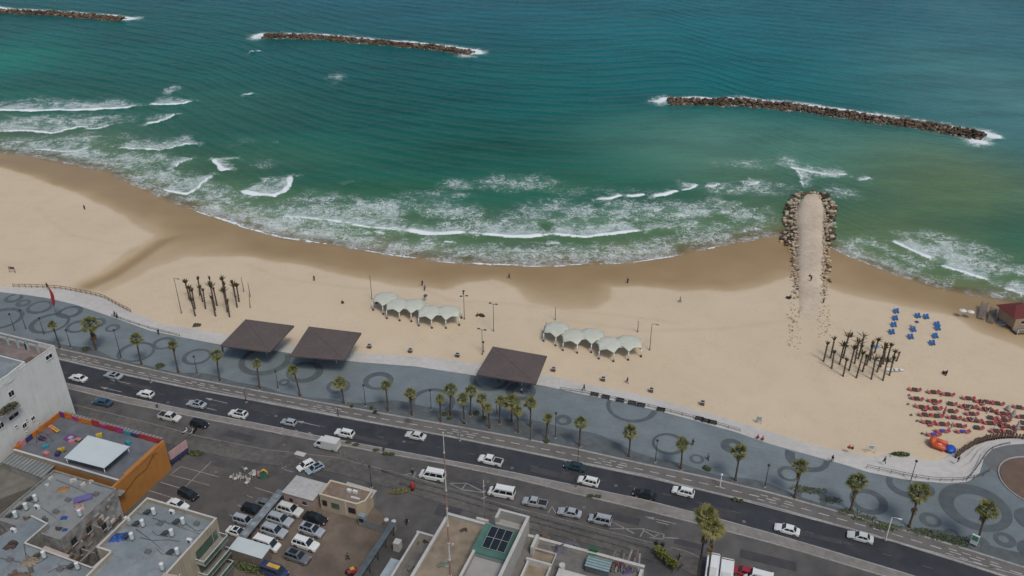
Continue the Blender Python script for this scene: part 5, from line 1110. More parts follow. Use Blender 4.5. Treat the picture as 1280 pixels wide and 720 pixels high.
for k, (u, v) in enumerate(BN):
    x, y = P(u, v+1.5, .12); r = thing('bench', '%s dark bench from the left along the railing of the steps' % ordn(k), 'bench', (x, y, .12), R(-18), 'dark benches along the railing')
    b = MB(); b.box((0, 0, .42), (1.9, .5, .08)); b.build('seat', metal_d, r); b = MB(); b.box((0, .24, .72), (1.9, .06, .4)); b.build('backrest', metal_d, r)
    for s_ in (-1, 1): b = MB(); b.box((s_*.75, 0, .2), (.1, .45, .4)); b.build('leg', metal_d, r)
# double guard rail beside the parked vans
railing([(478,590),(520,603),(570,617),(620,632),(660,645),(700,656),(740,666),(800,683),(826,690)], .05, 'low grey guard rail nearer the road beside the parked vans', 'guard_rail', .9, 2.4, metal_g, (1.0, .6, .3), .06, 'guard rail')
railing([(500,606),(560,622),(620,640),(660,652),(700,663),(740,674),(800,691)], .05, 'second grey guard rail on the building side of the first', 'guard_rail', .8, 2.4, metal_g, (1.0, .5), .05, 'guard rail')
# red flag on the promenade
x, y = P(72, 397, .12); h = height_to(x, y, .12, 360); r = thing('beach_flag', 'tall red feather flag on the promenade at the left', 'flag', (x, y, .12), R(-25)); b = MB(); b.tube([(0, 0, 0), (0, 0, h)], .05, 6); b.build('pole', metal_g, r)
b = MB(); n = 12; f0, f1 = .42*h, h*.99; vs = []
for i in range(n):
    t_ = i/(n-1); zz = f1*(1-t_)+f0*t_; w_ = 1.5*math.sin(math.pi*min(.97, t_*.95+.06))**.7
    vs += [(-.25+.02*w_, .1*math.sin(t_*6), zz), (-.25+w_, .12*math.sin(t_*6+1), zz-.35*t_)]
fs = [(2*i, 2*i+1, 2*i+3, 2*i+2) for i in range(n-1)]; b.add(vs, fs); o = b.build('banner', cloth('red', (.42, .03, .02)), r); m_ = o.modifiers.new('t', 'SOLIDIFY'); m_.thickness = .03
# small green-and-white poster column by the right palm
x, y = P(1216, 682, .12); r = thing('poster_column', 'white and green lit poster stand at the foot of the rightmost palm', 'sign', (x, y, .12), R(-40)); b = MB(); b.box((0, 0, 1.5), (1.3, .3, 2.2)); b.build('frame', white, r); b = MB(); b.box((0, -.17, 1.9), (1.0, .05, 1.0)); b.build('poster', cloth('green', (.05, .22, .10)), r); b = MB(); b.box((0, 0, .2), (.8, .25, .5)); b.build('foot', metal_d, r)
# dark bushes / benches near the bike path
for k, (u, v, w_) in enumerate(((108,437.5,2.2),(200,458.5,2.4),(556,519,1.2),(562,524,1.0),(595,518,1.4),(606,524,1.2),(683,553,1.3),(882,586,1.2),(885,588,1.2),(440,509,.8),(465,511,.9))):
    x, y = P(u, v, .12); b = MB(); leaves(b, (0, 0, .4), (w_*.5, w_*.4, .4), 130, random.Random(k), .13); o = b.build('bush', leafm); o.location = (x, y, .12); tag(o, '%s low dark bush from the left beside the bike path' % ordn(sorted((108,200,556,562,595,606,683,882,885,440,465)).index(u)), 'bush', 'low bushes beside the bike path')
b = MB(); rr = random.Random(8); 
for (u, v) in ((1100,657),(1112,660),(1150,665),(1165,668),(1180,673),(1195,675),(1205,680),(1080,648),(1060,640),(1040,626),(1018,614),(1000,611)):
    x, y = P(u, v, .12); leaves(b, (x, y, .25), (2.6, 1.0, .22), 160, rr, .12)
tag(b.build('ground_cover', leafm), 'green creeping ground cover between the palms at the lower right', 'ground cover', kind='stuff')
for k, (u, v) in enumerate(((738,621),(747,621.5),(470,563.5),(482,568),(490,568.5),(445,557),(436,553.5),(918,625),(925,627))):
    b = MB(); leaves(b, (0, 0, .25), (.7, .4, .28), 90, random.Random(k+40), .11); o = b.build('bush', leafm); o.location = (*P(u, v, .14), .14); tag(o, 'small low bush on the kerb, %s from the left along the road' % ordn(sorted((738,747,470,482,490,445,436,918,925)).index(u)), 'bush', 'small low bushes beside the road')
# ================= people =================
def skin_mesh(name, verts, edges, radii, root, m, sub=1):
    me = bpy.data.meshes.new(name); me.from_pydata(verts, edges, []); o = bpy.data.objects.new(name, me); COL.objects.link(o)
    o.modifiers.new('s', 'SKIN'); sv = me.skin_vertices[0].data if me.skin_vertices else None
    if sv is None: return o
    for i, r_ in enumerate(radii): sv[i].radius = (r_, r_); sv[i].use_root = (i == root)
    o.modifiers.new('u', 'SUBSURF').levels = sub
    dg = bpy.context.evaluated_depsgraph_get(); ev = bpy.data.meshes.new_from_object(o.evaluated_get(dg)); bpy.data.objects.remove(o); ev.name = name
    ev.materials.clear(); ev.materials.append(m); ev.polygons.foreach_set('use_smooth', [True]*len(ev.polygons)); return ev
def person_meshes(pose):
    # joints: pelvis, chest, neck, head base, head top, shoulders/elbows/wrists/hands, hips/knees/ankles/toes
    s = .28 if pose == 'walk' else .04
    if pose == 'sit': zp = .45
    else: zp = .95
    V_ = [(0,0,zp),(0,0,zp+.28),(0,0,zp+.50),(0,.01,zp+.60),(0,.02,zp+.78)]; Rr = [.15,.15,.07,.08,.085]; E_ = [(0,1),(1,2),(2,3),(3,4)]
    for sd_ in (-1, 1):
        n = len(V_); f = sd_*s
        V_ += [(sd_*.19,0,zp+.46),(sd_*.24,-f*.3,zp+.20),(sd_*.25,-f*.8+.08,zp-.03),(sd_*.25,-f*.9+.12,zp-.12)]; Rr += [.065,.05,.038,.035]; E_ += [(2,n),(n,n+1),(n+1,n+2),(n+2,n+3)]
        n = len(V_)
        if pose == 'sit': V_ += [(sd_*.10,.05,zp-.02),(sd_*.13,.48,zp+.02),(sd_*.13,.52,.08),(sd_*.13,.68,.05)]
        else: V_ += [(sd_*.10,0,zp-.10),(sd_*.11,f*.7+.03,.50),(sd_*.11,f*1.1,.09),(sd_*.11,f*1.1+.16,.05)]
        Rr += [.095,.065,.045,.04]; E_ += [(0,n),(n,n+1),(n+1,n+2),(n+2,n+3)]
    body = skin_mesh('body', V_, E_, Rr, 0, skin)
    sh = MB(); sh.tube([(0,0,zp-.02),(0,0,zp+.15),(0,0,zp+.40),(0,0,zp+.53)], [.20,.19,.22,.11], 10)
    for sd_ in (-1, 1): sh.tube([(sd_*.15,0,zp+.48),(sd_*.24,-sd_*s*.3,zp+.20)], [.09,.08], 8)
    tr = MB()
    for k, sd_ in enumerate((-1, 1)):
        n = 5+8*k+4; a, b_, c_ = V_[n], V_[n+1], V_[n+2]; tr.tube([a, b_, c_], [.13,.095,.075], 8)
    tr.tube([(0,0,zp-.14),(0,0,zp+.03)], [.17,.19], 10)
    hr = MB(); hr.blob((0,.0,zp+.76), (.115,.125,.12), 2, .04, sub=2, smooth=True)
    return body, sh, tr, hr
PM = {}
for ps in ('stand', 'walk', 'sit'):
    b_, s_, t_, h_ = person_meshes(ps); PM[ps] = (b_, s_.mesh('shirt', skin), t_.mesh('trousers', skin), h_.mesh('hair', hairm))
CL = {k: cloth(k, c) for k, c in dict(black=(.015,.015,.018), navy=(.02,.03,.07), white=(.5,.5,.48), red=(.30,.03,.03), grey=(.12,.12,.12), blue=(.05,.12,.25), brown=(.09,.05,.03), tan=(.3,.22,.15)).items()}
def person(u, v, pose, top, bot, rz, label, z=None, group=None):
    # u,v: the feet
    if z is None: x, y, z = S(u, v)
    else: x, y = P(u, v, z)
    r = thing('person', label, 'person', (x, y, z), R(rz), group); me = PM[pose]
    for i, (nme, m_) in enumerate((('body', None), ('shirt', CL[top]), ('trousers', CL[bot]), ('hair', None))):
        o = bpy.data.objects.new(nme, me[i]); COL.objects.link(o); o.parent = r
        if m_: o.material_slots[0].link = 'OBJECT'; o.material_slots[0].material = m_
    return r
for a in ((528,357,'walk','black','navy',20,'person in black walking on wet sand, farther of the two behind the left pale tent'),(531,363,'walk','grey','black',200,'person in grey top walking, nearer of the two behind the left pale tent'),(636.5,348,'walk','navy','black',90,'person in navy wading at the water edge in mid beach'),
  (784.5,354,'stand','black','black',0,'person in black standing on the wet sand left of the jetty'),(106,262,'stand','brown','black',30,'person in brown on the wet sand at the left beach'),(850,378,'walk','tan','black',100,'person in tan top walking on the sand near the damp patch'),
  (393,351,'stand','navy','brown',10,'person in navy standing on the sand near the tide line'),(784,479,'walk','black','grey',70,'person in black walking on the sand between two litter bins'),(428,380,'sit','black','black',0,'person in black sitting on the sand left of the left pale tent'),
  (597,396,'sit','brown','black',40,'person in brown sitting beside dark bags between lamp posts'),(604,397,'sit','black','navy',-40,'second seated person beside the dark bags, right one'),(531.5,372.5,'sit','blue','black',0,'person in blue sitting under the small violet parasol'),(988,374,'sit','navy','black',80,'person in navy sitting at the left foot of the jetty'),
  (1064,422,'stand','black','black',0,'person in black among the left stems of the right beach grove') ,(1182,470,'stand','black','brown',0,'person in black standing above the rows of red chairs'),(1011.5,349,'walk','black','navy',170,'person in black walking on the jetty, left of a companion'),(1029,379,'stand','grey','black',0,'person in grey at the right foot of the jetty')):
    person(*a)
person(1013.5,351,'walk','navy','black',170,'person in navy on the jetty, right of a companion', z=-.7)
for a in ((279,440,'walk','black','black',60,'person in black walking below the left dark canopy'),(198.5,418,'walk','navy','black',240,'person in navy walking along the edge of the left promenade'),(144,396,'walk','black','grey',100,'person in black of the pair by the left steps, left one'),(147,398,'walk','blue','black',100,'person in blue of the pair by the left steps, right one'),
  (866,556.5,'walk','navy','black',150,'person in navy walking past a palm on the promenade'),(730,488,'walk','black','black',80,'person in black at the head of the pale steps'),(947,549,'sit','red','blue',-20,'seated person in red on the edge of the pale steps'),(953,551,'sit','red','navy',-20,'seated person in red and navy beside the other at the step edge'),
  (1040,577,'walk','black','brown',140,'person in black walking at the promenade edge above the right palms'),(1061,562,'sit','red','black',0,'person in red sitting on the sand beside another'),(1065,563,'sit','brown','black',0,'person in brown sitting on the sand beside the one in red'),(1105,579,'walk','black','black',60,'person in black on the pale paving by the hedge planter'),
  (1197,578,'stand','black','tan',10,'person in black standing at the blue end of the inflatable'),(219,399 if False else 498,'stand','black','black',0,'person standing on the dark road edge between cars') if False else (885,575,'walk','grey','black',30,'person in grey near the small ring right of a palm'),(59.5,360,'stand','black','black',0,'person in black leaning on the wooden fence at the left'),
  (652,492,'walk','white','black',60,'person in white top in the shade of the lone dark canopy')):
    person(*a, z=.12)
for a in ((435,700,'walk','black','black',120,'person in black walking in the dusty lot'),(509,655,'walk','black','black',200,'person in black walking on the asphalt by the gate pillars'),(849,700,'walk','black','navy',150,'person in black by the shrubs near the tall palms'),(516,592,'stand','grey','black',0,'person in grey near the worn road triangles')):
    person(*a, z=0)
# cyclist on the bike path
def bicycle(x, y, z, rz, label):
    r = thing('bicycle', label, 'bicycle', (x, y, z), rz)
    for fx_ in (-.52, .52): b = MB(); b.tube([(fx_+.33*math.cos(t_), 0, .34+.33*math.sin(t_)) for t_ in np.linspace(0, 6.283, 17)], .03, 5, caps=False); b.build('wheel', tyrem, r)
    b = MB(); b.tube([(-.52,0,.34),(-.1,0,.32),(.4,0,.8),(-.2,0,.82),(-.1,0,.32)], .03, 5); b.tube([(.52,0,.34),(.38,0,.95)], .03, 5); b.build('frame', metal_d, r)
    b = MB(); b.box((-.22,0,.92), (.25,.14,.06)); b.build('saddle', blackm, r); b = MB(); b.tube([(.36,-.28,1.0),(.36,.28,1.0)], .025, 5); b.build('handlebar', blackm, r)
bx, by = P(470, 518.5, .1); bicycle(bx, by, .1, R(160), 'bicycle ridden on the bike path below the promenade palms'); q = person(470, 518.5, 'sit', 'black', 'black', 70, 'cyclist in black riding on the bike path', z=.1); q.location.z = .52
bx, by = P(510.5, 528, .1); bicycle(bx, by, .1, R(160), 'empty bicycle standing by the bike path near the fourth slim lamp')

# ================= buildings (street grid: U along the shore, V towards the sea) =================
GR = R(-20)
def loc(O, x, y): d = Vector((x-O[0], y-O[1])); return (d.dot(U), d.dot(V))
def lp(O, px, z): return [loc(O, *P(u, v, z)) for u, v in px]
def on_wall(O, a, u, v):
    """where a sight line meets the wall plane at local a: local b, height"""
    x = (u-640)/FOC; y = -(v-360)/FOC; d = Vector((x, math.cos(TH)+y*math.sin(TH), -math.sin(TH)+y*math.cos(TH)))
    den = d.x*U.x+d.y*U.y; t_ = (a-((0-O[0])*U.x+(0-O[1])*U.y))/den
    return ((d.x*t_-O[0])*V.x+(d.y*t_-O[1])*V.y, CH+d.z*t_)
def bld(name, label, O, cat='building', group=None): return thing(name, label, cat, (O[0], O[1], 0), GR, group)
def polyblock(r, poly, z0, z1, wallm, roofm, par=.8, pt=.28, cop=None, skip=(), parz=None):
    b = MB(); b.prism(poly, z0, z1-.02); b.build('wall', wallm, r)
    b = MB(); inner = poly; b.prism(poly, z1-.02, z1); b.build('roof', roofm, r)
    if par:
        b = MB(); c_ = MB(); n = len(poly); a = sum(poly[i][0]*poly[(i+1) % n][1]-poly[(i+1) % n][0]*poly[i][1] for i in range(n)); sg = 1 if a > 0 else -1
        for i in range(n):
            if i in skip: continue
            p, q = Vector(poly[i]), Vector(poly[(i+1) % n]); d = (q-p); L = d.length; d.normalize(); nn = Vector((-d.y, d.x))*sg; m_ = (p+q)/2+nn*(pt/2-.012)
            b.box((m_.x, m_.y, z1+par/2), (L-.004*i, pt, par), math.atan2(d.y, d.x)); c_.box((m_.x, m_.y, z1+par+.03+.002*i), (L+.06, pt+.08, .06), math.atan2(d.y, d.x))
        b.build('parapet', wallm, r); c_.build('coping', cop or stepm, r)
def win_e(r, a, b0, z0, w_, h_, m=None, nm='window'):
    b = MB(); b.box((a+.012, b0, z0), (.05, w_, h_)); o = b.build(nm, m or glassm, r)
    f = MB()
    for s_ in (-1, 1): f.box((a+.04, b0+s_*(w_/2+.04), z0), (.09, .08, h_+.16)); f.box((a+.04, b0, z0+s_*(h_/2+.04)), (.09, w_, .08))
    f.box((a+.045, b0, z0), (.04, .05, h_)); f.build('frame', white if m is None else metal_g, o); s2 = MB(); s2.box((a+.09, b0, z0-h_/2-.11), (.2, w_+.2, .06)); s2.build('sill', stepm, o)
    return o
whitewall = mat('white_render', (.54, .56, .54), .85, .07, .35, .15, 4, detail=6); beige = mat('beige_render', (.30, .265, .19), .9, .13, .45, .3, 4); greyroof = mat('grey_roof', (.165, .185, .185), .85, .28, .35, .2, 6, col2=(.21, .225, .22))
tealroof = mat('sealed_roof', (.135, .165, .18), .7, .2, .3, .2, 6, col2=(.205, .235, .245)); rust = mat('brown_clutter', (.12, .085, .06), .9, .4, 1); concrete = mat('concrete', (.20, .195, .18), .9, .25, .8, .4, 5)
ruin = mat('ruin_render', (.075, .07, .062), .95, .3, .9, .8, 3, col2=(.34, .34, .33)); coping_w = mat('coping_white', (.42, .41, .38), .8, .12, .8)
overlay(whitewall, 'streak', .28, (.28, .29, .27)); overlay(beige, 'streak', .5, (.16, .14, .10)); overlay(concrete, 'streak', .5, (.10, .095, .085)); overlay(tealroof, 'stain', .5, (.12, .115, .10), 2.5); overlay(greyroof, 'stain', .6, (.11, .105, .095), 2.2); overlay(tealroof, 'stain', .35, (.30, .32, .32), 1.2)
# 1 white building
O = P(68, 432, 20); r = bld('apartment_building', 'tall white building with a roof terrace at the left edge', O)
b = MB(); b.prism([(-32,-32),(0,-32),(0,0),(-32,0)], -.1, 18.8); b.build('wall', whitewall, r)
b = MB(); b.prism([(-31.7,-31.7),(-.3,-31.7),(-.3,-.3),(-31.7,-.3)], 18.8, 18.86); b.build('roof', mat('terrace_tile', (.16, .13, .12), .85, .3, .8), r)
b = MB(); 
for c_, d_ in (((-16,-.13,19.38),(32,.24,1.14)),((-.13,-16.1,19.38),(.24,31.7,1.14)),((-31.87,-16.1,19.38),(.24,31.7,1.14))): b.box(c_, d_)
b.build('parapet', whitewall, r); b = MB(); b.box((-16, -.13, 19.98), (32.1, .32, .06)); b.box((-.13, -16.2, 19.983), (.32, 31.9, .06)); b.build('coping', coping_w, r)
b = MB(); pent = [(-32,-9.6),(-2.2,-9.6),(-.35,-13.5),(-.35,-31.6),(-32,-31.6)]; pent = lp(O, [(-150,455),(-2,443.5),(31,452),(11,468),(-40,500),(-150,520)], 20.6)
b.prism(pent, 18.86, 20.6); b.build('penthouse', whitewall, r); b = MB(); pc = Vector((sum(p[0] for p in pent)/6, sum(p[1] for p in pent)/6)); b.prism([tuple(pc+(Vector(p)-pc)*.96) for p in pent], 20.6, 20.68); b.build('penthouse_roof', tealroof, r)
for k in range(6):
    b = MB(); b.box((-2.6-k*2.7, -1.9, 19.95), (.35, .35, 2.2)); b.build('column', mat('pale_blue_column', (.30, .37, .38), .7, .1, 1), r)
b = MB(); b.box((-9.4, -1.9, 21.1), (14.4, .22, .16)); b.build('pergola_beam', mat('grey_beam', (.13, .14, .14), .8, .2, 1), r)
b = MB(); b.box((-1.9, -4.6, 18.93), (2.4, 1.9, .1)); b.build('mat', rust, r)
for (u, v, w_, h_) in ((61,446,1.6,.9),(5.5,475,1.1,1.0),(14,492,1.2,1.2),(17,520,2.3,.9),(1,532,1.2,1.2),(30.5,532,.9,1.0),(41,523,.8,.8),(20,533,.5,.5),(33,525,.4,.4),(48.5,530,.35,.35),(33,541,.35,.35)):
    bb, zz = on_wall(O, 0, u, v); win_e(r, 0, bb, zz, w_, h_)
bb, zz = on_wall(O, 0, 8, 507); b = MB(); b.box((.75, bb-.5, zz-.7), (1.5, 4.6, .5)); o = b.build('balcony', concrete, r); b = MB(); leaves(b, (.8, bb-.5, zz-.2), (.9, 2.4, .7), 520, random.Random(5), .16); b.build('planting', mat('balcony_leaf', (.05, .055, .035), .8, .3, 2, col2=(.13, .12, .08)), o)
person(33.5, 437, 'stand', 'black', 'black', 0, 'person in black on the roof terrace of the white building', z=18.86)
# 2 playground building
O = P(75, 517, 7); r = bld('kindergarten', 'orange building with a colourful rooftop playground', O); orangew = mat('orange_render', (.34, .145, .030), .85, .10, .5, .2, 3); overlay(orangew, 'streak', .35, (.19, .085, .025)); WA, WB = 26.2, -12.4
b = MB(); b.prism([(0,WB),(WA,WB),(WA,0),(0,0)], -.1, 7-.7); b.build('wall', orangew, r); b = MB(); b.prism([(.2,WB+.2),(WA-.2,WB+.2),(WA-.2,-.2),(.2,-.2)], 6.3, 6.36); b.build('roof', mat('playground_floor', (.10, .11, .125), .85, .25, .6), r)
b = MB(); b.box((WA+.15, WB/2-1.3, 3.6), (.5, -WB+2.6, 7.4)); b.box((WA+.2, -1.8, 3.3), (.7, 3.4, 7.0)); b.box((WA+.05, WB/2, 7.15), (.9, -WB*.75, .5)); b.build('street_wall', orangew, r)
b = MB(); b.tube([(WA+.45, -12.4, 4.2), (WA+.45, -9, 5.2), (WA+.45, -6, 5.0), (WA+.5, -3.4, 6.6), (WA+.62, -2.8, 6.3)], .09, 5); b.build('drain_pipe', mat('pipe_brown', (.10, .045, .015), .8, .2, 2), r)
pcol = [('orange',(.40,.13,.02)),('purple',(.14,.03,.16)),('red',(.30,.03,.03)),('magenta',(.28,.03,.13)),('teal_blue',(.03,.20,.25)),('yellow',(.42,.30,.03)),('navy_panel',(.03,.03,.10)),('pink',(.42,.16,.16))]
PC = {k: mat('panel_'+k, c, .7, .15, 1.5) for k, c in pcol}
seg = [(0,1.4,'purple',1.3),(1.4,3.4,'orange',1.5),(3.4,5.0,'magenta',1.0),(5.0,8.6,'orange',1.1),(8.6,10.4,'red',1.5),(10.4,12.2,'magenta',.9),(12.2,14.6,'red',1.2),(14.6,16.6,'magenta',1.3),(16.6,18.4,'teal_blue',.9),(18.4,20.4,'navy_panel',.8),(20.4,25.9,'red',1.2)]
for a0, a1, c_, h_ in seg: b = MB(); b.box(((a0+a1)/2, -.14, 6.36+h_/2), (a1-a0-.03, .24, h_)); b.box(((a0+a1)/2, -.3, 6.36+h_*.3), ((a1-a0)*.5, .1, h_*.35)); b.build('painted_panel', PC[c_], r)
for b0, b1, c_, h_ in ((-.3,-7.6,'orange',1.2),(-7.6,-9.3,'navy_panel',1.1),(-9.3,-10.6,'pink',1.2),(-10.6,-12.2,'orange',1.1)): b = MB(); b.box((.14, (b0+b1)/2, 6.36+h_/2), (.24, abs(b1-b0)-.03, h_)); b.build('painted_panel', PC[c_], r)
b = MB(); b.box((WA/2, WB+.15, 6.75), (WA-.6, .3, .8)); b.build('parapet', concrete, r); b = MB(); b.box((WA/2, WB+.15, 7.18), (WA-.5, .4, .06)); b.build('coping', coping_w, r)
b = MB(); b.box((11.5, 1.25, 5.6), (25.5, 2.3, .08), 0, 0, ('X', R(-6))); b.build('awning', striped('grey_corrugated', (.20, .215, .21), (.10, .11, .11), .9, 'X', .6, duty=.6), r)
bb = lp(O, [(110,544),(162,558),(130,585),(80,572)], 8.6); sh = thing('shade_roof', 'square white shade roof on posts over the rooftop playground', 'canopy', (*O, 0), GR); b = MB(); b.prism(bb, 8.48, 8.6); b.build('roof_panel', mat('white_sheet', (.44, .50, .50), .6, .05, .4), sh)
for p in bb: b = MB(); q = Vector(bb[0])*.0+Vector(p)*.94+Vector((sum(x[0] for x in bb)/4, sum(x[1] for x in bb)/4))*.06; b.tube([(q.x, q.y, 6.36), (q.x, q.y, 8.48)], .07, 6); b.build('post', white, sh)
def play(px, label, name, cat, mb_mats, z=6.36):
    x, y = P(*px, z+.4); r = thing(name, label, cat, (x, y, z), GR, None)
    for nme, b, m_ in mb_mats: b.build(nme, m_, r)
b1 = MB(); b1.box((0,0,.9), (1.6,.7,.1), 0, 0, ('Y', R(32))); b2 = MB(); b2.box((-1.0,0,.75), (.7,.8,1.5)); b3 = MB(); b3.box((-.1,0,1.0), (1.7,.12,.25), 0, 0, ('Y', R(32)))
play((70,539), 'yellow and red slide set on the playground roof', 'slide', 'slide', [('slide_bed', b1, PC['yellow']), ('tower', b2, PC['pink']), ('side_rail', b3, PC['red'])])
b1 = MB(); b1.box((0,0,.06), (2.4,1.9,.12)); b2 = MB(); b2.box((0,0,.2), (.9,.8,.2)); play((88,546), 'purple play mat with a pale blue box on the playground roof', 'play_mat', 'mat', [('mat', b1, PC['purple']), ('box', b2, mat('sky_box', (.22,.34,.40), .7, .1, 1))])
b1 = MB(); b1.box((0,0,.45), (1.3,.9,.08)); b2 = MB(); [b2.box((sx*.5, sy*.35, .2), (.1,.1,.42)) for sx in (-1,1) for sy in (-1,1)]; play((98,549), 'small tan table on the playground roof', 'table', 'table', [('tabletop', b1, mat('tan_wood', (.30,.19,.13), .8, .2, 2)), ('legs', b2, metal_d)])
b1 = MB(); b1.box((0,0,.35), (1.5,.6,.4)); b2 = MB(); b2.box((.8,0,.8), (.5,.5,.6)); b3 = MB(); b3.box((-.9,.3,.2), (.5,.5,.4)); play((76,562), 'yellow ride-on toy with a purple base on the playground roof', 'ride_on_toy', 'toy', [('body', b1, PC['yellow']), ('back', b2, PC['yellow']), ('base', b3, PC['purple'])])
for k, (u, v, c_, l) in enumerate(((52,548,'navy_panel','navy crate by the orange parapet of the playground'),(57,558,'teal_blue','blue-green crate between the swing posts'),(72,567,'navy_panel','dark blue toy box near the playground edge'),(58,567,'pink','pink cushion near the playground edge'),(90,552,'pink','pale pink stool left of the tan table'),(25,555,'red','red crate in the left corner of the playground'),(160,553,'teal_blue','turquoise bench top by the painted panels'),(124,544,'yellow','small white-yellow seat by the painted panels'))):
    x, y = P(u, v, 6.7); r2 = thing('toy_crate', l, 'crate', (x, y, 6.36), GR+k, 'small coloured crates and seats on the playground'); b = MB(); b.box((0,0,.3), (1.1,.8,.55)); b.build('box', PC[c_], r2); b = MB(); b.box((0,0,.6), (1.16,.86,.06)); b.build('lid', PC[c_], r2)
x, y = P(56, 552, 6.4); sw_ = thing('swing_frame', 'dark swing frame on the playground roof', 'swing', (x, y, 6.36), GR); 
for dx in (-1.3, 1.3): b = MB(); b.tube([(dx,-.8,0),(dx,0,2.3),(dx,.8,0)], .05, 6); b.build('leg', metal_d, sw_)
b = MB(); b.tube([(-1.3,0,2.3),(1.3,0,2.3)], .05, 6); b.build('crossbar', metal_d, sw_); b = MB(); b.box((0,0,.5), (.6,.25,.06)); b.tube([(-.28,0,.5),(-.28,0,2.3)], .015, 4); b.tube([(.28,0,.5),(.28,0,2.3)], .015, 4); b.build('seat', PC['red'], sw_)
# pink billboard, stair debris by the orange wall
x, y = P(226, 576, 0); r = thing('billboard', 'pale pink billboard on a frame at the end of the orange wall', 'billboard', (x, y, 0), R(60)); b = MB(); b.box((0,0,2.9), (4.6,.14,2.0)); b.build('panel', mat('pink_poster', (.40,.26,.25), .7, .3, 1.2), r)
for dx in (-2, 0, 2): b = MB(); b.box((dx,.12,1.4), (.12,.12,2.8)); b.build('post', metal_d, r)
b = MB(); b.box((0,-.12,1.5), (4.4,.1,.7)); b.build('lower_panel', PC['navy_panel'], r)
x, y = P(245, 568, 0); b = MB(); leaves(b, (0,0,.4), (1.6,.7,.4), 260, random.Random(1), .15); o = b.build('bush', leafm); o.location = (x, y, 0); tag(o, 'dark green bush behind the pink billboard', 'bush')
# 3 grey roof with clutter
O = P(67, 587, 8); r = bld('grey_building', 'grey flat-roofed building with clutter and a crumbling side wall', O); poly = [(0,-13.6),(14.7,-13.6),(14.7,0),(0,0)]
polyblock(r, poly, -.1, 7.5, ruin, greyroof, .35, .22, concrete)
rr = random.Random(6)
for i in range(34):
    bb, zz = rr.uniform(-13.2,-.4), rr.uniform(1, 7.2); b = MB(); b.box((14.7+.08, bb, zz), (rr.uniform(.1,.35), rr.uniform(.3,1.8), rr.uniform(.2,1.2))); b.build('loose_render', rr.choice([concrete, ruin, coping_w, rust]), r)
for bb, zz in ((-11.5,5.6),(-8,5.2),(-10.5,2.4),(-5,3)): win_e(r, 14.7+.25, bb, zz, 1.1, 1.3, blackm)
b = MB(); b.box((15.8,-7,2.6), (2.1,.25,5.2)); b.box((16.4,-10.6,1.4), (3.2,.25,3.0)); b.box((16.9,-9,2.7), (.3,8,.2)); b.build('alley_wall', concrete, r)
b = MB(); b.prism([(-1.2,-19),(-.05,-19),(-.05,1),(-1.2,1)], -.1, 6.6); b.build('side_strip', concrete, r)
b = MB(); b.box((WA*0+7, .9, 5.9), (16, 1.5, .1)); b.build('rear_ledge', concrete, r)
b = MB(); leaves(b, (6, 1.0, 6.1), (8, .5, .3), 260, rr, .2); b.build('weeds', mat('dry_weed', (.12,.11,.08), .9, .4, 2, col2=(.2,.19,.15)), r)
# corrugated lean-to left of it
O2 = P(20, 560, 6.2); r = bld('lean_to', 'grey corrugated lean-to roof below the playground at the left edge', O2, 'shed'); lpv = lp(O2, [(20,560),(68,582),(54,598),(2,578)], 6.2)
b = MB(); b.prism(lpv, 6.1, 6.2); b.build('roof', MATS['grey_corrugated'], r); b = MB(); b.prism([tuple(Vector(p)*.97) for p in lpv], -.1, 6.1); b.build('wall', concrete, r)
lpv = lp(O2, [(-30,582),(2,578),(54,598),(45,606),(-40,640)], 4.2); b = MB(); b.prism(lpv, -.1, 4.2); b.build('lower_roof', mat('dull_roof', (.115,.11,.095), .9, .35, .6, .3), r)
b = MB(); pv = lp(O2, [(36,590),(47,595),(40,600),(28,594)], 4.25); b.prism(pv, 4.2, 4.24); b.build('dark_opening', blackm, r)
# 4 beige building
O = P(184, 622, 11); r = bld('beige_building', 'beige apartment building with water heaters on its grey sealed roof', O); poly = [(0,-12.5),(2.9,-12.5),(2.9,-34),(14.8,-34),(14.8,0),(0,0)]
polyblock(r, poly, -.1, 10.2, beige, tealroof, .8, .26, coping_w)
for bb, zz, w_, h_ in ((-11.2,7.6,1.2,1.2),(-13.5,5.2,.8,1.0),(-9.5,4.4,1.0,1.2),(-15.6,6.9,.9,1.1),(-18,4.8,1,1.2),(-11.5,1.8,1,1.2),(-20,7.5,1.1,1.2)): win_e(r, 14.8, bb, zz, w_, h_)
greeng = mat('green_glass', (.055,.10,.075), .3, .3, 1.5)
for lvl, z_ in enumerate((6.9, 3.7, .5)):
    b = MB(); b.box((15.75,-3.6,z_), (1.9,6.6,.18)); bo = b.build('balcony', mat('balcony_slab', (.20,.19,.165), .8, .2, 1), r); b = MB(); b.box((16.65,-3.6,z_+1.1), (.08,6.6,.10)); b.box((15.75,-.35,z_+1.1), (1.8,.08,.10)); b.box((15.75,-6.85,z_+1.1), (1.8,.08,.10)); b.build('handrail', white, bo)
    for k in range(5): b = MB(); b.box((16.65, -.95-k*1.32, z_+.58), (.04, 1.22, .85)); b.build('glass_panel', greeng, bo)
    b = MB(); b.box((14.83,-3.6,z_+1.2), (.08,5.6,2.0)); b.build('glazing', greeng, r)
for k, bb in enumerate((-2,-10.4)): b = MB(); b.tube([(14.92,bb,.2),(14.92,bb,10.4)], .07, 6); b.build('drain_pipe', concrete, r)
b = MB(); pv = lp(O, [(204,716),(222,719),(219,728),(200,724)], 11.6); b.prism(pv, 10.2, 11.6); b.build('roof_box', mat('rosy_box', (.36,.29,.25), .85, .15, 1), r)
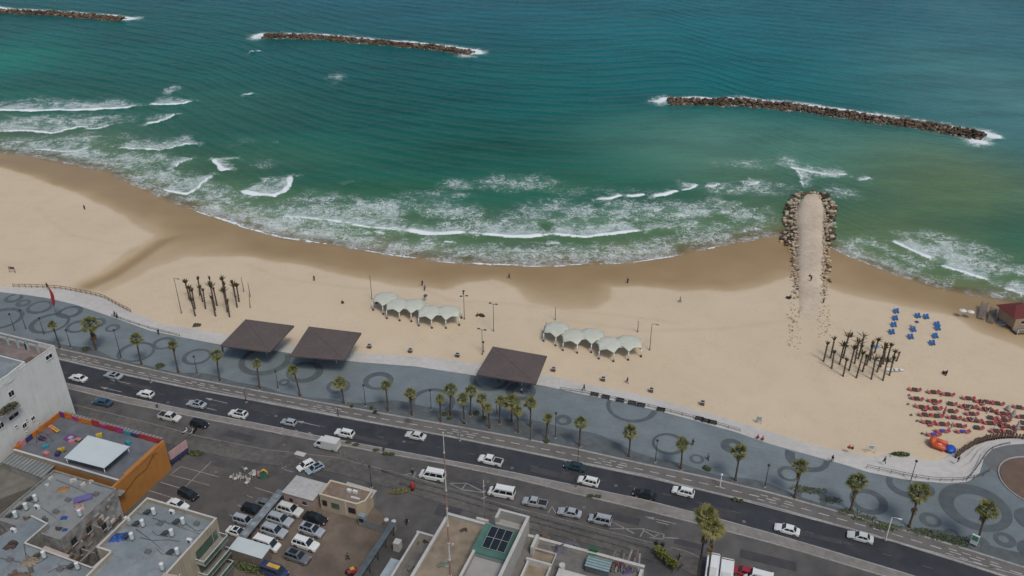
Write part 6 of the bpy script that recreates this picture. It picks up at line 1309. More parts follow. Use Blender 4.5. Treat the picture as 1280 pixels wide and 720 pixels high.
# 5 front-left building around a light well
O5 = P(116, 710, 9); r = bld('front_building', 'low building with a pale sealed roof around a light well at the lower left corner', O5); poly = lp(O5, [(-90,720),(0,669),(40,645),(60,655),(32,679),(116,710),(143,686),(186,699),(170,790),(-60,860)], 8.6)
polyblock(r, poly, -.1, 8.4, concrete, tealroof, .32, .22, coping_w, skip=(0,1,6,7,8,9))
b = MB(); pv = lp(O5, [(37,684),(54,689),(66,697),(46,691)], 8.9); pv = lp(O5, [(56,682),(87,694),(84,699),(52,687)], 8.7); b.prism(pv, 6.2, 8.7); b.build('stair_roof', mat('rosy_box', (.36,.29,.25), .85, .15, 1), r)
b = MB(); pv = lp(O5, [(168,712),(192,693),(186,690),(160,709)], 9.4); b.prism(pv, 8.4, 9.6); b.build('roof_wall', mat('khaki_wall', (.20,.18,.13), .9, .3, 1), r)
# water heaters
def heater(u, v, z, label, tall=True, panel=True, m=None):
    x, y = P(u, v, z+1.1); r = thing('water_heater', label, 'water heater', (x, y, z), R(-30), 'solar water heaters on the roofs')
    b = MB(); b.cyl((0,0,.35), .36, 1.25, 14); b.build('tank', m or MATS['white_sheet'], r); b = MB(); b.cyl((0,0,1.6), .36, .12, 14, r2=.12); b.build('cap', white, r)
    b = MB(); [b.box((dx*.28, dy*.28, .18), (.06,.06,.40)) for dx in (-1,1) for dy in (-1,1)]; b.box((0,0,.34), (.7,.7,.05)); b.build('stand', metal_g, r)
    if panel: b = MB(); b.box((-1.25,-.35,.62), (1.7,1.1,.07), 0, 0, ('Y', R(-28))); b.build('solar_panel', mat('solar_panel', (.055,.055,.055), .45, .35, 1), r); b = MB(); b.tube([(-.5,-.2,1.0),(-.1,0,1.5)], .03, 5); b.tube([(-.5,-.5,.15),(-2.5,-1.2,.05),(-4,-.9,.05)], .035, 5); b.build('pipe', metal_d, r)
zR = {'beige': 10.2, 'grey': 7.5, 'front': 8.4}
for (u, v, k_, l, pn) in ((191.5,638,'beige','white water heater topmost on the beige roof',1),(177.5,652.5,'beige','white water heater second down the left side of the beige roof',1),(164,669,'beige','white water heater beside the blue tarpaulin',1),(228,650,'beige','pink-topped water heater at the right of the beige roof',1),(214,664.5,'beige','white water heater in the middle of the beige roof',1),(221,688,'beige','white water heater low on the right of the beige roof',1),
    (141,699,'front','white water heater at the corner of the light well',1),(202,707,'beige','grey water heater beside the rosy roof box',0),(43.5,621.5,'grey','white water heater farthest up the left edge of the cluttered roof',1),(31.5,632,'grey','white water heater in the middle of the left trio on the cluttered roof',1),(18.5,642,'grey','white water heater lowest of the left trio on the cluttered roof',1),(99,640,'grey','white water heater beside the pinkish heap',0),(54,692,'front','white water heater behind the rosy stair roof',1),(96,706,'front','white water heater by the lower parapet of the light well',1)):
    heater(u, v, zR[k_], l, panel=bool(pn))
for (u, v, z_, l) in ((237,676,10.2,'air conditioner on the right parapet of the beige roof'),(159,649,10.2,'air conditioner at the left parapet of the beige roof'),(17,663,8.4,'white air conditioner on the roof at the left edge'),(46.5,634,7.5,'small white unit beside the left trio of heaters'),(215,641 if False else 640,10.2,'small white vent near the top parapet of the beige roof')):
    x, y = P(u, v, z_+.4); r = thing('air_conditioner', l, 'air conditioner', (x, y, z_), GR, 'rooftop air conditioners'); b = MB(); b.box((0,0,.45), (.95,.5,.75)); b.build('case', white, r); b = MB(); b.tube([(0,-.26,.45),(0,-.29,.45)], .28, 12); b.build('fan_grille', metal_d, r); b = MB(); b.box((-.35,0,.05), (.08,.5,.1)); b.box((.35,0,.05), (.08,.5,.1)); b.build('feet', metal_d, r)
small_heap(148,672,3.4,.8,mat('blue_tarp', (.015,.065,.24), .55, .3, 2, .8, 6),'tarpaulin','crumpled blue tarpaulin on the beige roof','tarpaulin',z=10.2,seed=12,n=8)
x, y = P(103,622,8); b = MB(); b.box((0,0,.3), (3.2,1.5,.3)); b.box((.2,-.2,.55), (2.6,1.2,.2), .1); o = b.build('mattress', mat('violet_mattress', (.12,.11,.26), .8, .15, 1)); o.location = (x, y, 7.5); o.rotation_euler = (0, .05, R(30)); tag(o, 'violet mattresses lying on the cluttered roof', 'mattress')
for (u, v, w_, h_, m_, n_, l, c_, z_) in ((102,634,2.6,.7,mat('rosy_junk', (.33,.22,.21), .9, .5, 1.5),'clutter_heap','pinkish heap of boards below the violet mattresses','clutter',7.5),(79,612,2.4,.5,mat('amber_cloth', (.24,.14,.06), .9, .3, 2),'cloth_heap','amber cloth heap on the cluttered roof','cloth',7.5),(80,648,1.3,.6,MATS['blue_tarp'],'cloth_heap','blue cloth on the cluttered roof','cloth',7.5),(81,663,1.0,.5,MATS['blue_tarp'],'bucket_heap','small blue bundle at the corner of the cluttered roof','cloth',7.5),(73,661,1.2,.5,darkf,'clutter_heap','dark bundle at the corner of the cluttered roof','clutter',7.5),
    (92,601,1.4,.6,coping_w,'clutter_heap','white bundle at the top of the cluttered roof','clutter',7.5),(103,607,1.3,.6,coping_w,'clutter_heap','second white bundle near the top of the cluttered roof','clutter',7.5),(63,598,1.0,.4,coping_w,'clutter_heap','pale slabs near the back corner of the cluttered roof','clutter',7.5),(59,606,1.0,.4,coping_w,'clutter_heap','pale slabs below the back corner of the cluttered roof','clutter',7.5),(115,604,.8,1.2,coping_w,'clutter_heap','white sticks leaning at the right of the cluttered roof','clutter',7.5),(35,650,1.6,.8,rust,'clutter_heap','brown box by the lowest heater of the left trio','clutter',7.5),(57,650,1.2,.9,metal_g,'clutter_heap','grey lumps beside the blue cloth','clutter',7.5),
    (38,702,3.2,.7,mat('khaki_tarp', (.20,.165,.12), .9, .3, 1.5),'tarpaulin','khaki tarpaulin beside the light well','tarpaulin',8.4),(48,694,2.0,.8,MATS['khaki_tarp'],'tarpaulin','small khaki tarpaulin by the middle heater','tarpaulin',8.4),(27,718,3.6,.6,rust,'clutter_heap','brown litter at the bottom edge of the front roof','clutter',8.4),(14,682,2.6,.5,darkf,'solar_panels','dark old panels lying on the front roof','solar panel',8.4),(163,703,1.4,.5,metal_g,'clutter_heap','grey fittings right of the light well heater','clutter',8.4)):
    small_heap(u, v, w_, h_, m_, n_, l, c_, z=z_, seed=int(u*3+v))
# loose cables on the roofs
for px, z_, l in (([(0,698),(25,703),(40,712)],8.4,'black cable on the front roof at the left edge'),([(30,680),(33,700),(42,708),(55,700)],8.4,'black cable looping round the khaki tarpaulin'),([(175,672),(190,676),(210,675),(225,677)],10.2,'black pipe run across the beige roof'),([(60,716),(75,708),(96,706)],8.4,'cable leading to the heater by the lower parapet'),([(228,652),(245,664),(258,662)],10.2,'thin cable at the right of the beige roof')):
    b = MB(); b.tube([(*P(u, v, z_), z_+.05) for u, v in px], .04, 5); tag(b.build('cable', blackm), l, 'cable')
# 6 gatehouse group
pinkw = mat('pink_render', (.27,.205,.18), .9, .15, .9); palesheet = striped('pale_corrugated', (.36,.36,.34), (.28,.28,.27), .55, 'Y', .7, duty=.8)
O = P(371,595,3); r = bld('pink_shed', 'pinkish shed with a pale corrugated roof beside the lots', O, 'shed'); b = MB(); b.prism([(0,-4.9),(6.5,-4.9),(6.5,0),(0,0)], -.1, 2.9); b.build('wall', pinkw, r); b = MB(); b.box((3.25,-2.45,3.0), (6.9,5.3,.1), 0, 0, ('X', R(-2))); b.build('roof', palesheet, r)
b = MB(); b.box((4.6,-4.93,1.7), (.9,.08,.8)); o = b.build('window', glassm, r); b = MB(); b.box((4.6,-4.98,1.25), (1.1,.14,.06)); b.build('sill', stepm, o); b = MB(); b.box((1.6,-4.93,1.6), (.7,.08,.7)); b.build('window', glassm, r)
O = P(413,600,3.8); r = bld('gatehouse', 'beige gatehouse with a brown roof inside a pale parapet', O, 'gatehouse'); poly = [(0,-4.2),(8.0,-4.2),(9.2,-2.8),(9.2,0),(0,0)]
polyblock(r, poly, -.1, 3.4, mat('gate_render', (.33,.27,.19), .9, .12, .9), mat('brown_roof', (.165,.125,.095), .9, .25, 1), .4, .28, mat('cream_coping', (.42,.38,.29), .8, .1, 1))
for a0, w_, m_ in ((1.0,1.0,blackm),(3.3,1.7,greeng),(5.6,.25,None),(6.9,1.5,blackm)):
    b = MB(); b.box((a0,-4.24,1.9), (w_,.1,1.3 if m_ else 3.2)); b.build('window' if m_ else 'pilaster', m_ or coping_w, r)
for dx, dy in ((4.9,-1.3),(6.1,-1.2)): b = MB(); b.box((dx,dy,3.75), (.9,.5,.6)); b.build('air_conditioner', white, r)
b = MB(); b.box((6.9,-2.6,3.6), (1.9,.4,.3)); b.build('duct', stepm, r)
O = P(434,602,3.0); r = bld('annex', 'low annex with a pale sheet roof behind the gatehouse', O, 'shed'); pv = lp(O, [(434,602),(471,613),(464,623),(430,612)], 3.0); b = MB(); b.prism(pv, 2.9, 3.0); b.build('roof', palesheet, r); b = MB(); b.prism([tuple(Vector(p)*.95+Vector((.1,-.05))) for p in pv], -.1, 2.9); b.build('wall', concrete, r)
O = P(298,671,3); r = bld('small_shed', 'small shed with a plain white roof at the foot of the dusty lot', O, 'shed'); b = MB(); b.prism([(0.15,-2.8),(6.7,-2.8),(6.7,-.1),(.15,-.1)], -.1, 2.8); b.build('wall', mat('dim_wall', (.13,.11,.09), .9, .3, 1), r); b = MB(); b.box((3.4,-1.4,2.9), (7.0,3.0,.1), 0, 0, ('X', R(3))); b.build('roof', MATS['white_sheet'], r)
b = MB(); leaves(b, (4.5,-3.9,.7), (3.2,.8,.7), 500, random.Random(31), .15); o = b.build('bush', leafm); o.location = (*O, 0); o.rotation_euler = (0, 0, GR); tag(o, 'dark green bush below the small white shed', 'bush')
O = P(348,612,2.4); r = bld('carport', 'long narrow grey carport roof between the two rows of cars', O, 'carport'); b = MB(); b.box((.75,-6.9,2.45), (1.7,13.8,.07)); b.build('roof', mat('carport_sheet', (.145,.16,.165), .5, .45, .8), r)
for k in range(6): b = MB(); b.box((.75,-.4-k*2.6,1.2), (.1,.1,2.4)); b.build('post', metal_d, r)
for k in range(5): b = MB(); b.box((.75,-1.7-k*2.6,2.5), (.9,.9,.03)); b.build('roof_light', mat('dull_light', (.20,.24,.26), .4, .3, 1), r)
# gate, pillars
for k, (u, v, l) in enumerate(((484,661,'left concrete gate pillar with a rounded cap by the lot'),(493,663,'right concrete gate pillar with a rounded cap by the lot'))):
    x, y = P(u, v, 0); r = thing('gate_pillar', l, 'pillar', (x, y, 0), GR, 'gate pillars'); b = MB(); b.box((0,0,1.15), (.75,.75,2.3)); b.build('shaft', concrete, r); b = MB(); b.blob((0,0,2.35), (.5,.5,.25), 1, .02, sub=2, smooth=True); b.build('cap', coping_w, r)
x, y = P(466,662,0); r = thing('sliding_gate', 'pale grey sliding gate between the gatehouse and the pillars', 'gate', (x, y, 0), GR); b = MB(); b.box((0,0,.95), (5.6,.07,1.5)); b.build('panel', mat('gate_grey', (.17,.175,.17), .7, .2, 1), r); b = MB(); b.box((0,0,1.75), (5.8,.12,.1)); b.box((0,0,.15), (5.8,.12,.1)); b.build('frame', metal_g, r)
x, y = P(454,656,0); r = thing('booth', 'pale blue-grey booth at the end of the gatehouse', 'booth', (x, y, 0), GR); b = MB(); b.box((0,0,1.3), (1.3,1.0,2.6)); b.build('body', mat('booth_blue', (.19,.235,.255), .7, .15, 1), r); b = MB(); b.box((0,-.52,1.6), (.9,.06,.8)); b.build('window', glassm, r)
O = P(490,655,2.6); r = bld('screen_fence', 'long dark blue-grey screened fence beside the gate', O, 'fence'); b = MB(); b.box((0,-11,2.55), (1.2,23,.1)); b.build('top_sheet', mat('screen_sheet', (.075,.095,.105), .7, .25, 1), r); b = MB(); b.box((-.5,-11,1.25), (.08,23,2.5)); b.build('panel', MATS['screen_sheet'], r)
for k in range(8): b = MB(); b.box((0.4,-.4-k*3.1,1.25), (.1,.1,2.5)); b.build('post', metal_d, r)
x, y = P(497,682,.9); r = thing('cabinet', 'white utility cabinet beside the screened fence', 'cabinet', (x, y, 0), GR); b = MB(); b.box((0,0,1.0), (1.2,1.3,2.0)); b.build('case', coping_w, r); b = MB(); b.box((-.62,0,1.0), (.04,1.0,1.6)); b.build('door', stepm, r)
O = P(489,698,2.4); r = bld('container', 'pale blue container roof beside the screened fence at the bottom edge', O, 'container'); b = MB(); b.prism([(0,-9),(2.6,-9),(2.6,0),(0,0)], 0, 2.4); b.build('body', mat('container_blue', (.22,.27,.29), .6, .15, 1), r); b = MB(); b.box((1.3,-4.5,2.43), (2.7,9.1,.06)); b.build('roof', mat('container_roof', (.30,.36,.38), .6, .12, 1), r)
x, y = P(440,716,.5); r = thing('small_tractor', 'small red and yellow machine at the bottom edge of the dusty lot', 'tractor', (x, y, 0), R(30)); b = MB(); b.box((0,0,.8), (1.6,.8,.6)); b.box((.9,0,.6), (.7,.6,.4)); b.build('body', PC['red'], r); b = MB(); b.box((.1,0,1.5), (.7,.7,.12)); b.build('roof', PC['yellow'], r)
for sx, rr_2 in ((-.5,.55),(.8,.38)):
    for sy in (-1,1): b = MB(); b.tube([(sx,sy*.4,rr_2),(sx,sy*.72,rr_2)], rr_2, 12, smooth=False); b.build('wheel', tyrem, r)
# red banner + dry hedge
x, y = P(516,614,0); r = thing('red_banner', 'folded red roadside banner beside the first white van', 'banner', (x, y, 0), R(20)); b = MB(); b.tube([(0,0,0),(0,0,2.6)], .05, 6); b.build('pole', metal_g, r); b = MB(); b.tube([(0,0,.5),(.1,0,1.2),(0,.1,2.0),(0,0,2.6)], [.35,.5,.42,.1], 8); b.build('cloth', PC['red'], r)
x, y = P(502,615,0); b = MB(); leaves(b, (0,0,.35), (2.6,.6,.4), 520, random.Random(9), .13); o = b.build('hedge', mat('dry_hedge', (.10,.10,.04), .8, .3, 2, col2=(.19,.17,.08))); o.location = (x, y, 0); o.rotation_euler = (0, 0, R(12)); tag(o, 'low yellow-green hedge left of the red banner', 'hedge')
x, y = P(376,572,0); r = thing('concrete_block', 'pale concrete block above the parked pair of small cars', 'block', (x, y, 0), GR); b = MB(); b.box((0,0,.5), (2.2,1.1,1.0)); b.build('base_block', concrete, r); b = MB(); b.box((0,0,1.03), (2.3,1.2,.06)); b.build('slab', coping_w, r)
# rubbish and toy kiosk in the car park
rr = random.Random(12)
for k, (u, v) in enumerate(((290,598),(295,600),(299,598),(307,588),(311,601),(314,594),(303,599),(318,595),(309,605))):
    x, y = P(u, v, 0); r = thing('plastic_chair', 'white plastic chair, %s from the left in the jumble in the car park' % ordn(sorted((290,295,299,307,311,314,303,318,309)).index(u)), 'chair', (x, y, 0), rr.uniform(0, 6), 'jumbled white plastic chairs'); b = MB(); b.box((0,0,.45), (.8,.7,.06)); b.build('seat', coping_w, r); b = MB(); b.box((-.38,0,.85), (.06,.7,.8), 0, 0, ('Y', R(-15))); b.build('backrest', coping_w, r)
    for sx in (-1,1):
        for sy in (-1,1): b = MB(); b.box((sx*.33, sy*.3, .22), (.06,.06,.44)); b.build('leg', coping_w, r)
x, y = P(330,597,0); r = thing('toy_kiosk', 'green yellow and blue toy kiosk beside the white plastic chairs', 'kiosk', (x, y, 0), R(20)); b = MB(); b.box((0,0,.8), (1.5,.8,1.6)); b.build('body', mat('kiosk_green', (.03,.13,.09), .7, .2, 1), r); b = MB(); b.tube([(.75,-.2,.2),(.7,-.3,1.6),(.2,-.3,2.3),(-.5,-.3,1.9)], .22, 8); b.build('arch', PC['yellow'], r); b = MB(); b.blob((.2,-.1,1.7), (.4,.3,.4), 1, .1, sub=2, smooth=True); b.build('ball', PC['navy_panel'], r); b = MB(); b.box((-.9,0,1.3), (.5,.6,1.0)); b.build('side_box', PC['pink'], r)
for k, (u, v) in enumerate(((276,561),(283,563),(291,566),(299,567),(306,569),(313,571),(352,583),(358,587),(431,570),(438,574),(446,578),(454,581),(425,567))):
    x, y = P(u, v, 0); b = MB(); b.cyl((0,0,0), .13, .8, 8); b.blob((0,0,.8), (.15,.15,.1), 1, .02, smooth=True); o = b.build('bollard', concrete); o.location = (x, y, 0); tag(o, 'small concrete bollard, %s from the left along the city pavement' % ordn(sorted((276,283,291,299,306,313,352,358,431,438,446,454,425)).index(u)), 'bollard', 'concrete bollards on the city side')

# 7 centre building
O = P(560,641,12); r = bld('central_building', 'cream building with an ochre roof terrace and green stair tower at the bottom centre', O); cream = mat('cream_render', (.33,.315,.28), .9, .12, .5, .2, 4); overlay(cream, 'streak', .4, (.20, .19, .16)); zt = 11.2
b = MB(); b.prism([(0,-40),(34.6,-40),(34.6,0),(0,0)], -.1, zt-.03); b.build('wall', cream, r)
b = MB(); b.prism([(.3,-39.6),(9.3,-39.6),(9.3,-.3),(.3,-.3)], zt-.03, zt); b.build('ochre_terrace', mat('ochre_floor', (.215,.175,.125), .95, .3, .6, .3), r); b = MB(); b.prism([(9.35,-39.6),(34.3,-39.6),(34.3,-.3),(9.35,-.3)], zt-.03, zt); b.build('grey_terrace', mat('grey_floor', (.135,.13,.12), .95, .3, .5, .3), r)
b = MB(); b.box((17.3,-.22,zt+.4), (34.6,.42,.8)); b.box((.22,-20.4,zt+.4), (.42,39,.8)); b.box((34.38,-20.4,zt+.4), (.42,39,.8)); b.build('parapet', cream, r); b = MB(); b.box((17.3,-.22,zt+.84), (34.75,.55,.08)); b.box((.22,-20.5,zt+.843), (.55,39,.08)); b.box((34.38,-20.5,zt+.846), (.5,39,.08)); b.build('coping', coping_w, r)
b = MB(); b.box((6.4,.1,zt+1.1), (2.2,.4,.6)); b.build('parapet_block', coping_w, r)
z1 = 15.6; b = MB()   # stair tower walls: open topped room, long right hand wall
for c_, d_ in (((12.05,.35,(zt+z1)/2),(5.3,.35,z1-zt)),((9.57,-.75,(zt+z1)/2),(.35,1.85,z1-zt)),((14.55,-10,(zt+z1)/2),(.45,20.3,z1-zt)),((11.95,-1.85,(zt+z1-.9)/2),(4.7,.3,z1-zt-.9)),((8.3,-11.9,(zt+z1-1.4)/2),(.35,7.2,z1-zt-1.4)),((11.3,-15.4,(zt+z1-1.4)/2),(5.6,.3,z1-zt-1.4))): b.box(c_, d_)
b.box((11.0,-11.8,12.9), (5.4,6.8,.2)); b.box((12,-.75,13.6), (4.6,1.8,.2)); b.build('stair_tower', mat('tower_render', (.285,.28,.26), .9, .12, .5, .2, 4), r)
b = MB()
for c_, d_ in (((12.05,.35,z1+.03),(5.5,.45,.06)),((9.57,-.75,z1+.033),(.45,1.9,.06)),((14.55,-10,z1+.036),(.55,20.4,.06)),((8.3,-11.9,z1-1.37),(.45,7.3,.06)),((11.3,-15.4,z1-1.367),(5.7,.4,.06))): b.box(c_, d_)
b.build('tower_coping', coping_w, r)
b = MB(); b.box((11.0,-5.1,(zt+13.8)/2), (6.2,6.2,13.8-zt)); b.build('stair_house', mat('pale_teal_wall', (.24,.30,.30), .8, .1, 1), r); b = MB(); b.box((10.95,-5.1,13.88), (6.45,6.5,.15)); b.build('green_roof', mat('green_sealant', (.055,.135,.105), .7, .2, .6), r)
b = MB(); b.box((11.1,-4.9,14.28), (3.9,4.5,.1), 0, 0, ('X', R(5))); sp = b.build('solar_array', mat('solar_black', (.014,.018,.022), .25, .2, 2), r)
b = MB()
for k in (-1.95, -.65, .65, 1.95): b.box((11.1+k,-4.9,14.36), (.035,4.5,.04), 0, 0, ('X', R(5)))
for k in (-2.25, 0, 2.25): b.box((11.1,-4.9+k,14.37+k*.087), (3.9,.035,.04), 0, 0, ('X', R(5)))
b.build('panel_frame', MATS['white_sheet'], sp)
b = MB()   # walled yards right of the tower
for c_, d_ in (((16.5,-1.9,zt+.9),(.5,3.0,1.8)),((18.6,-2.6,zt+.9),(3.9,.14,.12)),((20.5,-4.0,zt+.9),(.14,3.0,.12)),((18.4,-5.4,zt+.65),(4.3,.35,1.3)),((20.4,-9,zt+.45),(.3,7,.9)),((20.5,-2.7,zt+.5),(.12,.12,1)),((16.6,-9.6,zt+.45),(.3,8,.9))): b.box(c_, d_)
b.build('yard_wall', coping_w, r); b = MB(); b.box((18.5,-6,zt+.03), (3.8,9,.04)); b.build('yard_floor', MATS['ochre_floor'], r)
# mast
x, y = P(563.6,735,12); h = height_to(x, y, zt, 541); r = thing('radio_mast', 'tall thin red and white guyed mast rising from the ochre terrace', 'mast', (x, y, zt), 0); n = 9; tone = [(.42,.40,.38),(.26,.15,.13)]
for k in range(n):
    z0, z1_ = h*k/n, h*(k+1)/n; b = MB(); b.tube([(0,0,z0),(0,0,z1_)], [.17*(1-k/n*.6), .17*(1-(k+1)/n*.6)], 8, smooth=False); o = b.build('mast_section', mat('mast_'+('white','red')[k % 2], tone[k % 2], .7, .25, 2), r)
    b = MB(); b.cyl((0,0,z1_-.12), .26*(1-k/n*.6), .22, 8); b.build('collar', coping_w, o)
b = MB(); b.cyl((0,0,0), .6, .3, 12); b.build('base_plate', concrete, r)
x, y = P(605.5,646,12.4); h = height_to(x, y, 12, 600); r = thing('antenna', 'thin pale antenna on the parapet left of the stair tower', 'antenna', (x, y, 12), 0); b = MB(); b.tube([(0,0,0),(0,0,h)], .05, 6); b.build('rod', coping_w, r)
for k in range(3): b = MB(); b.box((0,0,h*(.55+.15*k)), (1.0-.2*k,.05,.05), R(30)); b.build('element', coping_w, r)
# left annex wall and yard
O2 = P(523,664,9); r = bld('walled_annex', 'narrow walled yard with cream parapets left of the central building', O2, 'building'); b = MB(); b.prism([(0,-40),(6.0,-40),(6.0,0),(0,0)], -.1, 7.2); b.build('wall', cream, r); b = MB(); b.box((2.9,-.15,8.1), (6.2,.3,1.8)); b.box((.15,-15,8.1), (.3,29.7,1.8)); b.build('parapet', cream, r); b = MB(); b.box((2.9,-.15,9.03), (6.3,.4,.06)); b.box((.15,-15,9.033), (.4,29.8,.06)); b.build('coping', coping_w, r)
b = MB(); b.prism([(.3,-40),(6,-40),(6,-.3),(.3,-.3)], 7.2, 7.24); b.build('floor', mat('grey_floor', (.135,.13,.12), .95, .3, .5, .3), r)
for (u, v, w_, h_, m_, n_, l, c_, z_) in ((705,684,4.6,1.2,mat('slate_tarp', (.085,.085,.10), .8, .3, 1),'tarpaulin','slate grey tarpaulin over a stack on the right terrace','tarpaulin',zt),(580,664,1.3,.6,trunkm,'log','dark log on the ochre terrace','log',zt),(566,681,.5,.4,coping_w,'clutter_heap','pale lump by the mast on the ochre terrace','clutter',zt),(558,701,1.0,.4,mat('sack_tan', (.3,.24,.17), .9, .2, 2),'sack','tan sack on the ochre terrace','sack',zt),(680,672,2.2,.7,rust,'clutter_heap','rusty pile behind the walled yard','clutter',zt),(721,684,1.2,.8,metal_g,'clutter_heap','grey drums beside the slate tarpaulin','drums',zt),
    (773,707,1.6,1.0,mat('maroon_box', (.12,.04,.045), .8, .3, 2),'clutter_heap','maroon bundle by the planks','clutter',zt),(784,714,2.0,.8,mat('violet_cloth', (.07,.055,.13), .8, .4, 3),'cloth_heap','dark violet cloth among the planks','cloth',zt),(519,680,1.4,1.2,leafm,'potted_plant','dark plant in the walled yard','plant',7.2),(514,712,1.6,1.0,mat('pale_weeds', (.16,.17,.13), .9, .5, 2),'clutter_heap','pale weeds and litter in the walled yard','weeds',7.2),(532,677,1.2,.9,darkf,'clutter_heap','dark heap at the back of the walled yard','clutter',7.2),(555,706,2.5,.5,mat('pale_weeds', (.16,.17,.13), .9, .5, 2),'clutter_heap','pale litter by the left wall of the ochre terrace','clutter',zt)):
    small_heap(u, v, w_, h_, m_, n_, l, c_, z=z_, seed=int(u+v*2))
x, y = P(742,689,zt+.6); r = thing('green_bin', 'green wheeled bins on the right terrace', 'bin', (x, y, zt), GR); b = MB(); b.box((0,0,.7), (1.3,.9,1.2)); b.build('body', mat('bin_green', (.02,.10,.045), .6, .2, 2), r); b = MB(); b.box((0,-.1,1.35), (1.4,1.0,.12), 0, 0, ('X', R(-8))); b.build('lid', MATS['bin_green'], r); b = MB(); b.box((.1,-1.1,.45), (1.2,.8,.8)); b.build('box', MATS['bin_green'], r)
x, y = P(748,704,zt+1.6); r = thing('corrugated_hutch', 'small hutch with a pale teal corrugated roof on the right terrace', 'hutch', (x, y, zt), GR); b = MB(); b.box((0,0,1.5), (4.0,2.2,.08), 0, 0, ('X', R(8))); b.build('roof', striped('teal_corrugated', (.21,.30,.30), (.10,.15,.16), .5, 'Y', .6), r); b = MB(); b.box((0,0,.7), (3.8,2.0,1.4)); b.build('wall', mat('slate_wall', (.08,.09,.10), .9, .2, 1), r)
for k in range(11):
    x, y = P(765+k*3.4, 700+(k % 3)*3, zt+.4); r = thing('plank', '%s plank from the left leaning in the timber stack on the right terrace' % ordn(k), 'plank', (x, y, zt+.25), R(66+(k*37 % 17)), 'planks and pipes stacked on the right terrace'); b = MB(); b.box((0,0,.12), (4.6-(k % 3)*.8,.3,.18), 0, 0, ('Y', R(-3))); b.build('board', [metal_g, rust, mat('grey_wood', (.19,.19,.19), .9, .3, 2), darkf][k % 4], r)
x, y = P(707,712,zt+1); r = thing('white_cabin', 'white low cabin with a round cap at the bottom of the right terrace', 'cabin', (x, y, zt), GR); b = MB(); b.box((2,-1.5,.7), (6.0,2.2,1.4)); b.build('body', coping_w, r); b = MB(); b.cyl((-.6,0,0), .5, 1.9, 12); b.build('round_cap', coping_w, r)
# yellow-green shrubs on a frame near the coaches
for k, (u, v) in enumerate(((823,689),(828,694),(835,701),(842,706))):
    x, y = P(u, v, 1); r = thing('potted_shrub', '%s yellow-green shrub from the left in the row by the tall palms' % ordn(k), 'shrub', (x, y, 0), k, 'yellow-green shrubs in a row'); b = MB(); leaves(b, (0,0,1.3), (.9,.7,.8), 260, random.Random(60+k), .16); b.build('foliage', mat('yellow_leaf', (.10,.12,.02), .7, .3, 2, col2=(.24,.24,.05)), r); b = MB(); b.cyl((0,0,0), .4, .6, 10, r2=.5); b.build('pot', concrete, r); b = MB(); b.tube([(0,0,.5),(0,0,1.2)], .06, 6); b.build('stem', trunkm, r)
x, y = P(819,676,0); r = thing('traffic_island', 'pale traffic island with two dark drums at the end of the guard rails', 'traffic island', (x, y, 0), GR); b = MB(); b.prism([(0,0),(3,-.6),(5.2,-3.4),(4.4,-5.0),(.4,-3.2)], 0, .14); b.build('slab', mat('old_pavement', (.10,.095,.088), .9, .3, .8), r)
for dx in (.4, 1.6): b = MB(); b.cyl((dx,-.9,.14), .3, .8, 10); b.build('drum', metal_d, r)
bx, by = P(850,711,0); bicycle(bx, by, 0, R(40), 'parked bicycle under the tall palms'); bx, by = P(841,713,0); bicycle(bx, by, 0, R(70), 'parked bicycle beside the last yellow-green shrub')

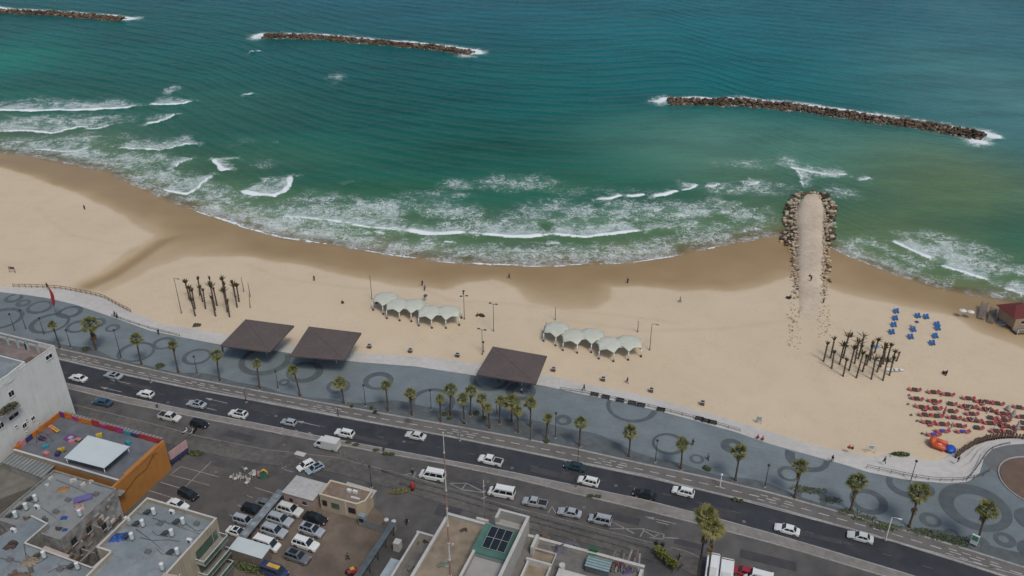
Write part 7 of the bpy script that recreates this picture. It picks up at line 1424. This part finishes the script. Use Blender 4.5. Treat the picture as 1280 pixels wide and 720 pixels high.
# vents, hatches and pipe runs that the roofs carry
rr = random.Random(44)
for k, (u, v, z_, l) in enumerate(((200,655,10.2,'square roof hatch on the beige roof between the heaters'),(246,655,10.2,'low grey vent box near the right of the beige roof'),(185,690,10.2,'low vent box near the notch of the beige roof'),(85,625,7.5,'low grey box in the middle of the cluttered roof'),(120,618,7.5,'grey box near the crumbling wall of the cluttered roof'),(70,640,7.5,'small flat hatch on the cluttered roof'),(12,700,8.4,'grey vent box on the front roof at the left edge'),(75,712,8.4,'low vent box on the front roof by the bottom edge'))):
    x, y = P(u, v, z_+.2); r = thing('roof_vent', l, 'vent', (x, y, z_), GR, 'vents on the lower left roofs'); b = MB(); b.box((0,0,.22), (.9,.7,.42)); b.build('box', concrete, r); b = MB(); b.box((0,0,.46), (1.0,.8,.06)); b.build('lid', metal_g, r)
for k, (a_, b_, z_, l) in enumerate((((190,648),(250,668),10.2,'thin pipe running across the beige roof to the right parapet'),((170,662),(205,690),10.2,'thin pipe running down the left part of the beige roof'),((70,600),(120,622),7.5,'thin pipe across the top of the cluttered roof'),((40,628),(75,652),7.5,'thin pipe from the left trio across the cluttered roof'))):
    b = MB(); p, q = P(*a_, z_), P(*b_, z_); b.tube([(*p, z_+.12), ((p[0]+q[0])/2+.3, (p[1]+q[1])/2, z_+.12), (*q, z_+.12)], .05, 6); tag(b.build('pipe', metal_g), l, 'pipe')
# ================= camera, light =================
cd = bpy.data.cameras.new('camera'); cam = bpy.data.objects.new('camera', cd); COL.objects.link(cam)
cam.location = (0, 0, CH); cam.rotation_euler = (math.pi/2-TH, 0, 0)
cd.sensor_width = 36; cd.lens = FOC/1280*36; cd.clip_start = .5; cd.clip_end = 20000; scene.camera = cam
w = bpy.data.worlds.new('World'); scene.world = w; w.use_nodes = True; nt = w.node_tree
sky = nt.nodes.new('ShaderNodeTexSky'); sky.sky_type = 'NISHITA'; sky.sun_disc = False
SE, SAZ = R(58), R(150)      # sun elevation, compass azimuth clockwise from +Y
sky.sun_elevation = SE; sky.sun_rotation = SAZ; sky.air_density = 1.0; sky.dust_density = 3.0; sky.ozone_density = 1.0
bg = nt.nodes['Background']; bg.inputs['Strength'].default_value = .095; nt.links.new(sky.outputs[0], bg.inputs['Color'])
sd = bpy.data.lights.new('sun', 'SUN'); sd.energy = 1.5; sd.angle = R(14); sd.color = (1, .95, .88)
so = bpy.data.objects.new('sun', sd); COL.objects.link(so)
dirv = Vector((math.sin(SAZ)*math.cos(SE), math.cos(SAZ)*math.cos(SE), math.sin(SE)))
so.rotation_euler = dirv.to_track_quat('Z', 'Y').to_euler(); so.location = (0, 0, 200)
scene.view_settings.view_transform = 'Standard'; scene.view_settings.look = 'None'; scene.view_settings.gamma = 1
scene.view_settings.exposure = 0.2
scene.render.resolution_x = 1024; scene.render.resolution_y = 576
